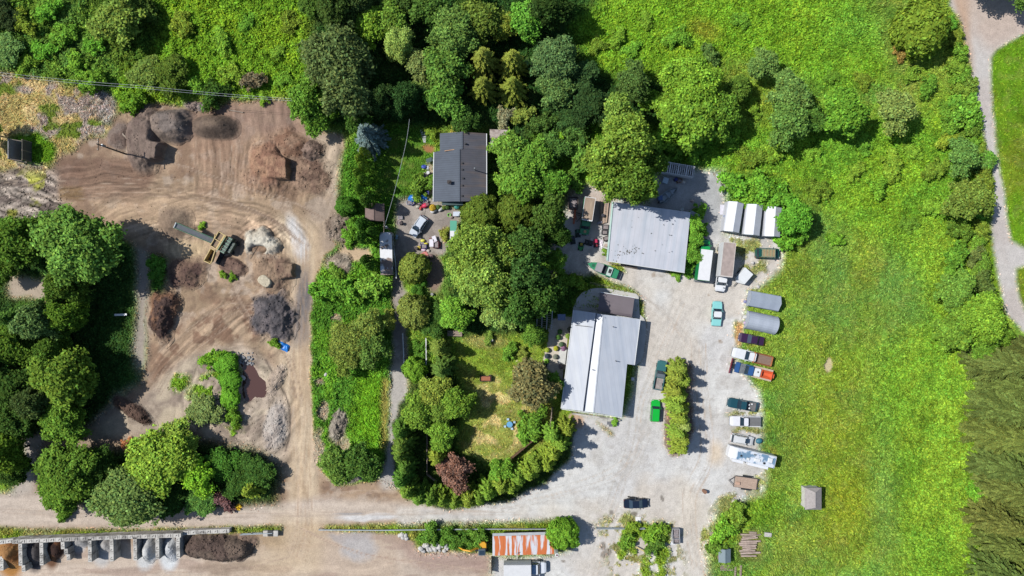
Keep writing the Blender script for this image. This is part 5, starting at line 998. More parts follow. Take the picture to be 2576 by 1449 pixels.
mb.box(OFX + 1.85, 0, .85, .1, 2.1, 1.0); mb.box(OFX - 1.82, 0, .85, .08, 1.8, .5); mb.build('dump_bed', BR, t); wheels(t, (-4.6, -3.6), 1.0, .42)
# blue truck with red plough and orange spreader
x, y = P(1893, 933.5, 1); t = thing('plough_truck', 'faded blue work truck with a red snow plough, hood open and an orange spreader hopper', 'truck', (x, y, 0), math.radians(166)); BL = paintm('oldblue', (44, 92, 150), .5)
mb = MB(); mb.box(0, 0, .55, 7.6, .9, .22); mb.build('chassis', DARK, t)
mb = MB(); mb.box(3.05, 0, .6, .9, 2.0, .65); mb.build('hood', BL, t, bevel=.08); mb = MB(); mb.box(2.05, 0, .6, 1.1, 1.9, .45); 
for i in range(9): mb.box(1.75 + (i % 3) * .3, -.5 + (i // 3) * .5, 1.0, .22, .3, .12 + .06 * (i % 4), i * .4)
mb.build('engine', STEEL, t); mb = MB(); mb.box(.75, 0, .6, 1.5, 2.0, .6); mb.build('cab', BL, t, bevel=.06); greenhouse(t, .05, 1.55, .15, 1.05, 2.0, 1.18, 1.85, BL, .84)
mb = MB(); mb.box(-2.0, 0, .85, 3.9, 2.3, .14); mb.build('flat_bed', mat('bed_cream', K(206, 186, 164), .85, var=.15, scale=2), t)
mb = MB(); mb.box(-.75, 0, 1.0, 1.35, 1.7, .8, taper=.92); tk = mb.build('tank', WHT, t, bevel=.1); mb = MB(); mb.cyl((-.8, -.1, 1.8), (-.8, -.1, 1.86), .16); mb.build('cap', DARK, tk)
OR = mat('orange_plastic', K(240, 112, 68), .45); mb = MB(); X0, X1 = -3.6, -1.55
for s in (-1, 1): mb.slab([(X0, s * .25, 1.1), (X1, s * .25, 1.1), (X1, s * .8, 1.8), (X0, s * .8, 1.8)], .06)
mb.box(X0, 0, 1.05, .08, 1.6, .78); mb.box(X1, 0, 1.05, .08, 1.6, .78); mb.box((X0 + X1) / 2, 0, 1.02, 2.0, .6, .08); mb.box(X0 - .3, 0, .95, .5, .8, .5); mb.build('hopper', OR, t)
mb = MB(); mb.loft([[(4.35 - .12 * math.cos(q), yy, .2 + .45 * q) for q in (0, .5, 1.0, 1.6, 2.0)] + [(4.27 - .12 * math.cos(q), yy, .2 + .45 * q) for q in (2.0, 1.6, 1.0, .5, 0)] for yy in (-1.5, 1.5)])
for i in range(7): mb.box(4.17, -1.35 + i * .45, .2, .14, .05, .85)
mb.build('plough_blade', mat('plough_red', K(150, 36, 60), .5), t); mb = MB(); mb.bar((3.4, -.4, .5), (4.2, -.6, .5), .12); mb.bar((3.4, .4, .5), (4.2, .6, .5), .12); mb.build('plough_arm', STEEL, t); wheels(t, (-2.6, 2.6), 1.05, .42); lights(t, 3.52, -3.95, .95, .9)
# green cargo van with glazed roof
t = sedan('dark green van with a glazed wooden roof rack beside the eastmost shelter', 1931.5, 637.5, -2, 4.75, 2.05, (28, 88, 78), 'darkgreen', (1.0, 1.75), .2, .03, 'van', roof_slope=(.05, .08), name='parked_van', zh=.95, roundness=.88)
mb = MB(); mb.box(-.25, 0, 1.84, 2.5, 1.35, .05); mb.build('roof_deck', mat('plywood', K(170, 146, 108), .8, var=.2, scale=2), t); mb = MB()
for i in range(5): mb.box(-1.4 + i * .6, 0, 1.9, .07, 1.5, .06)
for s in (-1, 1): mb.box(-.3, s * .72, 1.9, 2.9, .06, .09)
mb.build('roof_rack', mat('pale_green_frame', K(140, 170, 140), .6), t)
# box trucks
def boxtruck(label, cx, cy, ang, Lb, Wb, zt, sidem, topm, cab, cabm, z0=1.0, lip=None, hood=.0, name='box_truck', pat=None):
    """cx,cy = centre of the box top; cab length in metres in front (+x)"""
    x, y = P(cx, cy, zt); t = thing(name, label, 'truck', (x, y, 0), math.radians(ang)); mb = MB(); mb.box(0, 0, z0, Lb, Wb, zt - z0 - .03); mb.build('cargo_box', sidem, t, bevel=.03)
    mb = MB(); mb.box(0, 0, zt - .03, Lb - .12, Wb - .12, .04); r_ = mb.build('roof', topm, t)
    if lip: mb = MB(); mb.box(0, Wb / 2 - .04, zt - .03, Lb, .08, .08); mb.box(0, -Wb / 2 + .04, zt - .03, Lb, .08, .08); mb.box(Lb / 2 - .05, 0, zt - .03, .2, Wb - .16, .1); mb.box(-Lb / 2 + .05, 0, zt - .03, .1, Wb - .16, .08); mb.build('rim', lip, r_)
    mb = MB(); mb.box(cab / 2, 0, .55, Lb + cab, .9, .25); mb.build('chassis', DARK, t)
    wheels(t, (-Lb * .32, Lb / 2 + cab * .55), Wb / 2 - .08, .42)
    return t, Lb / 2
SW = mat('box_white', K(232, 234, 236), .5, var=.05); GR = paintm('kellygreen', (36, 150, 86), .45); TAN = mat('tan_ply', K(178, 158, 136), .9, var=.15, scale=1.4, stretch=(.5, 3, 1), col2=K(160, 140, 122), thr=(.48, .6)); LR = mat('litter_roof', K(178, 162, 154), .9, var=.16, scale=1.2)
def cabhood(t, x0, L_, W_, pm, zr=1.95, zb=1.15, frac=.5, sl=True):
    w = W_ / 2; mb = MB(); mb.loft([ring(a, b, .5, d, .12) for a, b, d in ((x0, w, zb), (x0 + L_ * frac, w, zb), (x0 + L_ * .86, w * .95, zb - .05), (x0 + L_, w * .8, zb - .2))]); mb.build('cab', pm, t)
    greenhouse(t, x0 + .02, x0 + L_ * (frac + .08), x0 + .08, x0 + L_ * (frac - .14), W_, zb - .01, zr, pm, .84); lights(t, x0 + L_ - .04, x0, w * .9, .8); mirrors(t, x0 + L_ * frac, w, zb + .1, pm)
    mb = MB(); mb.box(x0 + L_, 0, .45, .18, W_ * .9, .25); mb.build('bumper', CHR, t)
t, x0 = boxtruck('green truck with a tan plywood box roof parked west of the workshop', 1481, 525.5, -98.5, 4.5, 2.1, 2.9, GR, TAN, 2.7, GR, lip=WHT); cabhood(t, x0 + .05, 2.5, 1.95, GR)
mb = MB(); mb.cyl((x0 + 2.0, .1, 1.13), (x0 + 2.0, .1, 1.19), .3, .26, 14); mb.build('rust_patch', mat('tan_patch', K(214, 176, 136), .9), t)
t, x0 = boxtruck('white-roofed box truck with green sides tucked against the workshop vines', 1774.5, 666.5, 83, 6.0, 2.4, 3.3, GR, mat('clean_white_roof', K(240, 240, 240), .5, var=.04), 2.2, GR); cabhood(t, x0 + .05, 2.0, 2.1, paintm('vivid_green', (20, 168, 84), .4), 2.0, 1.3, .45)
mb = MB(); mb.box(-3.15, 0, .55, .25, 2.3, .15); mb.build('bumper', STEEL, t)
t, x0 = boxtruck('tall white box truck with a grey-brown dirty roof next to the green-sided one', 1831.8, 653, -96, 6.55, 2.4, 4.0, SW, LR, 3.0, SW, lip=mat('pale_rim', K(216, 208, 200), .6)); cabhood(t, x0 + .05, 2.75, 2.05, paintm('white2', (240, 242, 244)), 1.95, 1.2, .5)
mb = MB(); mb.cyl((x0 + 2.1, .55, 1.15), (x0 + 2.1, .55, 1.5), .09); mb.build('intake_stack', DARK, t)
t, x0 = boxtruck('white box truck cut by the bottom edge, blue-white cab pointing east', 1302, 1441, 0.5, 5.3, 2.9, 3.4, SW, mat('grey_white_top', K(226, 226, 226), .5, var=.05), 3.0, SW); cabhood(t, x0 + .25, 2.7, 2.3, paintm('white3', (236, 240, 246)), 2.1, 1.3, .5)
mb = MB(); mb.box(x0 + .5, 0, 2.05, .9, 1.9, .25, taper=.8); mb.build('wind_deflector', paintm('palebluewhite', (150, 178, 206)), t, bevel=.05)
# square white trailer
x, y = P(1873.5, 694.5, 1.9); t = thing('cargo_trailer', 'small white enclosed trailer parked at a slant beside the tall box truck', 'trailer', (x, y, 0), math.radians(-131)); mb = MB(); mb.prism([(-1.35, -1.05), (1.2, -1.05), (1.75, -.2), (1.2, 1.05), (-1.35, 1.05)], .5, [1.9, 1.9, 1.0, 1.9, 1.9]); mb.build('body', WHT, t, bevel=.04)
mb = MB(); mb.bar((1.3, 0, .5), (2.6, 0, .45), .1); mb.build('tow_bar', DARK, t); wheels(t, (-.2,), 1.2, .32)
# motorhome
x, y = P(1894, 1150.5, 3.0); t = thing('motorhome', 'long white motorhome with slide-out awnings and a white roof with blue-grey patches', 'motorhome', (x, y, 0), math.radians(166.8)); L_ = 8.9
mb = MB(); mb.loft([ring(a, b, .55, d, .15) for a, b, d in ((-L_ / 2, 1.17, 3.05), (L_ / 2 - 1.2, 1.17, 3.05), (L_ / 2 - .5, 1.15, 2.95), (L_ / 2, 1.05, 2.3))]); mb.build('body', mat('rv_white', K(240, 242, 246), .35, var=.02), t)
mb = MB(); mb.box(-.65, 0, 3.05, 7.4, 2.1, .05); rf = mb.build('roof', mat('rv_roof', K(226, 232, 240), .35, var=.06, col2=K(120, 152, 178), thr=(.48, .56), c2scale=.8), t)  # white roof sheet with blue-grey patches
for q in ((2.3, .2, .35, .35, DARK), (.9, .5, .6, .5, WHT), (-.9, .3, 1.2, .6, WHT), (-3.3, -.2, .95, .95, WHT), (-2.3, .6, .4, .4, DARK), (-.2, -.6, .5, .3, STEEL)):
    mb = MB(); mb.box(q[0], q[1], 3.1, q[2], q[3], .22, taper=.85); mb.build('roof_unit', q[4], rf, bevel=.04)
for (a, b) in ((1.5, 3.6), (-3.4, .6)): mb = MB(); mb.box((a + b) / 2, 1.42, 1.1, b - a, .52, 1.75); mb.build('slide_out', mat('rv_white', None), t, bevel=.03)
mb = MB(); mb.box(L_ / 2 - .12, 0, 1.5, .16, 1.9, .85); mb.build('windscreen', GLASS, t); wheels(t, (-2.6, 2.9), 1.16, .42); lights(t, L_ / 2 + .02, -L_ / 2, 1.0, .9)
# flat trailer
x, y = P(1876, 1214.8, .7); t = thing('flatbed_trailer', 'flat trailer with a bare plank deck south of the motorhome', 'trailer', (x, y, 0), math.radians(172)); mb = MB()
for i in range(14): mb.box(0, -1.0 + i * .145 + .07, .66, 4.3, .13, .05)
mb.build('deck', mat('deck_planks', K(196, 170, 150), .85, var=.16, scale=2, stretch=(1, 5, 1)), t); mb = MB()
for s in (-1, 1): mb.box(0, s * 1.06, .5, 4.5, .08, .22)
mb.box(2.25, 0, .5, .08, 2.1, .25); mb.box(-2.25, 0, .5, .08, 2.1, .22); mb.bar((2.2, .9, .55), (3.3, 0, .5), .1); mb.bar((2.2, -.9, .55), (3.3, 0, .5), .1); mb.build('frame', mat('trailer_frame', K(104, 96, 92), .7), t)
for s in (-1, 1): mb = MB(); mb.box(-.2, s * 1.28, .62, 1.9, .26, .05); mb.build('fender', DARK, t); mb = MB(); mb.slab([(-2.3, s * .6, .6), (-2.3, s * 1.0, .6), (-3.0, s * 1.0, .1), (-3.0, s * .6, .1)], .05); mb.build('ramp', STEEL, t)
wheels(t, (-.6, .3), 1.38, .32, .2); mb = MB(); mb.box(1.55, .25, .71, .7, .5, .3); mb.build('tool_box', mat('box_tan', K(210, 172, 148), .8), t)
# boats
def boatmesh(L_, W_, z0, z1, pm, t, inner, name='hull'):
    st = [(-L_ / 2, .8), (-L_ * .3, .95), (0, 1.0), (L_ * .2, .86), (L_ * .36, .55), (L_ * .46, .22), (L_ / 2, .03)]
    mb = MB(); mb.loft([[(x, -W_ / 2 * w, z1), (x, -W_ / 2 * w * .8, z0 + .25), (x, 0, z0 + (.0 if x < L_ * .3 else .3)), (x, W_ / 2 * w * .8, z0 + .25), (x, W_ / 2 * w, z1), (x, W_ / 2 * w * .86, z1 + .04), (x, 0, z1 - (.0 if inner is None else .0) + .05), (x, -W_ / 2 * w * .86, z1 + .04)] for x, w in st]); mb.build(name, pm, t)
x, y = P(1516, 677, 1.2); t = thing('cabin_boat', 'green cabin boat with a grey canvas top on its trailer south of the workshop', 'boat', (x, y, 0), math.radians(159.3)); boatmesh(6.2, 2.1, .6, 1.45, paintm('boatgreen', (50, 146, 102), .4), t, None)
mb = MB(); mb.box(.75, 0, 1.5, 1.45, 1.85, .75, taper=.92); mb.build('canvas_top', mat('canvas_grey', K(166, 164, 168), .8, var=.08), t, bevel=.06); mb = MB(); mb.box(-.4, 0, 1.46, .85, 1.75, .07); mb.build('cockpit', mat('cockpit_dark', K(34, 44, 50), .8), t)
mb = MB(); mb.box(-1.4, 0, 1.47, 1.0, 1.75, .35, taper=.95); e = mb.build('engine_cover', mat('boat_white', K(206, 222, 214), .4), t, bevel=.05); mb = MB(); mb.box(-1.4, -.1, 1.83, .55, .8, .03); mb.build('hatch', DARK, e)
mb = MB(); mb.box(2.0, 0, 1.5, .5, .6, .06); mb.build('bow_hatch', mat('hatch_green', K(34, 104, 74), .5), t)
mb = MB(); mb.bar((-3.9, -.8, .5), (3.0, -.5, .5), .1); mb.bar((-3.9, .8, .5), (3.0, .5, .5), .1); mb.bar((3.0, -.5, .5), (3.9, 0, .5), .1); mb.bar((3.0, .5, .5), (3.9, 0, .5), .1)
for xx in (-3.9, -3.3, -2.4, -1): mb.bar((xx, -.85, .5), (xx, .85, .5), .1)
mb.build('trailer_frame', STEEL, t); wheels(t, (-1.4,), 1.1, .32, .2)
x, y = P(1680, 491, .7); t = thing('rowing_boat', 'open aluminium boat lying in the shade north of the workshop', 'boat', (x, y, 0), math.radians(37.9)); al = mat('boat_alloy', K(170, 180, 184), .4, .4); st = [(-2.1, .62), (-1.2, .8), (0, .85), (1.1, .68), (1.8, .38), (2.3, .04)]
mb = MB(); n = len(st); vs = []; fs = []
for (xx, w) in st: vs += [(xx, -w, .75), (xx, -w * .6, .25), (xx, w * .6, .25), (xx, w, .75), (xx, w * .9, .72), (xx, w * .5, .32), (xx, -w * .5, .32), (xx, -w * .9, .72)]
for k in range(n - 1):
    for i in range(8): j = (i + 1) % 8; fs.append((k * 8 + i, k * 8 + j, k * 8 + 8 + j, k * 8 + 8 + i))
fs += [(7, 6, 5, 4, 3, 2, 1, 0)]; mb.add(vs, fs); mb.build('hull', al, t)
for xx in (-1.2, 0, 1.0): mb = MB(); mb.box(xx, 0, .55, .3, 1.25 - abs(xx) * .2, .05); mb.build('seat', al, t)
mb = MB(); mb.box(-2.25, 0, .4, .3, .35, .75); mb.build('outboard_motor', DARK, t, bevel=.05)
# open topped white rack trailer
x, y = P(1704.5, 425, 2.6); t = thing('rack_trailer', 'white open-topped trailer with roof slats over dark goods, north of the workshop', 'trailer', (x, y, 0), math.radians(-9.6)); sw = mat('rack_white', K(240, 242, 244), .6, var=.12, scale=2)
mb = MB(); mb.box(0, -1.02, .3, 6.5, .08, 2.3); mb.box(0, 1.02, .3, 6.5, .08, 2.3); mb.box(-3.22, 0, .3, .08, 2.0, 2.3); mb.box(3.22, 0, .3, .08, 2.0, 2.3); mb.box(0, 0, .3, 6.4, 2.0, .1); mb.build('body', sw, t)
for i in range(16): mb = MB(); mb.box(-3.05 + i * .4, 0, 2.6, .13 if i % 4 else .22, 2.1, .06); mb.build('slat', sw, t)
mb = MB(); 
for i in range(14): mb.box(-2.9 + i * .45, (i % 3 - 1) * .5, .45, .35, .6, .8 + .3 * (i % 4), i)
mb.build('stored_goods', mat('goods', K(120, 120, 130), .7, var=.4, scale=2), t); wheels(t, (-.5, .5), 1.05, .35)
# ------------------------------------------------------------------ soil screener with conveyor
GRN = mat('machine_green', K(60, 96, 78), .55, var=.15, scale=3); CRM = mat('machine_cream', K(206, 178, 112), .6, var=.12, scale=2); BELT = mat('belt_rubber', K(120, 124, 128), .8, var=.12, scale=2)
t = thing('soil_screener', 'green soil screener with a long conveyor and cream screen box and hopper', 'machine', P3(548, 610)); T = t.location
a = Vector(local([P3(441, 566.5, 4.2)], T)[0]); b = Vector(local([P3(538, 607, 1.6)], T)[0]); d = (b - a).normalized(); pz = Vector((-d.y, d.x, 0)).normalized()
mb = MB(); mb.bar(a, b, .85, .06); mb.build('belt', BELT, t)
for s in (-1, 1):
    mb = MB(); mb.bar(a + pz * .52 * s + Vector((0, 0, .08)), b + pz * .52 * s + Vector((0, 0, .08)), .09, .22)
    mb.bar(a + pz * .52 * s - Vector((0, 0, .7)), b + pz * .52 * s - Vector((0, 0, .5)), .08, .08)
    for i in range(16): p0 = a + (b - a) * (i / 16); p1 = a + (b - a) * ((i + .5) / 16); mb.bar(p0 + pz * .52 * s, p1 + pz * .52 * s - Vector((0, 0, .65)), .05, .05)
    mb.build('conveyor_rail', mat('rail_green', K(110, 160, 128), .5), t)
mb = MB(); mb.cyl(a + pz * .55, a - pz * .55, .18); mb.build('head_roller', STEEL, t)
u = Vector(local([P3(558, 588, 3.0)], T)[0]); v = Vector(local([P3(537, 623, 3.0)], T)[0]); ax = (v - u).normalized(); sd_ = Vector((-ax.y, ax.x, 0))
ang = math.atan2(ax.y, ax.x); c = (u + v) / 2
mb = MB(); mb.box(c.x, c.y, 2.0, (v - u).length, 1.5, .5, ang); mb.build('screen_deck', mat('screen_mesh', K(150, 128, 104), .9, var=.3, scale=5), t)
mb = MB()
for s in (-1, 1): e = c + sd_ * .8 * s; mb.box(e.x, e.y, 1.9, (v - u).length + .1, .12, 1.0, ang)
for k in (-.5, 0, .5): e = c + ax * (v - u).length * k; mb.box(e.x, e.y, 2.5, .14, 1.5, .3, ang)
e = c + sd_ * .45; mb.box(e.x, e.y, 2.6, (v - u).length, .3, .12, ang); mb.build('screen_frame', CRM, t)
e = c + sd_ * 1.55; mb = MB(); mb.box(e.x, e.y, .7, 3.4, 1.0, 1.6, ang); mb.box(e.x + sd_.x * .9, e.y + sd_.y * .9, .9, 2.2, .7, 1.0, ang); mb.build('engine_housing', mat('dark_machine_green', K(52, 74, 62), .55, var=.25, scale=3), t, bevel=.06); mb = MB()
for i in range(6): q = e + ax * (-1.5 + i * .6); mb.box(q.x, q.y, 2.32, .1, 1.0, .1, ang)
mb.bar(e - ax * 1.6 + sd_ * .3 + Vector((0, 0, 2.4)), e + ax * 1.6 + sd_ * .3 + Vector((0, 0, 2.4)), .08); mb.build('guard_rail', mat('rail_green', None), t)
hp = [Vector(p) for p in local([P3(530, 625, 2.7), P3(541, 630, 2.7), P3(530, 664, 2.7), P3(512.5, 656, 2.7)], T)]; hc = sum(hp, Vector()) / 4; mb = MB()
for i in range(4):
    p, q = hp[i], hp[(i + 1) % 4]; p2 = hc + (p - hc) * .6; q2 = hc + (q - hc) * .6; p2.z = q2.z = 1.4; n_ = (q - p).cross(p2 - p).normalized() * .05
    mb.add([p, q, q2, p2, p + n_, q + n_, q2 + n_, p2 + n_], [(0, 1, 2, 3), (7, 6, 5, 4), (0, 4, 5, 1), (1, 5, 6, 2), (2, 6, 7, 3), (3, 7, 4, 0)])
    mb.bar(p, q, .16, .14)
mb.build('hopper', CRM, t); mb = MB(); mb.prism([((hc + (p - hc) * .68).x, (hc + (p - hc) * .68).y) for p in hp], 1.3, 1.75); mb.build('soil_load', mat('load_soil', K(84, 66, 58), .95, var=.2, scale=3, bump=.5), t)
mb = MB(); mb.bar((hc.x + .3, hc.y + 1.9, 2.2), (hc.x + 1.0, hc.y + 4.2, 2.7), .15, .15); mb.build('feed_arm', CRM, t)
mb = MB(); mb.bar((hc.x + .4, hc.y - 1.5, .5), (e.x, e.y + 1.5, .5), .8, .3); mb.build('chassis', DARK, t)
for q in (hc + Vector((.9, -.5, 0)), hc + Vector((1.1, .5, 0)), e + ax * 1 + sd_ * 1.0, e - ax * 1 + sd_ * 1.0): w_ = MB(); w_.cyl((q.x, q.y, .45), (q.x + .3, q.y + .1, .45), .45); w_.build('wheel', RUB, t)
# excavator
t = thing('excavator', 'small yellow excavator with a grey cab, arm stretched west, beside the rusty shed', 'excavator', P3(1212, 1372, 1), 0); YL = paintm('digyellow', (236, 172, 30), .5)
for s in (-1, 1): mb = MB(); mb.loft([[(x, s * .75 - .2, z0), (x, s * .75 + .2, z0), (x, s * .75 + .2, z1), (x, s * .75 - .2, z1)] for x, z0, z1 in ((-1.3, .2, .4), (-1.1, 0, .6), (1.1, 0, .6), (1.3, .2, .4))]); mb.build('track', RUB, t)
mb = MB(); mb.box(.1, .25, .65, 1.7, 1.1, .8); mb.prism([(-.75, .3), (.95, .3), (.95, .9), (.6, 1.25), (-.3, 1.25), (-.75, .9)], .65, 1.6); mb.build('body', YL, t, bevel=.06)
mb = MB(); mb.box(.1, -.55, .7, 1.45, 1.3, 1.55, taper=.92); cb = mb.build('cab', mat('cab_grey', K(104, 120, 128), .4), t, bevel=.08); mb = MB(); mb.box(.1, -.55, 2.26, 1.0, .85, .04); mb.build('roof_window', GLASS, cb)
mb = MB(); mb.bar((-.6, .1, 1.2), (-2.0, -.15, 2.5), .3, .3); mb.bar((-2.0, -.15, 2.5), (-3.5, -.12, 1.9), .26, .3); mb.build('boom', YL, t); mb = MB(); mb.bar((-3.5, -.1, 2.0), (-4.3, 0, .9), .24, .24); mb.build('arm', YL, t); mb = MB(); mb.box(-4.4, 0, .2, .5, .6, .6, taper=.6); mb.build('bucket', YL, t)
# power poles and cables
PW = mat('pole_wood', K(104, 92, 80), .9, var=.2)
def pole(label, dx, dy, h):
    t = thing('utility_pole', label, 'pole', P3(dx, dy)); mb = MB(); mb.cyl((0, 0, -.2), (0, 0, h), .17, .12); mb.build('shaft', PW, t); mb = MB(); mb.bar((-.05, -1.1, h - .5), (.05, 1.1, h - .5), .12, .14); mb.build('crossarm', PW, t)
    for y in (-.9, 0.5, .9): mb = MB(); mb.cyl((0, y, h - .42), (0, y, h - .2), .05, .04, 8); mb.build('insulator', mat('ceramic', K(220, 220, 214), .3), t)
    mb = MB(); mb.cyl((.3, 0, h - 2.0), (.3, 0, h - 1.1), .24); mb.build('transformer', STEEL, t); return t
pole('tall wooden utility pole leaning out over the dark soil heap in the dirt yard', 318, 388, 9.6); pole('utility pole at the corner of the court north of the long trailer', 984, 579, 8.0)
def cable(label, pts, r=.035, m=None):
    mb = MB(); Q = []
    for (a, b) in zip(pts[:-1], pts[1:]):
        A, B = Vector(P3(*a)), Vector(P3(*b))
        for i in range(12): u = i / 12; q = A.lerp(B, u); q.z -= 4 * u * (1 - u) * .8; Q.append(q)
    Q.append(Vector(P3(*pts[-1])))
    for a, b in zip(Q[:-1], Q[1:]): mb.cyl(a, b, r, r, 5)
    tag(mb.build('overhead_cable', m or mat('cable_pale', K(190, 196, 200), .5)), label, 'cable')
cable('pale overhead cable crossing the thicket above the dirt yard', [(-20, 180, 8.5), (350, 215, 8.5), (760, 250, 8.0)], .022)
cable('second overhead cable just south of the first above the thicket edge', [(-20, 187, 8.3), (350, 221, 8.3), (760, 255, 7.8)], .022)
cable('thin cable running south over the house yard to the pole by the court', [(1030, 300, 7.2), (1012, 400, 7.0), (966, 572, 7.6)], .03)
# ------------------------------------------------------------------ trees: prototypes of crowns (leaf clumps) shared by copies
LM = leaf_mat('leaves', 0.25, True); BARK = mat('bark', K(112, 96, 82), .95, var=.25, scale=6)
def crown_data(P_, N_, size, asp, rng, tone, tang=None):
    v, f = quads(P_, N_, size, asp, rng, tang); return v, f, np.repeat(tone, 4, 0)
def tone_arr(rng, n, clump=None, a=.26):
    t = np.exp(rng.normal(size=n) * a) * .97
    if clump is not None: t = t * clump
    h = rng.normal(size=n) * .06; return np.stack([t * (1 + h * 1.5), t, t * (1 - h)], 1)
def proto_broad(seed, R, ratio, nl, leaf, nc=46, lobes=.28, fine=False):
    rng = np.random.default_rng(seed); Ps, Ns, Tn = [], [], []
    for i in range(nc):
        a = rng.random() * 2 * np.pi; zc = rng.random() ** .8 * 1.25 - .3; zc = min(.98, zc); s = math.sqrt(max(0, 1 - zc * zc))
        lob = 1 + lobes * math.sin(2 * a + seed * 1.3) * .5 + lobes * math.sin(3 * a + seed) * .7 + lobes * math.sin(5 * a + seed * 2.1) * .6 + rng.normal() * .07
        rad = R * rng.uniform(.46, .92) * lob; cr = R * rng.uniform(.10, .30) * (46 / nc) ** .22
        c = np.array([math.cos(a) * s * rad, math.sin(a) * s * rad, zc * R * ratio * rng.uniform(.7, .95)])
        n = int(nl / nc * (cr / (R * .2 * (46 / nc) ** .22)) ** 2); d = rng.normal(size=(n, 3)); d /= np.linalg.norm(d, axis=1, keepdims=True); d[:, 2] = np.where(d[:, 2] < -.35, -d[:, 2], d[:, 2])
        q = c + d * cr * (0.55 + .55 * rng.random((n, 1)) ** .6) * np.array([1, 1, .8]) + rng.normal(size=(n, 3)) * cr * .34; Ps.append(q)
        Ns.append(d * .5 + np.array([0, 0, .55]) + rng.normal(size=(n, 3)) * .42); Tn.append(tone_arr(rng, n, rng.uniform(.82, 1.18)))
    n = int(nl * .12); d = rng.normal(size=(n, 3)); d /= np.linalg.norm(d, axis=1, keepdims=True); d[:, 2] = abs(d[:, 2])
    Ps.append(d * R * .62 * np.array([1, 1, ratio])); Ns.append(d + rng.normal(size=(n, 3)) * .4); Tn.append(tone_arr(rng, n, .8))
    Pn = np.concatenate(Ps); Nn = np.concatenate(Ns); T = np.concatenate(Tn); n = len(Pn); T = T * (.72 + .56 * fb(Pn[:, 0] + 40, Pn[:, 1] + 40, 1.6, seed, 3))[:, None]
    return crown_data(Pn, Nn, leaf * (.6 + .8 * rng.random(n)), .35 if fine else .62, rng, T)
def proto_conifer(seed, R, h, lv, br, dens, leaf=.3, droop=.25, wid=.22):
    """whorls of boughs: seen from above a star of feathery sprays"""
    rng = np.random.default_rng(seed); Ps, Ns, Ts, Tn, Sz = [], [], [], [], []
    for k in range(lv):
        z = h * (.12 + .86 * k / lv); L = R * (1 - (k / lv)) ** .75 * rng.uniform(.85, 1.12) + .15; ph = rng.random() * 6.28
        for b in range(br):
            a = ph + 2 * np.pi * b / br + rng.normal() * .12; Lb = L * rng.uniform(.7, 1.15); n = max(4, int(dens * Lb * Lb ** .3)); u = rng.random(n) ** .7
            d = np.array([math.cos(a), math.sin(a), 0]); s = np.array([-math.sin(a), math.cos(a), 0]); w = (rng.random(n) - .5) * 2 * (wid * Lb * (1 - u * .75))
            p = d * (u * Lb)[:, None] + s * w[:, None]; p[:, 2] = z - droop * u ** 1.5 * Lb + rng.normal(size=n) * .05 + .1 * Lb * (1 - abs(w)) * 0
            t = d * .9 + s * np.sign(w)[:, None] * (.6) + np.array([0, 0, -.15]); Ps.append(p); Ts.append(t + rng.normal(size=(n, 3)) * .12)
            Ns.append(np.array([0, 0, 1]) + rng.normal(size=(n, 3)) * .38 + d * .2); Tn.append(tone_arr(rng, n, rng.uniform(.8 if R < 5 else .55, 1.1 if R < 5 else 1.2) * (.75 + .45 * u))); Sz.append(leaf * (.6 + .7 * rng.random(n)))
    Pn = np.concatenate(Ps); rng2 = np.random.default_rng(seed + 1)
    return crown_data(Pn, np.concatenate(Ns), np.concatenate(Sz), .3, rng2, np.concatenate(Tn), np.concatenate(Ts))
def proto_ball(seed, R, ratio, nl, leaf, wob=.1, asp=.6):
    rng = np.random.default_rng(seed); d = rng.normal(size=(nl, 3)); d /= np.linalg.norm(d, axis=1, keepdims=True); d[:, 2] = np.where(d[:, 2] < -.6, -d[:, 2], d[:, 2])
    k = 1 + wob * (fb(d[:, 0] * 3 + seed, d[:, 1] * 3 + d[:, 2] * 2, 1.0, seed) - .5) * 4
    p = d * R * (k * (.86 + .14 * rng.random(nl)))[:, None] * np.array([1, 1, ratio]); N = d * 1.0 + rng.normal(size=(nl, 3)) * .45 + np.array([0, 0, .2])
    return crown_data(p, N, leaf * (.6 + .8 * rng.random(nl)), asp, rng, tone_arr(rng, nl, None, .22) * (.75 + .5 * fb(p[:, 0], p[:, 1], .6, seed)[:, None]))
def proto_shrub(seed, R, nl, leaf, ratio=.7): return proto_broad(seed, R, ratio, nl, leaf, 36, .45)
_PR = {}
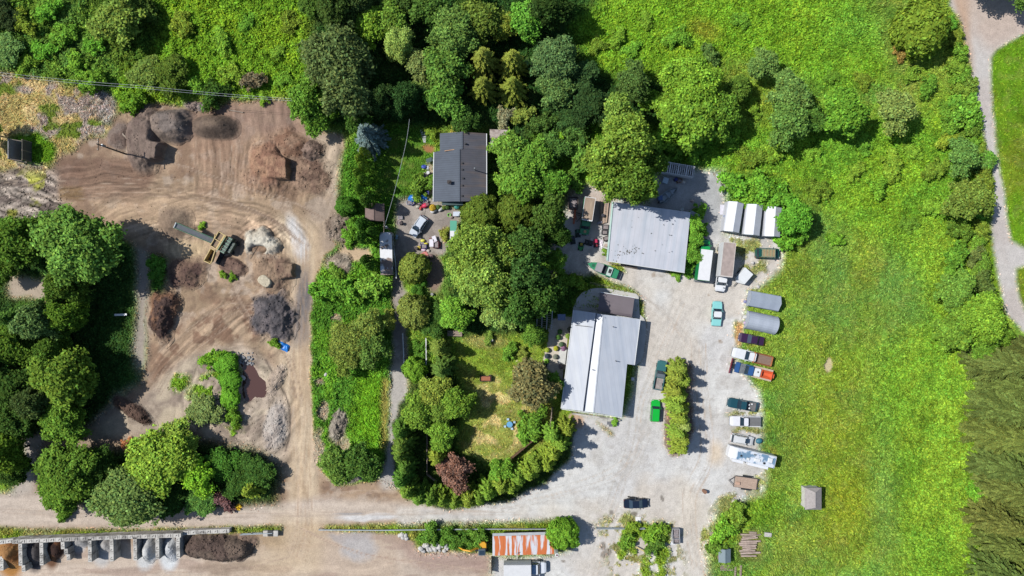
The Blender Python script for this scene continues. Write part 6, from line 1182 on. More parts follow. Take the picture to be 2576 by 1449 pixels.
def crown_mesh(key):
    if key in _PR: return _PR[key]
    kind, var = key; s = hash(key[0]) % 7 * 0 + {'B': 10, 'L': 20, 'C': 30, 'D': 40, 'S': 50, 'T': 60, 'W': 70, 'F': 80, 'G': 90, 'H': 95}[kind] + var * 7
    if kind == 'B': d = proto_broad(s, 4.0, .85, 11500, .25, 170)              # medium broadleaf, base radius 4
    elif kind == 'L': d = proto_broad(s, 6.5, .8, 24000, .29, 330, .2)    # large broadleaf, 6.5
    elif kind == 'D': d = proto_broad(s, 5.0, 1.5, 18000, .27, 240, .24)   # dense dark tall evergreen, 5
    elif kind == 'W': d = proto_broad(s, 4.0, 1.1, 14000, .2, 60, .12, True)   # fine leaved
    elif kind == 'S': d = proto_shrub(s, 2.0, 2600, .2)
    elif kind == 'T': d = proto_ball(s, 1.0, 1.2, 1500, .11, .05)
    elif kind == 'G': d = proto_ball(s, 3.0, .9, 9000, .19, .22)         # dense dome
    elif kind == 'C': d = proto_conifer(s, 2.5, 7.0, 12, 8, 34, .25, .5, .17)    # hedge conifer
    elif kind == 'F': d = proto_conifer(s, 6.2, 24.0, 24, 14, 42, .4, .5, .17)    # giant fir
    elif kind == 'H': d = proto_conifer(s, 3.7, 13.0, 17, 9, 30, .3, .55, .16)    # tall narrow spruce
    v, f, c = d; me = bpy.data.meshes.new('crown'); o = np_mesh('crown_tmp', v, f, LM, np.clip(c, 0, 2)); me = o.data; me.name = 'crown'; bpy.data.objects.remove(o)
    _PR[key] = me; return me
BASER = {'B': 4.0, 'L': 6.5, 'D': 5.0, 'W': 4.0, 'S': 2.0, 'T': 1.0, 'G': 3.0, 'C': 2.4, 'F': 6.0, 'H': 3.6}
def trunk_mesh(kind):
    if ('trunk', kind) in _PR: return _PR[('trunk', kind)]
    R = BASER[kind]; mb = MB()
    h = {'B': 5.2, 'L': 8.5, 'D': 9, 'W': 6, 'S': 1.4, 'T': 1.0, 'G': 2.6, 'C': 6.8, 'F': 23.5, 'H': 12.8}[kind]; r = {'S': .07, 'T': .06, 'G': .14, 'C': .1}.get(kind, R * .045)
    mb.cyl((0, 0, -.3), (.03, .02, h * .5), r, r * .7, 9); mb.cyl((.03, .02, h * .5), (0, 0, h), r * .7, r * .12, 9)
    if kind in 'BLDWGS':
        q = random.Random(3)
        for i in range(7):
            a = i * 2.4; z = h * q.uniform(.35, .7); L = R * q.uniform(.5, .75); mb.cyl((0, 0, z), (math.cos(a) * L, math.sin(a) * L, z + L * .6), r * .4, r * .08, 6)
    o = mb.build('trunk', BARK, smooth=True); me = o.data; bpy.data.objects.remove(o); _PR[('trunk', kind)] = me; return me
CZ = {'B': 5.0, 'L': 7.5, 'D': 7.0, 'W': 5.2, 'S': .8, 'T': 1.1, 'G': 2.4, 'C': 0.0, 'F': 0.0, 'H': 0.0}      # centre of the crown above the base
REFZ = {'B': 6, 'L': 9, 'D': 8, 'W': 6.5, 'S': 1.2, 'T': 1.2, 'G': 3, 'C': 4.5, 'F': 12, 'H': 8}               # height that the plan position refers to
LG = 1.84
rt = random.Random(77)
NAMES = {'B': 'broadleaf_tree', 'L': 'broadleaf_tree', 'D': 'evergreen_tree', 'W': 'feathery_tree', 'S': 'shrub', 'T': 'clipped_bush', 'G': 'dense_tree', 'C': 'conifer', 'F': 'fir_tree', 'H': 'spruce'}
CATS = {'S': 'shrub', 'T': 'bush'}
def tree(x_, y_, r, kind, rgb, label, group=None, h=1.0, name=None, ex=1.0, base=False):
    """x_, y_, r in plan units (where the crown shows); h scales the height"""
    s = r * S_ / BASER[kind] ; z = REFZ[kind] * s * h
    s *= (HC - 0) / HC
    x, y = P(x_, y_, 0 if base else z); k = (HC - z) / HC; sr = s * k
    t = thing(name or NAMES[kind], label, CATS.get(kind, 'tree'), (x, y, float(gz(np.array(x), np.array(y))) - .05), 0, group); ex = ex if kind in 'TFC' else rt.uniform(.86, 1.18); t.scale = (sr, sr * ex, s * h); t.rotation_euler = (0, 0, rt.uniform(0, 3.14))
    if rgb[1] > rgb[0] and rgb[2] < 100 and kind != 'F': rgb = tuple(int(v * .7 + q * .3 * (.35 + .65 * sum(rgb) / 256)) for v, q in zip(rgb, (96, 128, 40)))
    me = crown_mesh((kind, rt.randrange(3))); c = bpy.data.objects.new('crown', me); COL.objects.link(c); c.parent = t; c.location = (0, 0, CZ[kind]); c.rotation_euler = (0, 0, rt.uniform(0, 6.28)); f = rt.uniform(.94, 1.06)
    kk = K(*rgb); mxx = max(kk); f *= {'D': .84}.get(kind, 1.0); c.color = (*[min(1.0, (v * q_ + .05 * mxx) * LG * f) for v, q_ in zip(kk, (1.08, .98, .9))], 1)
    b = bpy.data.objects.new('trunk', trunk_mesh(kind)); COL.objects.link(b); b.parent = t; b.color = (1, 1, 1, 1); return t
DK = (58, 92, 40); DK2 = (64, 84, 52); MD = (84, 124, 42); BR = (108, 152, 36); OL = (108, 118, 46); GG = (104, 128, 76); PL = (136, 160, 84); BS = (112, 144, 150); PU = (122, 90, 82); YG = (134, 150, 52); BG = (70, 106, 64)
HD = 1.0
for a in (
# --- west wood
(190, 618, 92, 'L', (88, 130, 56), 'big light-green maple at the north-east corner of the western wood', None, 0.95), (45, 610, 62, 'D', (84, 126, 40), 'mid-green evergreen north of the small clearing, at the west edge', None, 0.7),
(130, 575, 34, 'B', BR, 'bright bushy tree beside the big maple, on its north-west side'), (170, 720, 50, 'D', (78, 112, 38), 'evergreen just south of the big maple and east of the clearing', None, 0.9), 
(170, 790, 46, 'D', (90, 132, 34), 'evergreen with a bright western edge south-east of the clearing', None, 0.85), (95, 812, 50, 'D', (92, 124, 80), 'blue-green evergreen in the middle of the western wood'), 
(30, 800, 48, 'C', (70, 112, 48), 'star-shaped conifer at the west edge, south of the clearing'), (45, 870, 50, 'D', (84, 122, 36), 'round evergreen at the west edge, a third of the way down', None, 0.8), (135, 890, 48, 'D', (72, 108, 36), 'evergreen between the blue-green one and the bright pair', None, 0.85), 
(165, 945, 66, 'D', (104, 138, 44), 'broad bright evergreen in the lower western wood', None, 0.75),  (165, 1055, 60, 'D', (92, 136, 40), 'broad evergreen at the southern point of the western wood', None, 0.6), 
(40, 960, 62, 'D', DK, 'large dark evergreen at the west edge, in the middle of the lower wood', None, 0.6), (30, 1060, 60, 'D', DK, 'dark evergreen at the west edge south of the large one', None, 0.6), (15, 1140, 50, 'D', (92, 126, 30), 'evergreen with yellow-green sprays at the south-west edge of the wood'), (34, 1178, 42, 'D', DK, 'dark evergreen nearest the gravel road at the wood edge', None, 0.6),
(95, 1010, 46, 'D', DK2, 'shaded evergreen between the west edge and the broad bright one'), (5, 690, 30, 'B', MD, 'small tree on the west edge beside the clearing'),
# --- south-west belt
(182, 1180, 66, 'D', (86, 124, 40), 'broad dark cedar at the west end of the road belt', None, 0.6), (158, 1238, 48, 'D', (88, 130, 38), 'southern half cedar of the road belt, overhanging the gravel road', None, 0.55), (250, 1180, 52, 'D', DK, 'dark evergreen behind the cedar in the road belt', None, 0.5),  # the last one is a dark crown coloured for shade behind the cedar
(160, 1290, 20, 'S', (84, 128, 34), 'drooping small shrub over the gravel road edge'), (318, 1255, 84, 'L', (98, 124, 74), 'large grey-green tree leaning over the gravel road', None, 0.7), (395, 1162, 74, 'L', (126, 160, 48), 'bright yellow-green maple in the middle of the road belt', None, 0.75), (445, 1100, 42, 'B', (128, 156, 60), 'pale yellow-green tree on the north side of the bright maple', None, 0.7),
(498, 1200, 42, 'B', (118, 176, 24), 'vivid lime shrub tree east of the bright maple'), (560, 1165, 44, 'B', (54, 104, 34), 'dark green tree north-east of the lime one', None, 0.5), (646, 1186, 42, 'B', (52, 90, 38), 'dark tree at the east end of the road belt by the haul track', None, 0.5), (600, 1212, 38, 'B', (50, 86, 36), 'mid-green tree in the east half of the road belt', None, 0.5),  # last three: the maple's shade put into their dark leaf colours
(425, 1250, 46, 'D', (48, 84, 40), 'dark shaded evergreen between the grey-green tree and the road', None, 0.4), (500, 1258, 36, 'B', (72, 118, 56), 'green shrub tree beside the gravel road in the belt', None, 0.5), (567, 1256, 24, 'S', (112, 84, 84), 'purple-leaved shrub near the road at the belt edge'), (625, 1236, 30, 'C', (132, 150, 46), 'small yellow-green conifer at the east end of the road belt'), (598, 1276, 8, 'S', (226, 196, 30), 'small yellow flowering bush under the yellow-green conifer'),  # first one: dark crown standing where the belt lies in shade
# --- island in the dirt and stray bushes
(540, 905, 26, 'S', (104, 158, 26), 'bright shrub at the north end of the pond hedge'), (566, 915, 30, 'G', (92, 160, 34), 'round bright shrub on the west bank of the pond, northmost', None, 0.6), (578, 955, 26, 'G', (88, 156, 32), 'round bright shrub in the middle of the pond hedge', None, 0.6), (578, 1000, 25, 'G', (92, 160, 30), 'round bright shrub at the south part of the pond hedge', None, 0.6), (585, 1045, 22, 'S', (94, 140, 34), 'small shrub trailing south of the pond hedge'), (512, 1031, 38, 'B', (106, 124, 82), 'grey-green willow bush on the bare ground west of the pond', None, 0.5),
(400, 690, 20, 'S', (66, 124, 40), 'green shrub between the shaded lane and the dark heap'), (395, 660, 18, 'S', (72, 130, 40), 'small shrub at the north end of the lane strip'), (506, 568, 9, 'S', (120, 166, 40), 'tuft of weeds beside the conveyor'), (560, 690, 10, 'S', (110, 150, 40), 'small weed clump south of the screener'), (585, 696, 10, 'S', (104, 150, 36), 'small weed clump south of the flat soil bed'), (690, 862, 14, 'S', (96, 140, 34), 'weed patch beside the blue tarp by the haul track'), (318, 1118, 14, 'S', (178, 126, 82), 'dead orange-brown bush at the north edge of the road belt'),
# --- north-west thicket
(295, 48, 58, 'B', (108, 132, 56), 'olive tree at the top edge of the north-west thicket', None, 0.7), (345, 30, 46, 'D', (74, 100, 44), 'dark tree at the top edge beside the olive one', None, 0.4), (8, 40, 40, 'D', (52, 70, 50), 'dark grey-green tree in the top-left corner', None, 0.4), (20, 125, 36, 'B', (94, 132, 80), 'bluish shrub tree at the left edge below the corner', None, 0.5),
(375, 185, 42, 'B', (104, 128, 60), 'grey-olive tree at the thicket edge above the dirt yard', None, 0.6), (425, 190, 48, 'D', (88, 114, 40), 'dark olive evergreen at the thicket edge above the dirt yard', None, 0.45), (642, 208, 26, 'S', (112, 106, 82), 'purplish grey bush above the cable in the thicket'), (500, 215, 24, 'S', (98, 150, 36), 'bright shrub east of the dark olive evergreen'), (240, 205, 30, 'S', (96, 142, 34), 'bright shrub at the dry grass edge'), (540, 235, 30, 'S', (56, 92, 34), 'dark shrub at the north edge of the dirt yard'), (340, 255, 30, 'S', (94, 142, 28), 'bright shrub where the dirt yard meets the thicket'),
(665, 250, 12, 'S', (124, 168, 40), 'small lime shrub beneath the cable'),
# --- central forest
(850, 150, 84, 'L', (86, 104, 70), 'huge dark grey-green pine in the central forest'), (868, 235, 58, 'B', (92, 108, 74), 'lower dark pine south of the huge one', None, 1.5), (770, 250, 52, 'B', (84, 130, 40), 'round green tree at the corner of the dirt yard'), (905, 262, 34, 'B', (116, 118, 84), 'olive-brown tree on the dark pine edge', None, 1.5), (800, 300, 34, 'B', (88, 138, 40), 'bushy tree at the north-east corner of the dirt yard'),
(1003, 108, 46, 'W', (146, 172, 92), 'pale feathery willow in the central forest'), (985, 55, 44, 'B', (96, 134, 44), 'mid-green tree above the pale willow'), (925, 60, 46, 'B', (112, 152, 36), 'bright tree west of the pale willow'), (850, 30, 56, 'D', (64, 90, 44), 'dark evergreen at the top edge, west of centre'), (905, 20, 44, 'D', (58, 80, 50), 'dark evergreen at the top edge beside a purple-tinged one'), (888, 12, 14, 'S', (110, 78, 90), 'purple-leaved shrub at the top edge'),
(1140, 85, 62, 'L', (92, 128, 64), 'big blue-green maple at the top of the central forest'), (1118, 175, 56, 'B', (86, 128, 52), 'maple tree in the middle of the central forest'), (1120, 250, 50, 'B', (84, 134, 50), 'maple hanging over the north end of the house yard'), (1060, 165, 38, 'B', (112, 124, 82), 'greyish tree between the willow and the maples'), (1062, 225, 30, 'B', (96, 122, 64), 'grey-green tree below the greyish one'),
(1216, 145, 44, 'H', (136, 140, 62), 'yellow-olive spruce, the western of the two drooping spruces'), (1290, 150, 44, 'H', (134, 140, 58), 'yellow-olive spruce, the eastern of the two drooping spruces'), (1215, 215, 36, 'H', (118, 126, 52), 'smaller spruce below the western drooping spruce'), (1290, 215, 38, 'H', (122, 130, 52), 'smaller spruce below the eastern drooping spruce'),
(1210, 50, 50, 'B', (94, 116, 46), 'brownish green tree at the top edge, centre'), (1262, 60, 36, 'B', (128, 140, 50), 'yellow-green tree above the two drooping spruces'), (1325, 45, 48, 'B', (84, 150, 44), 'bright green tree at the top edge right of the spruces'), (1380, 20, 50, 'D', (50, 80, 40), 'dark evergreen at the top edge right of the bright tree'),
(1395, 150, 60, 'L', (80, 112, 78), 'blue-green maple east of the drooping spruces'), (1400, 225, 44, 'B', (82, 116, 70), 'lower blue-green tree below the blue-green maple'), (1460, 200, 44, 'B', (48, 80, 52), 'dark shaded tree east of the blue-green maple', None, 0.7), (1480, 265, 48, 'D', (42, 72, 46), 'very dark evergreen in the forest shade north of the big maple', None, 0.6), (1435, 290, 38, 'B', (48, 82, 48), 'dark shaded tree above the shrubs right of the house', None, 0.6), (1592, 205, 40, 'B', (70, 100, 54), 'dark green dome shrub tree at the forest edge'),  # three darkest crowns added where the forest lies in shadow
(1313, 288, 24, 'S', (118, 132, 60), 'olive shrub between the forest and the small shed'), (1270, 295, 22, 'S', (128, 132, 100), 'grey shrub just north of the small shed'), (1360, 310, 30, 'S', (60, 92, 44), 'dark shrub at the forest foot'), (1020, 250, 40, 'D', (40, 76, 44), 'dark evergreen in the shade north of the house yard', None, 1.1), (955, 260, 40, 'D', (46, 74, 44), 'dark evergreen beside the blue spruce, on its north side', None, 1.2), (1170, 300, 34, 'B', (60, 98, 44), 'shaded tree right above the shingle house', None, 1.1),
(1185, 10, 36, 'B', (64, 100, 44), 'green tree cut by the top edge, centre'), (1080, 15, 44, 'B', (70, 108, 46), 'tree cut by the top edge above the maples'), (1010, 10, 34, 'B', (60, 90, 44), 'small tree cut by the top edge above the willow'), (785, 15, 30, 'B', (74, 110, 44), 'small dark tree cut by the top edge, left of centre'),
# --- big maple and neighbours
(1560, 290, 46, 'B', (108, 140, 58), 'northern lobe maple of the tall maple clump by the workshop', None, 1.6), (1570, 365, 74, 'L', (112, 142, 48), 'tall spreading maple north of the workshop', None, 1.7), (1545, 445, 54, 'B', (104, 138, 44), 'maple overhanging the north-west corner of the workshop roof', None, 1.5), (1605, 460, 52, 'B', (92, 128, 42), 'maple overhanging the north edge of the workshop roof', None, 2.3), (1510, 395, 38, 'B', (108, 136, 46), 'western maple of the tall clump', None, 1.5), (1630, 400, 40, 'B', (76, 110, 40), 'darker maple on the east side of the tall clump', None, 2.2),
(1745, 215, 76, 'L', (112, 158, 34), 'large bright green maple in the northern meadow', None, 0.9), (1745, 300, 60, 'B', (104, 148, 38), 'bright maple directly south of the large bright one'), (1815, 285, 52, 'B', (84, 126, 36), 'darker maple on the east side of the bright pair'), (1690, 270, 40, 'B', (116, 158, 40), 'light green tree on the west side of the bright pair'), (1855, 225, 34, 'B', (84, 118, 40), 'small dark tree north-east of the bright pair'),
(1787, 135, 24, 'S', (82, 116, 62), 'small dark bush above the large bright maple'), (1920, 160, 36, 'B', (98, 132, 72), 'round grey-green bush tree in the northern meadow'), (1990, 235, 46, 'B', (96, 132, 72), 'grey-green tree, upper one of the meadow pair'), (1985, 310, 50, 'B', (84, 124, 60), 'grey-green tree, lower one of the meadow pair'), (2128, 285, 52, 'B', (92, 148, 34), 'bright round tree between the grey-green pair and the olive bush'), (2258, 278, 46, 'B', (118, 136, 78), 'rounded grey-olive tree in the northern meadow'), (2045, 305, 34, 'B', (74, 116, 44), 'small tree east of the grey-green pair'),
(2325, 70, 66, 'G', (108, 136, 34), 'large yellow-olive dome tree near the path top'), (2265, 140 - 5, 16, 'S', (138, 120, 60), 'rusty little shrub south-west of the dome tree'), (2290, 190, 20, 'S', (110, 150, 40), 'bright shrub below the dome tree'), (2330, 220, 22, 'S', (84, 134, 36), 'green shrub in the meadow left of the path bend'),
(2440, 215, 22, 'S', (104, 134, 50), 'spiky shrub leaning on the path edge, uppermost'), (2430, 280, 38, 'S', (92, 150, 40), 'bright shrub on the path edge halfway down the upper path'), (2395, 310, 34, 'S', (96, 148, 40), 'bright shrub left of the path edge shrub'), (2425, 395, 42, 'B', (84, 128, 66), 'bluish green tree beside the path'), (2470, 410, 26, 'S', (84, 128, 62), 'conifer spreading over the path edge beside the bluish tree'), (2440, 500, 50, 'B', (104, 126, 52), 'olive conifer whose shadow falls across the path'), (2385, 350, 24, 'S', (128, 148, 36), 'yellowish shrub beside the bluish green tree'), (2480, 455, 20, 'S', (96, 120, 56), 'little conifer at the path edge above the olive conifer'),
(2415, 580, 26, 'S', (84, 120, 36), 'dark shrub below the olive conifer'), (2405, 650, 34, 'S', (88, 142, 36), 'bright shrub clump in the eastern hedge'), (2455, 640, 26, 'S', (92, 104, 62), 'purplish brown bush beside the grass verge'), (2462, 710, 32, 'S', (84, 104, 56), 'dark twiggy bush beside the verge, lower one'), (2400, 730, 44, 'B', (96, 140, 52), 'green tree in the eastern hedge above the large bright tree'), (2465, 800, 62, 'L', (110, 156, 34), 'large bright tree at the lower end of the path'), (2400, 830, 46, 'B', (98, 140, 40), 'tree left of the large bright one at the path end'), (2510, 840, 34, 'B', (96, 140, 36), 'smaller bright tree closest to the path end'), (2480, 870, 36, 'B', (88, 134, 36), 'tree between the large bright one and the giant firs'),
# --- around the house
(920, 335, 44, 'H', (104, 128, 128), 'blue-grey spruce at the corner of the house yard'), (895, 300, 30, 'B', (70, 112, 46), 'green tree just north-west of the blue spruce', None, 1.6), (918, 385, 12, 'T', (122, 148, 40), 'yellow-green clipped cedar at the top of the yard hedge', None, 3.4), (908, 402, 12, 'T', (118, 146, 40), 'second clipped cedar down the yard hedge', None, 3.4), (915, 420, 12, 'T', (110, 144, 40), 'third clipped cedar down the yard hedge', None, 3.4), (904, 438, 12, 'T', (104, 140, 38), 'fourth clipped cedar down the yard hedge', None, 3.4), (916, 455, 13, 'T', (92, 134, 38), 'fifth clipped cedar down the yard hedge', None, 3.4), (908, 478, 13, 'T', (88, 134, 36), 'sixth clipped cedar at the bottom of the yard hedge', None, 3.4),
(925, 505, 18, 'T', (66, 108, 36), 'tall cedar immediately north of the brown garden shed', None, 2.6), (915, 565, 18, 'T', (54, 104, 34), 'tall cedar immediately south of the brown garden shed', None, 2.6), (940, 585, 15, 'T', (62, 110, 36), 'cedar between the garden shed and the long trailer', None, 3.4), (918, 598, 17, 'T', (60, 108, 34), 'round cedar west of the long trailer, upper one', None, 3.4), (925, 655, 15, 'T', (62, 106, 34), 'round cedar west of the long trailer, lower one', None, 3.4), (938, 668, 14, 'T', (58, 100, 34), 'cedar touching the long trailer midway', None, 3.4),
(1088, 335, 14, 'S', (118, 146, 40), 'small bush beside the white trellis'), (1055, 470, 26, 'S', (92, 128, 40), 'leafy shrub along the house yard, near the blue tarp'), (1080, 458, 18, 'S', (96, 140, 44), 'shrub against the west wall of the shingle house'), (1150, 325, 16, 'S', (150, 146, 60), 'yellowish shrub at the north wall of the house'), (870, 520, 24, 'G', (62, 116, 34), 'dark rounded shrub on the edge of the dirt yard'), (1118, 588, 12, 'S', (140, 142, 60), 'small yellowing shrub in the court bed'),
(1285, 385, 46, 'B', (98, 144, 50), 'bright bushy tree east of the shingle house, nearest its wall'), (1345, 395, 46, 'B', (92, 142, 46), 'bright bushy tree in the clump east of the house'), (1320, 455, 50, 'B', (90, 140, 42), 'bright bushy tree south of the clump east of the house'), (1385, 460, 40, 'B', (84, 142, 40), 'bushy tree at the east side of the clump'), (1390, 370, 34, 'B', (72, 116, 54), 'darker tree at the north-east of the clump'), (1265, 455, 26, 'S', (110, 160, 50), 'light shrub squeezed against the house east wall'),
(1208, 540, 50, 'G', (90, 112, 38), 'olive domed tree at the south-east corner of the house'), (1296, 532, 48, 'G', (86, 108, 36), 'second olive domed tree, east of the first'), (1170, 520, 22, 'S', (92, 114, 42), 'olive shrub touching the house corner'), (1380, 545, 44, 'B', (62, 92, 38), 'dark tree between the olive domes and the gravel', None, 1.5),
(1400, 590, 30, 'B', (54, 92, 38), 'dark shrub tree at the gravel edge, west of the mowers', None, 1.8), (1195, 620, 62, 'L', (122, 152, 60), 'pale speckled poplar in the centre of the picture', None, 1.4), (1228, 715, 66, 'L', (118, 148, 66), 'pale speckled poplar, lower of the central pair', None, 1.4), (1168, 690, 44, 'B', (122, 152, 62), 'pale tree on the west side of the poplars'), (1270, 640, 46, 'B', (112, 142, 60), 'green tree on the east side of the poplars', None, 1.4), (1255, 790, 40, 'B', (124, 152, 84), 'pale tree at the garden north edge'),
(1330, 610, 46, 'B', (62, 98, 46), 'dark tree east of the poplars, northern one', None, 1.7), (1330, 690, 50, 'B', (60, 100, 52), 'dark tree east of the poplars, middle one', None, 2.3), (1370, 745, 42, 'B', (58, 98, 42), 'dark tree near the concrete apron', None, 2.5), (1310, 770, 42, 'B', (62, 104, 46), 'dark tree at the north edge of the garden near the pergola', None, 2.1), (1395, 655, 28, 'B', (92, 140, 44), 'brighter tree at the gravel edge', None, 1.5), (1420, 705, 26, 'S', (92, 130, 36), 'low shrub on the grassy bank north of the apron'), (1455, 712, 20, 'S', (112, 142, 36), 'bright low shrub on the grassy bank'),
(1147, 792, 38, 'B', (104, 160, 44), 'bright round tree west of the poplars at the garden corner'), (1041, 672, 38, 'G', (124, 138, 60), 'olive round tree at the south side of the court'), (1040, 786, 44, 'G', (122, 132, 68), 'olive round tree over the driveway'), (1092, 808, 36, 'B', (54, 92, 38), 'dark tree in the shade between the driveway and garden', None, 0.6), (1340, 842, 30, 'B', (84, 128, 42), 'tree under the pergola corner'),  # the dark crown is coloured for the shade beside the driveway
(1058, 640 + 70, 8, 'T', (62, 116, 40), 'clipped globe bush, uppermost of the cluster south of the court tree'), (1050, 716, 9, 'T', (64, 120, 40), 'clipped globe bush on the west of the cluster'), (1066, 712, 9, 'T', (66, 122, 40), 'clipped globe bush on the east of the cluster'), (1056, 726, 9, 'T', (70, 124, 42), 'clipped globe bush in the heart of the cluster'), (1044, 730, 10, 'T', (62, 112, 36), 'clipped globe bush at the south-west of the cluster'), (1058, 740, 11, 'T', (64, 118, 40), 'clipped globe bush, lowest of the cluster'),
(1340, 970, 58, 'B', (112, 112, 72), 'twiggy grey-brown spreading tree in the garden'), (1386, 968, 30, 'B', (92, 140, 44), 'green shrub between the twiggy tree and the building'), (1284, 884, 20, 'S', (96, 146, 44), 'small shrub on the garden lawn'), (1315, 886, 14, 'S', (122, 132, 60), 'little dome plant on the garden lawn'), (1228, 852, 14, 'S', (110, 140, 60), 'low plant at the top of the garden lawn'), (1340, 1060, 30, 'S', (92, 140, 40), 'leafy shrub south of the twiggy tree'), (1320, 1090, 22, 'S', (96, 150, 40), 'leafy shrub near the free-standing plank fence'),
(1105, 875, 30, 'H', (116, 134, 60), 'yellow-green conifer at the garden west edge, uppermost'), (1110, 930, 36, 'H', (84, 116, 54), 'dark green conifer at the garden west edge'), (1150, 1015, 42, 'B', (100, 140, 40), 'bushy tree at the garden west edge, halfway'), (1092, 985, 38, 'B', (128, 142, 56), 'yellowish tree between the rail fence and the garden'), (1048, 1040, 38, 'B', (104, 142, 44), 'bright round tree by the driveway, lower one'), (1042, 930, 30, 'G', (108, 160, 34), 'bright round tree by the driveway, upper one'), (1050, 872, 14, 'S', (80, 132, 40), 'hedge shrub beside the white driveway rail'), (1052, 895, 14, 'S', (84, 134, 40), 'lower hedge shrub beside the white driveway rail'), (1110, 1094, 36, 'B', (110, 156, 44), 'lime green round tree at the garden west edge'), (1100, 1152, 34, 'C', (128, 140, 46), 'yellow-green conifer above the purple tree'), (1142, 1190, 42, 'B', (128, 98, 84), 'purple-leaved plum tree in the garden hedge'), (1260, 1190, 34, 'B', (96, 148, 40), 'bright shrub tree right of the dark pool of shade'), (1110, 1030, 34, 'B', (96, 128, 46), 'tree in the west hedge of the garden'),
(1418, 1345, 40, 'G', (100, 156, 34), 'bright round tree at the east end of the rusty roof'),
# --- weed strip
(930, 815, 40, 'B', (116, 132, 62), 'olive tree leaning toward the driveway in the weed strip'), (975, 805, 22, 'B', (138, 144, 66), 'small yellowish round tree beside the driveway'), (885, 862, 56, 'L', (110, 124, 58), 'large olive tree in the weed strip', None, 0.8), (935, 875, 42, 'B', (82, 114, 52), 'darker tree at the driveway side of the weed strip'), (870, 905, 34, 'B', (108, 128, 52), 'olive shrub tree south of the large olive tree'), (915, 840, 34, 'B', (96, 120, 60), 'greyish tree at the middle of the weed strip'),
(848, 1165, 44, 'B', (92, 128, 56), 'green tree near the south end of the weed strip'), (905, 1165, 44, 'B', (66, 104, 42), 'dark tree near the south end of the weed strip, by the driveway'), (925, 1180, 16, 'G', (60, 96, 36), 'dark round bush at the driveway mouth'), (820, 730, 30, 'S', (86, 150, 34), 'bright shrub at the north-west of the weed strip'), (870, 735, 36, 'S', (92, 148, 38), 'bright shrub in the north of the weed strip'), (930, 720, 36, 'S', (104, 152, 48), 'light shrub south of the long trailer'), (965, 705, 22, 'S', (100, 156, 44), 'small bright shrub at the south end of the long trailer'), (850, 690, 22, 'S', (98, 138, 44), 'shrub at the foot of the weedy mound'), (880, 600, 18, 'S', (92, 150, 36), 'shrub by the broken clods'), (890, 570, 20, 'S', (84, 140, 34), 'shrub below the garden shed cedars'),
# --- shelters and vines
(1845, 470, 34, 'S', (92, 158, 34), 'leafy bush behind the westmost white shelter'), (1880, 490, 28, 'S', (110, 166, 36), 'leafy bush between the first two white shelters'), (1915, 480, 34, 'S', (94, 156, 34), 'leafy bush behind the middle white shelter'), (1960, 500, 34, 'S', (88, 152, 34), 'leafy bush behind the eastmost white shelter'), (1998, 548, 40, 'B', (84, 156, 34), 'bright leafy tree east of the white shelters'), (1985, 600, 28, 'S', (96, 162, 34), 'bright shrub at the corner of the eastmost shelter'), (2010, 590, 22, 'S', (84, 140, 34), 'shrub below the bright leafy tree'),
(1752, 536, 22, 'S', (100, 160, 40), 'vine clump on the north-east corner of the workshop'), (1745, 566, 26, 'B', (104, 164, 40), 'vine mass on the east wall of the workshop, upper part'), (1748, 602, 25, 'B', (96, 158, 40), 'vine mass on the east wall of the workshop, middle part'), (1738, 640, 25, 'B', (92, 150, 40), 'vine mass on the east wall of the workshop, lower part'), (1728, 672, 20, 'S', (88, 146, 40), 'vine clump at the south-east foot of the workshop'), (1765, 575, 16, 'S', (90, 150, 40), 'loose vine shoots on the gravel side of the workshop wall'), (1703, 692, 11, 'S', (110, 160, 50), 'small plant at the south wall of the workshop'), (1530, 640, 12, 'S', (110, 150, 50), 'plant at the south-west corner of the workshop'),
(1590, 1330, 18, 'S', (120, 152, 40), 'yellowish shrub beside the pipe gate'), (1640, 1345, 24, 'S', (108, 156, 36), 'bright shrub in the bottom weed island'), (1665, 1330, 16, 'S', (104, 140, 40), 'shrub at the east side of the bottom weed island'), (1575, 1362, 20, 'S', (96, 140, 40), 'shrub at the west side of the bottom weed island'), (1650, 1372, 24, 'S', (80, 118, 44), 'darker shrub in the bottom weed island'), (1545, 1060, 10, 'S', (110, 164, 50), 'small plant at the south-east corner of the main building'),
(1820, 1330, 28, 'S', (104, 160, 34), 'bright shrub north of the little blue-grey shed'), (1800, 1375, 20, 'S', (92, 132, 44), 'shrub on the west side of the little shed'), (1850, 1290, 26, 'S', (112, 146, 44), 'shrub at the meadow corner above the logs'), (1200, 1350, 26, 'S', (84, 130, 44), 'shrub north of the excavator'), (1130, 1350, 26, 'S', (76, 122, 40), 'shrub north of the white rock pile'), (1080, 1345, 24, 'S', (84, 130, 44), 'shrub at the west end of the verge thicket'), (1165, 1360, 22, 'S', (70, 112, 38), 'dark shrub in the verge thicket'),
# --- house yard corners and forest fill
(1440, 335, 34, 'S', (70, 112, 54), 'dark shrub at the forest corner left of the tall maple'), (1465, 400, 36, 'S', (96, 142, 54), 'light shrub left of the tall maple'), (1440, 450, 26, 'S', (88, 134, 44), 'shrub north of the debris yard'), (1640, 250, 30, 'S', (100, 146, 40), 'shrub between the tall maple and the bright maples'), (1665, 350, 36, 'S', (102, 154, 38), 'light shrub east of the tall maple'), (1830, 350, 30, 'S', (96, 150, 34), 'shrub south of the bright pair of maples'), (1760, 370, 30, 'S', (90, 146, 34), 'shrub north of the rack trailer'), (1700, 385, 24, 'S', (80, 126, 34), 'dark shrub beside the rack trailer'),
(2205, 470, 24, 'S', (104, 158, 30), 'low bright bush in the middle of the northern meadow'), (2100, 600, 18, 'S', (98, 152, 30), 'low bush in the meadow east of the green van'),
): tree(*a)
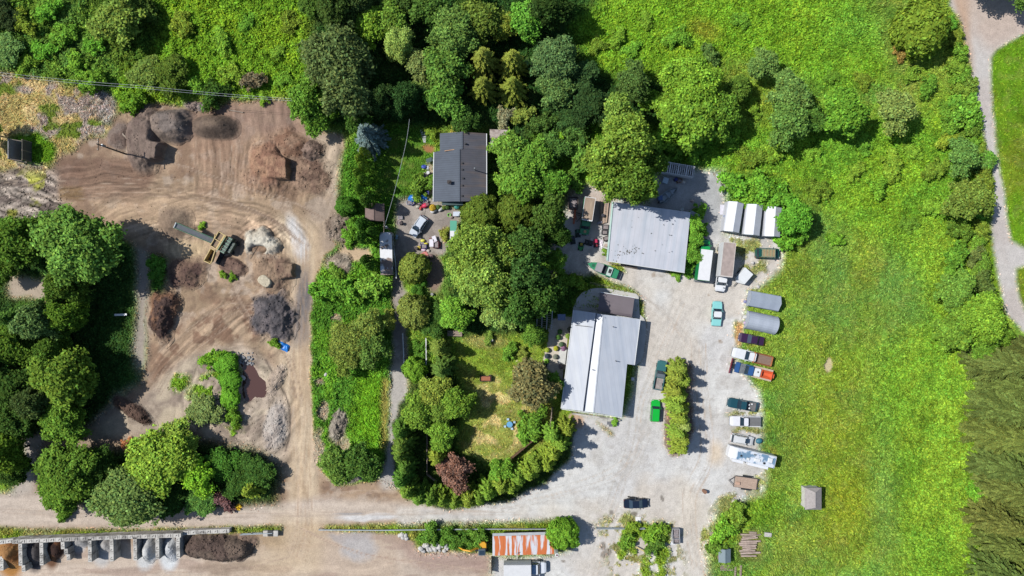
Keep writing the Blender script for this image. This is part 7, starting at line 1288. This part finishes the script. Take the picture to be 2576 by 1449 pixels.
# rows that only their order tells apart
ORD = ['first', 'second', 'third', 'fourth', 'fifth', 'sixth', 'seventh', 'eighth', 'ninth', 'tenth', 'eleventh', 'twelfth', 'thirteenth', 'fourteenth', 'fifteenth', 'sixteenth', 'seventeenth', 'eighteenth', 'nineteenth', 'twentieth', 'twenty-first', 'twenty-second', 'twenty-third']
HG = [(1003, 1088), (1012, 1118), (1006, 1148), (1016, 1178), (1008, 1208), (1024, 1236), (1052, 1252), (1084, 1258), (1112, 1256), (1144, 1262), (1176, 1264), (1204, 1254), (1230, 1242), (1258, 1226), (1284, 1226), (1306, 1206), (1330, 1192), (1350, 1172), (1372, 1170), (1392, 1144), (1410, 1116), (1424, 1086), (1392, 1096)]
for i, (x, y) in enumerate(HG):
    tree(x + rt.uniform(-3, 3), y + rt.uniform(-3, 3), rt.uniform(27, 35), 'C', ((92 if i < 8 else 120) + rt.randint(-14, 14), (130 if i < 8 else 146) + rt.randint(-8, 10), 48), '%s conifer of the curved garden hedge, counted from the driveway end' % ORD[i], 'conifers of the curved garden hedge', rt.uniform(1.15, 1.5))
IS = [(1710, 928), (1690, 950), (1718, 958), (1685, 985), (1708, 1000), (1690, 1025), (1716, 1030), (1700, 1056), (1720, 1072), (1694, 1090), (1716, 1108), (1700, 1130)]
for i, (x, y) in enumerate(IS):
    tree(x + (16 if i % 2 else 4), y, rt.uniform(23, 28), 'C', (130 + rt.randint(-10, 12), 148 + rt.randint(-8, 10), 54) if i != 8 else (142, 156, 96), '%s conifer of the planted island, counted from its north end' % ORD[i], 'conifers of the planted island', rt.uniform(1.1, 1.35))
FG = [(2478, 905), (2530, 890), (2490, 962), (2545, 955), (2472, 1022), (2528, 1028), (2482, 1085), (2540, 1095), (2470, 1148), (2526, 1160), (2484, 1212), (2542, 1225), (2472, 1278), (2530, 1290), (2486, 1342), (2544, 1352), (2474, 1408), (2532, 1418), (2600, 1000), (2600, 1140), (2600, 1290)]
for i, (x, y) in enumerate(FG):
    tree(x - 8 + rt.uniform(-14, 14), y + rt.uniform(-8, 8), rt.uniform(44, 62), 'F', (96 + rt.randint(-7, 7), 114 + rt.randint(-6, 6), 54), '%s of the giant firs along the right edge, counted from the path' % ORD[i], 'giant firs on the right edge', rt.uniform(.95, 1.15), base=True)
tree(2455, 1240, 22, 'S', (96, 160, 30), 'bright shrub at the foot of the giant firs, upper one'); tree(2470, 1420, 30, 'S', (112, 158, 20), 'bright shrub at the foot of the giant firs, lower one'); tree(2470, 900, 26, 'S', (90, 140, 30), 'green shrub where the giant firs begin')
for i, (x, y, r) in enumerate(((2520, -70, 60), (2600, -50, 60))): tree(x, y, r, 'L', (86, 124, 50), 'tree beyond the top edge whose shadow falls on the path plaza, %s one' % ('left', 'right')[i])
tree(-40, 330, 40, 'B', MD, 'tree just beyond the left edge beside the dry grass'); tree(-60, 900, 60, 'D', DK, 'dark tree just beyond the left edge of the western wood')
ED = spline([(2398, 60), (2422, 130), (2434, 200), (2440, 260), (2462, 330), (2476, 380), (2490, 440), (2486, 520), (2478, 580), (2480, 640), (2492, 700), (2506, 760), (2520, 810)], 2)
for i, (x, y) in enumerate(ED[:23]):
    tree(x - rt.uniform(8, 26), y + rt.uniform(-6, 6), rt.uniform(14, 26), 'S', (96 + rt.randint(-14, 18), 142 + rt.randint(-16, 12), 40), '%s low bush of the ragged edge beside the right-hand path, counted from the top' % ORD[i], 'bushes on the path edge')
NB = [(1500, 120), (1545, 95), (1590, 130), (1620, 60), (1700, 90), (1860, 60), (1900, 260), (1950, 380), (2040, 380), (2090, 200), (2170, 210), (2180, 360), (2240, 420), (2300, 380), (2350, 430), (2340, 520), (2280, 560), (2380, 270), (2150, 440), (2060, 480), (1890, 400)]
for i, (x, y) in enumerate(NB):
    tree(x + rt.uniform(-8, 8), y + rt.uniform(-8, 8), rt.uniform(16, 30), 'S', (104 + rt.randint(-16, 12), 148 + rt.randint(-18, 10), 34), ('lowest' if i == 99 else ORD[i]) + ' scrub bush scattered in the northern meadow, counted from the forest eastwards', 'scrub bushes of the northern meadow', .7)
NW = [(60, 60), (110, 130), (170, 90), (200, 160), (130, 30), (70, 160), (240, 120), (460, 60), (560, 110), (620, 60), (700, 130), (730, 60), (590, 190), (720, 200)]
for i, (x, y) in enumerate(NW):
    tree(x, y, rt.uniform(18, 32), 'S', (100 + rt.randint(-14, 18), 144 + rt.randint(-14, 14), 36), ORD[i] + ' scrub bush in the north-west thicket, counted from the left edge', 'scrub bushes of the north-west thicket', .7)
# ------------------------------------------------------------------ logs, tarps, clutter
LOGM = mat('log_bark', K(196, 176, 162), .95, var=.22, scale=3, stretch=(1, 5, 5), col2=K(132, 114, 104), thr=(.48, .6)); rl = random.Random(9)
for i in range(11):
    yy = 1345 + i * 5.2; x0 = 1862 + rl.uniform(-5, 6); x1 = 1905 + rl.uniform(-6, 8); a = Vector(P3(x0, yy + rl.uniform(-2, 2), .25)); b = Vector(P3(x1, yy - 2 + rl.uniform(-3, 3), .25)); r = rl.uniform(.18, .27); mb = MB(); mid = (a + b) / 2
    mb.cyl(a - mid, b - mid, r, r * .85, 10); o = mb.build('log', LOGM, smooth=False); o.location = (mid.x, mid.y, .36 + rl.uniform(0, .15)); tag(o, '%s cut log from the top of the log pile in the meadow' % ORD[i], 'log', 'logs in the meadow pile')
def plank(label, a, b, w, h, m, name='plank', cat='plank', z=.15):
    A, B = Vector(P3(*a, z)), Vector(P3(*b, z)); mid = (A + B) / 2; mb = MB(); mb.bar(A - mid, B - mid, w, h); o = mb.build(name, m, bevel=.01); o.location = (mid.x, mid.y, z + gzp(*a)); return tag(o, label, cat)
plank('pale plank lying loose across the log pile', (1872, 1352), (1914, 1344), .18, .1, WOODG, z=.7)
plank('square concrete block east of the log pile', (1921, 1342), (1938, 1344), .8, .5, CONC, 'concrete_block', 'block'); plank('grey beam in the weeds above the little blue-grey shed', (1784, 1341), (1804, 1342), .6, .35, WOODG, 'beam', 'beam'); plank('worn beam at the top of the log pile', (1884, 1340), (1902, 1341), .6, .3, WOODG, 'beam', 'beam')
for i in range(4): plank('%s weathered board in the pallet lying south of the little shed' % ORD[i], (1811, 1422 + i * 3.5), (1843, 1422 + i * 3.5), .22, .1, WOODG)
plank('upright grey beam at the bottom edge, left of two', (1849, 1424), (1848, 1449), .35, .3, WOODG, 'beam', 'beam'); plank('upright grey beam at the bottom edge, right of two', (1862, 1420), (1861, 1449), .35, .3, WOODG, 'beam', 'beam')
plank('pale wooden plank lying in the bottom weed island', (1599, 1375), (1627, 1390), .22, .1, mat('fresh_wood', K(216, 196, 130), .8), z=.55); plank('white board leaning in the shade of the western wood', (291, 792), (322, 791), .4, .12, WHT, z=.3)
plank('weathered wooden deck at the north edge of the garden', (1126, 838), (1163, 839), 1.05, .3, WOODG, 'wooden_deck', 'deck', .35); plank('fallen grey trunk on the spoil by the pond', (520, 1005), (575, 1000), .2, .2, WOODG, 'fallen_trunk', 'log'); plank('fallen grey trunk in the scrub at the north edge of the dirt yard', (575, 277), (612, 283), .22, .2, WOODG, 'fallen_trunk', 'log'); plank('broken trunk lying on the west slope of the dark soil', (298, 325), (332, 362), .3, .3, WOODG, 'fallen_trunk', 'log', .9)
# yard debris west of the workshop
for i in range(6): plank('%s stacked board beside the west wall of the workshop, counted from the wall' % ORD[i], (1531 - i * 4.2, 500 + i), (1525 - i * 3.4, 560 + i), .26, .2, WOODG if i % 2 else mat('pinkish_boards', K(196, 170, 150), .85, var=.2, scale=3, stretch=(1, 5, 1)), z=.3)
DRUMS = {}
def item(kind, dx, dy, rgb, label, cat, s=1.0, rot=0.0, z=0.0):
    nm = 'i_%d_%d_%d' % rgb; m = mat(nm, K(*rgb), .6, var=.08, scale=3); x, y = P(dx, dy); base = (x, y, max(gzp(dx, dy), 0) + .012 + z); r = math.radians(rot)
    if kind == 'crate':
        t = thing('crate', label, cat, base, r); mb = MB(); L_, w_, h_ = .8 * s, .6 * s, .45 * s
        mb.box(0, 0, 0, L_, w_, .05)
        for q in (-1, 1): mb.box(q * (L_ / 2 - .02), 0, .05, .04, w_, h_); mb.box(0, q * (w_ / 2 - .02), .05, L_ - .08, .04, h_)
        mb.build('box', m, t); mb = MB(); mb.box(0, 0, h_ * .6, L_ * .8, w_ * .75, .1); mb.build('contents', mat('clutter_mix', K(150, 140, 140), .8, var=.45, scale=6), t); return t
    if kind == 'bin':
        t = thing('bin', label, cat, base, r); mb = MB(); mb.box(0, 0, 0, .5 * s, .55 * s, .95 * s, taper=1.2); mb.build('body', m, t, bevel=.03); mb = MB(); mb.box(0, 0, .95 * s, .64 * s, .7 * s, .06); mb.build('lid', m, t, bevel=.02); return t
    if kind == 'drum':
        t = thing('drum', label, cat, base, r); mb = MB(); mb.cyl((0, 0, 0), (0, 0, .85 * s), .3 * s, n=16); mb.build('body', m, t); mb = MB(); mb.cyl((0, 0, .85 * s), (0, 0, .88 * s), .31 * s, n=16); mb.build('lid', m, t); return t
    if kind == 'chair':
        t = thing('garden_chair', label, cat, base, r); mb = MB(); mb.box(0, 0, .42, .5, .5, .05); mb.build('seat', m, t); mb = MB(); mb.box(-.24, 0, .45, .05, .5, .5); mb.build('backrest', m, t)
        for a in (-.2, .2):
            for b in (-.2, .2): q = MB(); q.box(a, b, 0, .05, .05, .42); q.build('leg', m, t)
        return t
    if kind == 'table':
        t = thing('table', label, cat, base, r); mb = MB(); mb.box(0, 0, .7, 1.3 * s, .8 * s, .06); mb.build('tabletop', m, t, bevel=.015)
        for a in (-.55, .55):
            for b in (-.32, .32): q = MB(); q.box(a * s, b * s, 0, .06, .06, .7); q.build('leg', m, t)
        return t
    if kind == 'pot':
        t = thing('potted_plant', label, cat, base, r); mb = MB(); mb.cyl((0, 0, 0), (0, 0, .35 * s), .18 * s, .25 * s, 12); mb.build('pot', mat('terracotta', K(150, 110, 92), .8), t)
        c = bpy.data.objects.new('foliage', crown_mesh(('T', 0))); COL.objects.link(c); c.parent = t; c.location = (0, 0, .35 * s); c.scale = (.42 * s,) * 3; c.color = (*[v * LG for v in K(*rgb)], 1); return t
    if kind == 'box_planter':
        t = thing('planter', label, cat, base, r); mb = MB(); mb.box(0, 0, 0, 1.7 * s, .5 * s, .4); mb.build('trough', WOODB, t)
        for q in (-.55, 0, .55): c = bpy.data.objects.new('foliage', crown_mesh(('T', 1))); COL.objects.link(c); c.parent = t; c.location = (q * s, 0, .4); c.scale = (.36 * s, .3 * s, .3 * s); c.color = (*[v * LG for v in K(*rgb)], 1)
        return t
    if kind == 'bag': mb = MB(); blob(mb, (0, 0, .2 * s), (.42 * s, .3 * s, .28 * s), int(dx * 3 + dy) % 97, .35, 3); o = mb.build('bag', m, smooth=True)
    if kind == 'board': mb = MB(); mb.box(0, 0, .05, .9 * s, .7 * s, .06); mb.box(.1 * s, 0, .11, .5 * s, .5 * s, .04, .2); o = mb.build('panel', m, bevel=.01)
    if kind == 'parasol':
        t = thing('parasol', label, cat, base, r); mb = MB(); mb.cyl((0, 0, 0), (0, 0, 2.2), .03, n=8); mb.build('pole', STEEL, t); mb = MB(); mb.cyl((0, 0, 1.95), (0, 0, 2.3), 1.0 * s, .05, 8); mb.build('canopy', m, t); return t
    if kind == 'ring':
        mb = MB(); n = 16
        for i in range(n): a0, a1 = 6.283 * i / n, 6.283 * (i + 1) / n; mb.bar((math.cos(a0) * .4 * s, math.sin(a0) * .4 * s, .15), (math.cos(a1) * .4 * s, math.sin(a1) * .4 * s, .15), .16 * s, .2)
        o = mb.build('hoop', m)
    o.location = base; o.rotation_euler = (0, 0, r); return tag(o, label, cat)
def tarp(label, cx, cy, rx, ry, rot, h, rgb, seed, name='tarpaulin'):
    X0, Y0 = P(cx, cy); n = 34; a = math.radians(rot); u = np.linspace(-1, 1, n); U, Vv = np.meshgrid(u, u); e = (np.abs(U) ** 3 + np.abs(Vv) ** 3) ** (1 / 3)
    U2 = U * (1 - .12 * fb(U, Vv, .5, seed)); V2 = Vv * (1 - .15 * fb(U, Vv, .4, seed + 3)); lx, ly = U2 * rx * S_, V2 * ry * S_; x = X0 + lx * math.cos(a) - ly * math.sin(a); y = Y0 + lx * math.sin(a) + ly * math.cos(a)
    z = np.clip(1.15 - e, 0, .5) * 2 * h * (.6 + .5 * fb(x, y, 1.1, seed)) + np.abs(fb(x, y, .5, seed + 1, 3) - .5) * .55 + .05
    ii = np.arange(n * n).reshape(n, n); f = np.stack([ii[:-1, :-1].ravel(), ii[:-1, 1:].ravel(), ii[1:, 1:].ravel(), ii[1:, :-1].ravel()], 1)
    k = vn(x, y, .35, seed + 8); c = np.array(K(*rgb)) * (.7 + .6 * k.ravel()[:, None]); o = np_mesh(name, np.stack([x.ravel(), y.ravel(), z.ravel()], 1), f, mat_attr(), c)
    return tag(o, label, 'tarp')
def mat_attr():
    if 'tarp' in _M: return _M['tarp']
    m, n, l, out = new_mat('tarp'); b = n.new('ShaderNodeBsdfPrincipled'); b.inputs['Roughness'].default_value = .35; at = n.new('ShaderNodeAttribute'); at.attribute_name = 'Col'; l.new(at.outputs['Color'], b.inputs['Base Color']); l.new(b.outputs[0], out.inputs[0]); _M['tarp'] = m; return m
tarp('crumpled blue tarpaulin over a long stack at the edge of the court', 1051, 499, 25, 11, 2, 1.0, (40, 124, 214), 3); tarp('small crumpled blue tarpaulin at the roadside by the charcoal heap', 713, 871, 17, 10, -28, .5, (40, 138, 230), 5)
tarp('white sheet spread on the gravel under the red mower', 1500, 613, 17, 12, -8, .05, (238, 228, 236), 7, 'groundsheet'); tarp('pale sheet beside the little blue-grey shed', 1822, 1376, 14, 9, -30, .25, (206, 204, 190), 9, 'sheet')
for a in (('crate', 1030, 510, (214, 220, 236), 'white crate at the west foot of the long blue tarpaulin', 'crate', 1.2, 10), ('crate', 1038, 512, (50, 60, 160), 'dark blue crate at the foot of the long blue tarpaulin', 'crate', 1.0, 30), ('crate', 1056, 511, (60, 60, 66), 'black crate of white boxes at the foot of the tarpaulin', 'crate', 1.3, 0), ('bag', 1052, 521, (190, 184, 170), 'pale bag lying in front of the tarpaulin', 'bag', 1.3, 20), ('bag', 1058, 524, (196, 80, 70), 'reddish bag in front of the tarpaulin', 'bag', 1.2, 70), ('bag', 1070, 518, (220, 50, 90), 'crimson bag at the east foot of the tarpaulin', 'bag', 1.7, 20), ('crate', 1071, 509, (232, 226, 234), 'white box above the crimson bag', 'box', 1.2, 60), ('drum', 1076, 515, (128, 84, 84), 'dull red drum by the house wall', 'drum', 1.0, 0), ('bin', 1077, 487, (44, 44, 120), 'navy bin at the south-west corner of the house', 'bin', 1.0, 0),
 ('pot', 1090, 524, (190, 160, 60), 'potted plant with yellow blooms in front of the house', 'plant', 1.7, 0), ('bag', 1092, 531, (216, 216, 220), 'white sack beside the yellow potted plant', 'bag', 1.9, 0), ('bag', 1108, 527, (206, 208, 208), 'white sack right of the yellow potted plant', 'bag', 1.5, 40), ('pot', 1103, 522, (92, 124, 70), 'green potted plant between the two white sacks', 'plant', 1.2, 0), ('pot', 1117, 523, (110, 128, 60), 'potted plant near the porch roof', 'plant', 1.0, 0), ('pot', 1126, 522, (76, 104, 56), 'potted shrub near the porch roof', 'plant', 1.1, 0),
 ('parasol', 1151, 522, (60, 150, 138), 'small teal parasol by the house porch', 'parasol', .55, 0), ('table', 1150, 539, (214, 224, 238), 'white table with a blue thing on it by the olive tree', 'table', 1.1, 0), ('ring', 1130, 541, (130, 206, 80), 'lime green hoop on the asphalt', 'hoop', .8, 0), ('bag', 1136, 547, (160, 140, 130), 'brown bag next to the lime hoop', 'bag', 1.0, 0),
 ('crate', 1008, 548, (226, 226, 232), 'white box at the west side of the court, upper one', 'box', 1.0, 0), ('crate', 1004, 560, (230, 200, 196), 'pale pink box at the west side of the court', 'box', 1.1, 80), ('drum', 1010, 562, (60, 44, 44), 'dark drum beside the pale pink box', 'drum', 1.0, 0), ('drum', 1000, 594, (150, 178, 190), 'light blue drum behind the long trailer, upper one', 'drum', .8, 0), ('drum', 999, 600, (130, 158, 172), 'light blue drum behind the long trailer, lower one', 'drum', .8, 0),
 ('table', 1087, 612, (240, 236, 244), 'white table near the lower court clutter', 'table', 1.1, 90), ('table', 1094, 602, (236, 232, 240), 'slanting white lounger above the red cart', 'lounger', .95, 110), ('crate', 1086, 603, (196, 60, 84), 'crimson box behind the white table', 'box', 1.0, 10), ('crate', 1098, 616, (120, 40, 56), 'dark red cart of boxes right of the white table', 'cart', 1.7, 90), ('board', 1104, 616, (214, 120, 110), 'red and white panel right of the dark red cart', 'panel', 1.1, 80),
 ('bag', 1064, 606, (226, 220, 90), 'yellow bag on top of the toy pile', 'bag', 1.2, 0), ('bag', 1071, 613, (240, 230, 60), 'bright yellow bag right of the toy pile', 'bag', 1.1, 0), ('crate', 1062, 614, (226, 214, 220), 'white box left of the yellow bag', 'box', 1.0, 0), ('crate', 1067, 620, (56, 44, 150), 'deep blue crate in the toy pile', 'crate', 1.4, 0), ('bag', 1066, 629, (224, 196, 214), 'pale pink bag below the deep blue crate', 'bag', 1.2, 0), ('drum', 1048, 625, (70, 56, 50), 'black drum left of the toy pile', 'drum', 1.0, 0), ('bag', 1055, 623, (214, 190, 70), 'yellow bag beside the black drum', 'bag', 1.1, 0), ('bag', 1077, 631, (220, 210, 200), 'cream bag below the toy pile', 'bag', 1.0, 0), ('board', 1068, 640, (216, 130, 120), 'salmon pink panel at the south end of the court', 'panel', 1.4, 30), ('bag', 1083, 645, (150, 120, 116), 'brown bag by the salmon panel', 'bag', 1.6, 0), ('drum', 1088, 740, (150, 150, 150), 'grey drum in the shade below the court', 'drum', .9, 0),
 ('bag', 1068, 420, (70, 90, 190), 'blue bag by the west wall of the house', 'bag', 1.4, 0), ('board', 1073, 422, (214, 218, 226), 'white panel by the west wall of the house', 'panel', 1.0, 0), ('drum', 1078, 436, (226, 226, 228), 'white drum by the west wall of the house', 'drum', 1.0, 0), ('crate', 1070, 443, (238, 230, 224), 'cream box by the west wall of the house', 'box', 1.3, 70), ('bag', 1066, 426, (150, 200, 60), 'lime bag by the west wall of the house', 'bag', .8, 0), ('bin', 1067, 458, (150, 178, 170), 'pale green bin by the west wall of the house', 'bin', 1.0, 0), ('table', 1082, 405, (64, 90, 88), 'dark green table by the west wall of the house', 'table', 1.0, 20),
 ('crate', 1441, 512, (150, 134, 130), 'rusty skip of scrap at the west edge of the debris yard', 'skip', 3.0, 90), ('drum', 1515, 543, (60, 60, 70), 'black drum by the stacked boards', 'drum', 1.1, 0), ('bag', 1508, 560, (180, 176, 190), 'pale bag by the stacked boards', 'bag', 1.5, 0), ('crate', 1522, 572, (96, 104, 110), 'steel crate at the west wall of the workshop, upper one', 'crate', 1.6, 0), ('crate', 1520, 585, (84, 84, 90), 'steel crate at the west wall of the workshop, lower one', 'crate', 1.4, 0), ('drum', 1523, 618, (196, 176, 160), 'tan drum at the west wall of the workshop', 'drum', 1.0, 0), ('crate', 1524, 600, (120, 104, 96), 'brown crate at the west wall of the workshop', 'crate', 1.4, 20), ('board', 1526, 628, (236, 236, 234), 'white panel at the west wall of the workshop', 'panel', 1.0, 80),
 ('bin', 1670, 457, (196, 214, 224), 'white metal cabinet lying south of the rack trailer', 'cabinet', 1.6, -20), ('drum', 1698, 453, (40, 50, 130), 'blue drum at the foot of the rack trailer', 'drum', 1.1, 0), ('crate', 1708, 456, (196, 150, 110), 'tan crate at the foot of the rack trailer', 'crate', 1.3, 10), ('bag', 1718, 458, (210, 206, 200), 'white sack at the foot of the rack trailer', 'bag', 1.3, 0), ('bin', 1658, 500, (90, 120, 170), 'blue upright bin behind the workshop', 'bin', 1.3, 0), ('bag', 1741, 506, (214, 190, 180), 'pinkish bag on the shaded gravel', 'bag', 1.1, 0),
 ('bin', 1821, 549, (40, 110, 190), 'blue bin on the west side of the westmost white shelter', 'bin', 1.3, 0), ('board', 1820, 528, (228, 226, 236), 'white board against the westmost white shelter', 'panel', 2.2, 88), ('bag', 1873, 759, (150, 150, 190), 'lilac bag at the front of the grey shelter', 'bag', 1.2, 0), ('bag', 1872, 797, (206, 206, 200), 'pale bag in front of the arched shelter', 'bag', 1.4, 0), ('bag', 1873, 812, (196, 170, 196), 'pink bag in front of the arched shelter', 'bag', 1.2, 0),
 ('bag', 1907, 1108, (56, 120, 140), 'small teal bundle off the nose of the white estate car', 'bag', 1.8, 10), ('drum', 1770, 1234, (150, 110, 86), 'brown drum standing alone on the gravel', 'drum', 1.2, 0), ('board', 1605, 1308, (242, 240, 238), 'white board in the yellowish shrub by the pipe gate', 'panel', 1.5, 90), ('crate', 1697, 1338, (196, 196, 200), 'grey pallet crate on the gravel at the bottom, upper one', 'crate', 2.4, 90), ('crate', 1699, 1352, (186, 186, 190), 'grey pallet crate on the gravel at the bottom, lower one', 'crate', 2.2, 90), ('board', 1692, 1365, (236, 236, 240), 'white panel below the grey pallet crates', 'panel', 1.0, 0),
 ('drum', 1237, 855, (200, 200, 196), 'white bird bath on the top of the garden lawn', 'bird bath', .9, 0), ('board', 1532, 1064, (120, 122, 126), 'dark grey manhole board south of the main building, upper one', 'panel', .9, 0), ('board', 1537, 1069, (110, 112, 116), 'dark grey manhole board south of the main building, lower one', 'panel', .9, 0), ('bin', 1590, 952, (226, 228, 230), 'white box against the east wall of the main building', 'box', .9, 0),
 ('box_planter', 1430, 862, (130, 136, 60), 'long planter of yellowing plants on the patio, upper one', 'planter', 1.0, 86), ('box_planter', 1420, 940, (120, 126, 60), 'long planter of yellowing plants on the patio, lower one', 'planter', 1.0, 86)): item(*a)
for i, (x, y, c) in enumerate(((1433, 828, (120, 120, 100)), (1428, 845, (130, 156, 70)), (1437, 832, (90, 96, 80)), (1398, 876, (176, 176, 60)), (1376, 880, (160, 176, 70)), (1376, 895, (70, 80, 90)), (1397, 897, (130, 134, 120)), (1375, 908, (140, 190, 70)), (1370, 918, (60, 80, 60)), (1411, 921, (140, 130, 130)), (1408, 834, (96, 130, 70)), (1404, 848, (84, 120, 60)), (1412, 866, (96, 120, 90)), (1417, 876, (150, 110, 140)))):
    item('pot', x, y, c, '%s potted plant on the patio, counted from the roof corner southwards' % ORD[i], 'plant', 1.2, 0)
t = thing('patio_box', 'raised grey glass-topped box on posts beside the pergola', 'cold frame', P3(1411, 797)); mb = MB(); mb.box(0, 0, 1.8, 1.5, 1.2, .12); mb.build('top', mat('glass_top', K(120, 136, 170), .15), t)
for a in (-.65, .65):
    for b in (-.5, .5): mb = MB(); mb.box(a, b, 0, .08, .08, 1.8); mb.build('post', WHT, t)
t = thing('garden_cart', 'rusty tilted cart with a brown load standing on the garden lawn', 'cart', P3(1222, 951)); mb = MB(); mb.box(0, 0, .45, 2.2, 1.05, .1)
for s in (-1, 1): mb.box(0, s * .5, .55, 2.2, .06, .45); mb.box(s * 1.08, 0, .55, .06, .95, .45)
mb.build('tub', mat('cart_dark', K(92, 72, 62), .8), t); mb = MB(); mb.box(0, 0, .56, 1.8, .8, .2); mb.build('load', mat('rust_load', K(176, 110, 80), .9, var=.2, scale=4), t); wheels(t, (-.9, .9), .62, .3, .12)
t = thing('picnic_table', 'blue and white garden table with chairs and parasol base on the lawn', 'picnic table', P3(1282, 1066)); 
mb = MB(); mb.cyl((0, 0, .7), (0, 0, .75), .6, n=14); mb.build('tabletop', mat('blue_white', K(110, 176, 220), .5, var=.25, scale=4), t)
for a in (.4, 1.9, 3.6, 5.2): mb = MB(); mb.box(1.0 * math.cos(a), 1.0 * math.sin(a), 0, .45, .4, .48); mb.build('stool', mat('pale_blue', K(190, 214, 226), .5), t)
mb = MB(); mb.cyl((0, 0, 0), (0, 0, .7), .06); mb.build('leg', STEEL, t)
# mowers, motorcycle, debris frames, trellis
def mower(label, dx, dy, ang, rgb, seat=(230, 200, 60)):
    m = mat('mower_%d_%d' % (rgb[0], rgb[1]), K(*rgb), .4); t = thing('riding_mower', label, 'mower', P3(dx, dy), math.radians(ang)); mb = MB(); mb.box(.45, 0, .35, .9, .55, .45, taper=.85); mb.build('hood', m, t, bevel=.05); mb = MB(); mb.box(-.35, 0, .3, .8, .75, .2); mb.build('body', DARK, t)
    mb = MB(); mb.box(-.35, 0, .5, .42, .45, .12); mb.box(-.55, 0, .6, .1, .45, .3); mb.build('seat', mat('seat_%d' % seat[1], K(*seat), .6), t); mb = MB(); mb.box(.1, 0, .15, .9, 1.1, .14); mb.build('mower_deck', m, t, bevel=.04); mb = MB(); mb.cyl((.0, 0, .85), (.02, 0, .88), .18, n=12); mb.build('steering_wheel', DARK, t)
    for x in (-.55, .65):
        for s in (-1, 1): w = MB(); w.cyl((x, s * .32, .24), (x, s * .5, .24), .24 if x < 0 else .18, n=12); w.build('wheel', RUB, t)
mower('green riding mower with a yellow seat on the shaded gravel', 1461, 620, -100, (50, 160, 70)); mower('red riding mower standing on the white groundsheet', 1499, 613, 92, (200, 50, 90), (150, 40, 60)); mower('dark green riding mower nearest the green truck nose', 1453, 588, 95, (24, 96, 60), (40, 60, 50)); mower('black riding mower between the green mower and the groundsheet', 1480, 611, -15, (50, 50, 56), (70, 70, 80)); mower('black riding mower deepest in the tree shade', 1440, 605, 100, (40, 42, 56), (60, 60, 70))
t = thing('motorcycle', 'dark motorcycle parked just north of the navy sedan', 'motorcycle', P3(1591, 1250), math.radians(-8))
for x in (-.7, .7): mb = MB(); mb.cyl((x, -.06, .32), (x, .06, .32), .32, n=16); mb.build('wheel', RUB, t)
mb = MB(); mb.box(0, 0, .3, .6, .3, .4); mb.box(.15, 0, .7, .5, .28, .2, taper=.8); mb.bar((.35, 0, .8), (.7, 0, .32), .08); mb.build('body', DARK, t, bevel=.02); mb = MB(); mb.box(-.35, 0, .72, .6, .26, .1); mb.build('seat', RUB, t); mb = MB(); mb.bar((.4, -.36, 1.0), (.4, .36, 1.0), .05); mb.build('handlebar', STEEL, t)
t = thing('implement_frame', 'orange and black steel implement frame rusting at the debris yard edge', 'machine part', P3(1446, 545), math.radians(80)); mb = MB(); mb.bar((-1.5, 0, .4), (1.6, .2, .5), .35, .3); mb.bar((-.6, -.4, .4), (.7, .1, .45), .15); mb.build('boom', mat('rust_orange', K(214, 120, 86), .8, var=.2), t, bevel=.03)
mb = MB(); mb.bar((.8, -.1, .3), (.6, -1.5, .3), .12); mb.bar((.6, -1.5, .3), (-1.0, -.5, .3), .1); mb.bar((.4, -.1, .3), (.3, -1.3, .3), .08); mb.build('tie_bar', DARK, t)
t = thing('trellis', 'white tapered ladder-like trellis north-west of the house', 'trellis', P3(1067, 343), math.radians(-84)); mb = MB()
for s in (-1, -.33, .33, 1): mb.bar((-1.25, s * .55, .3), (1.3, s * .16, .3), .06, .05)
mb.build('rail', WHT, t); mb = MB()
for i in range(6): x = -1.2 + i * .45; w = .55 - .15 * i * .45; mb.bar((x, -w, .34), (x, w, .34), .06, .05)
mb.build('rung', WHT, t)
# kerb of the island
kb = MB(); pts = spline([(1684, 905), (1676, 960), (1671, 1030), (1668, 1090), (1671, 1120), (1680, 1136)], 5)
for a, b in zip(pts[:-1], pts[1:]): p, q = P3(*a), P3(*b); kb.bar((p[0], p[1], .07), (q[0], q[1], .07), .16, .16)
tag(kb.build('kerb', mat('kerb_pale', K(216, 208, 190), .85)), 'pale curved kerb on the west side of the planted island', 'kerb')
kb = MB(); kb.bar(P3(1440, 1040, .3), P3(1560, 1057, .3), .3, .5); tag(kb.build('stone_edging', CONC), 'low stone edging along the south wall of the main building', 'edging')
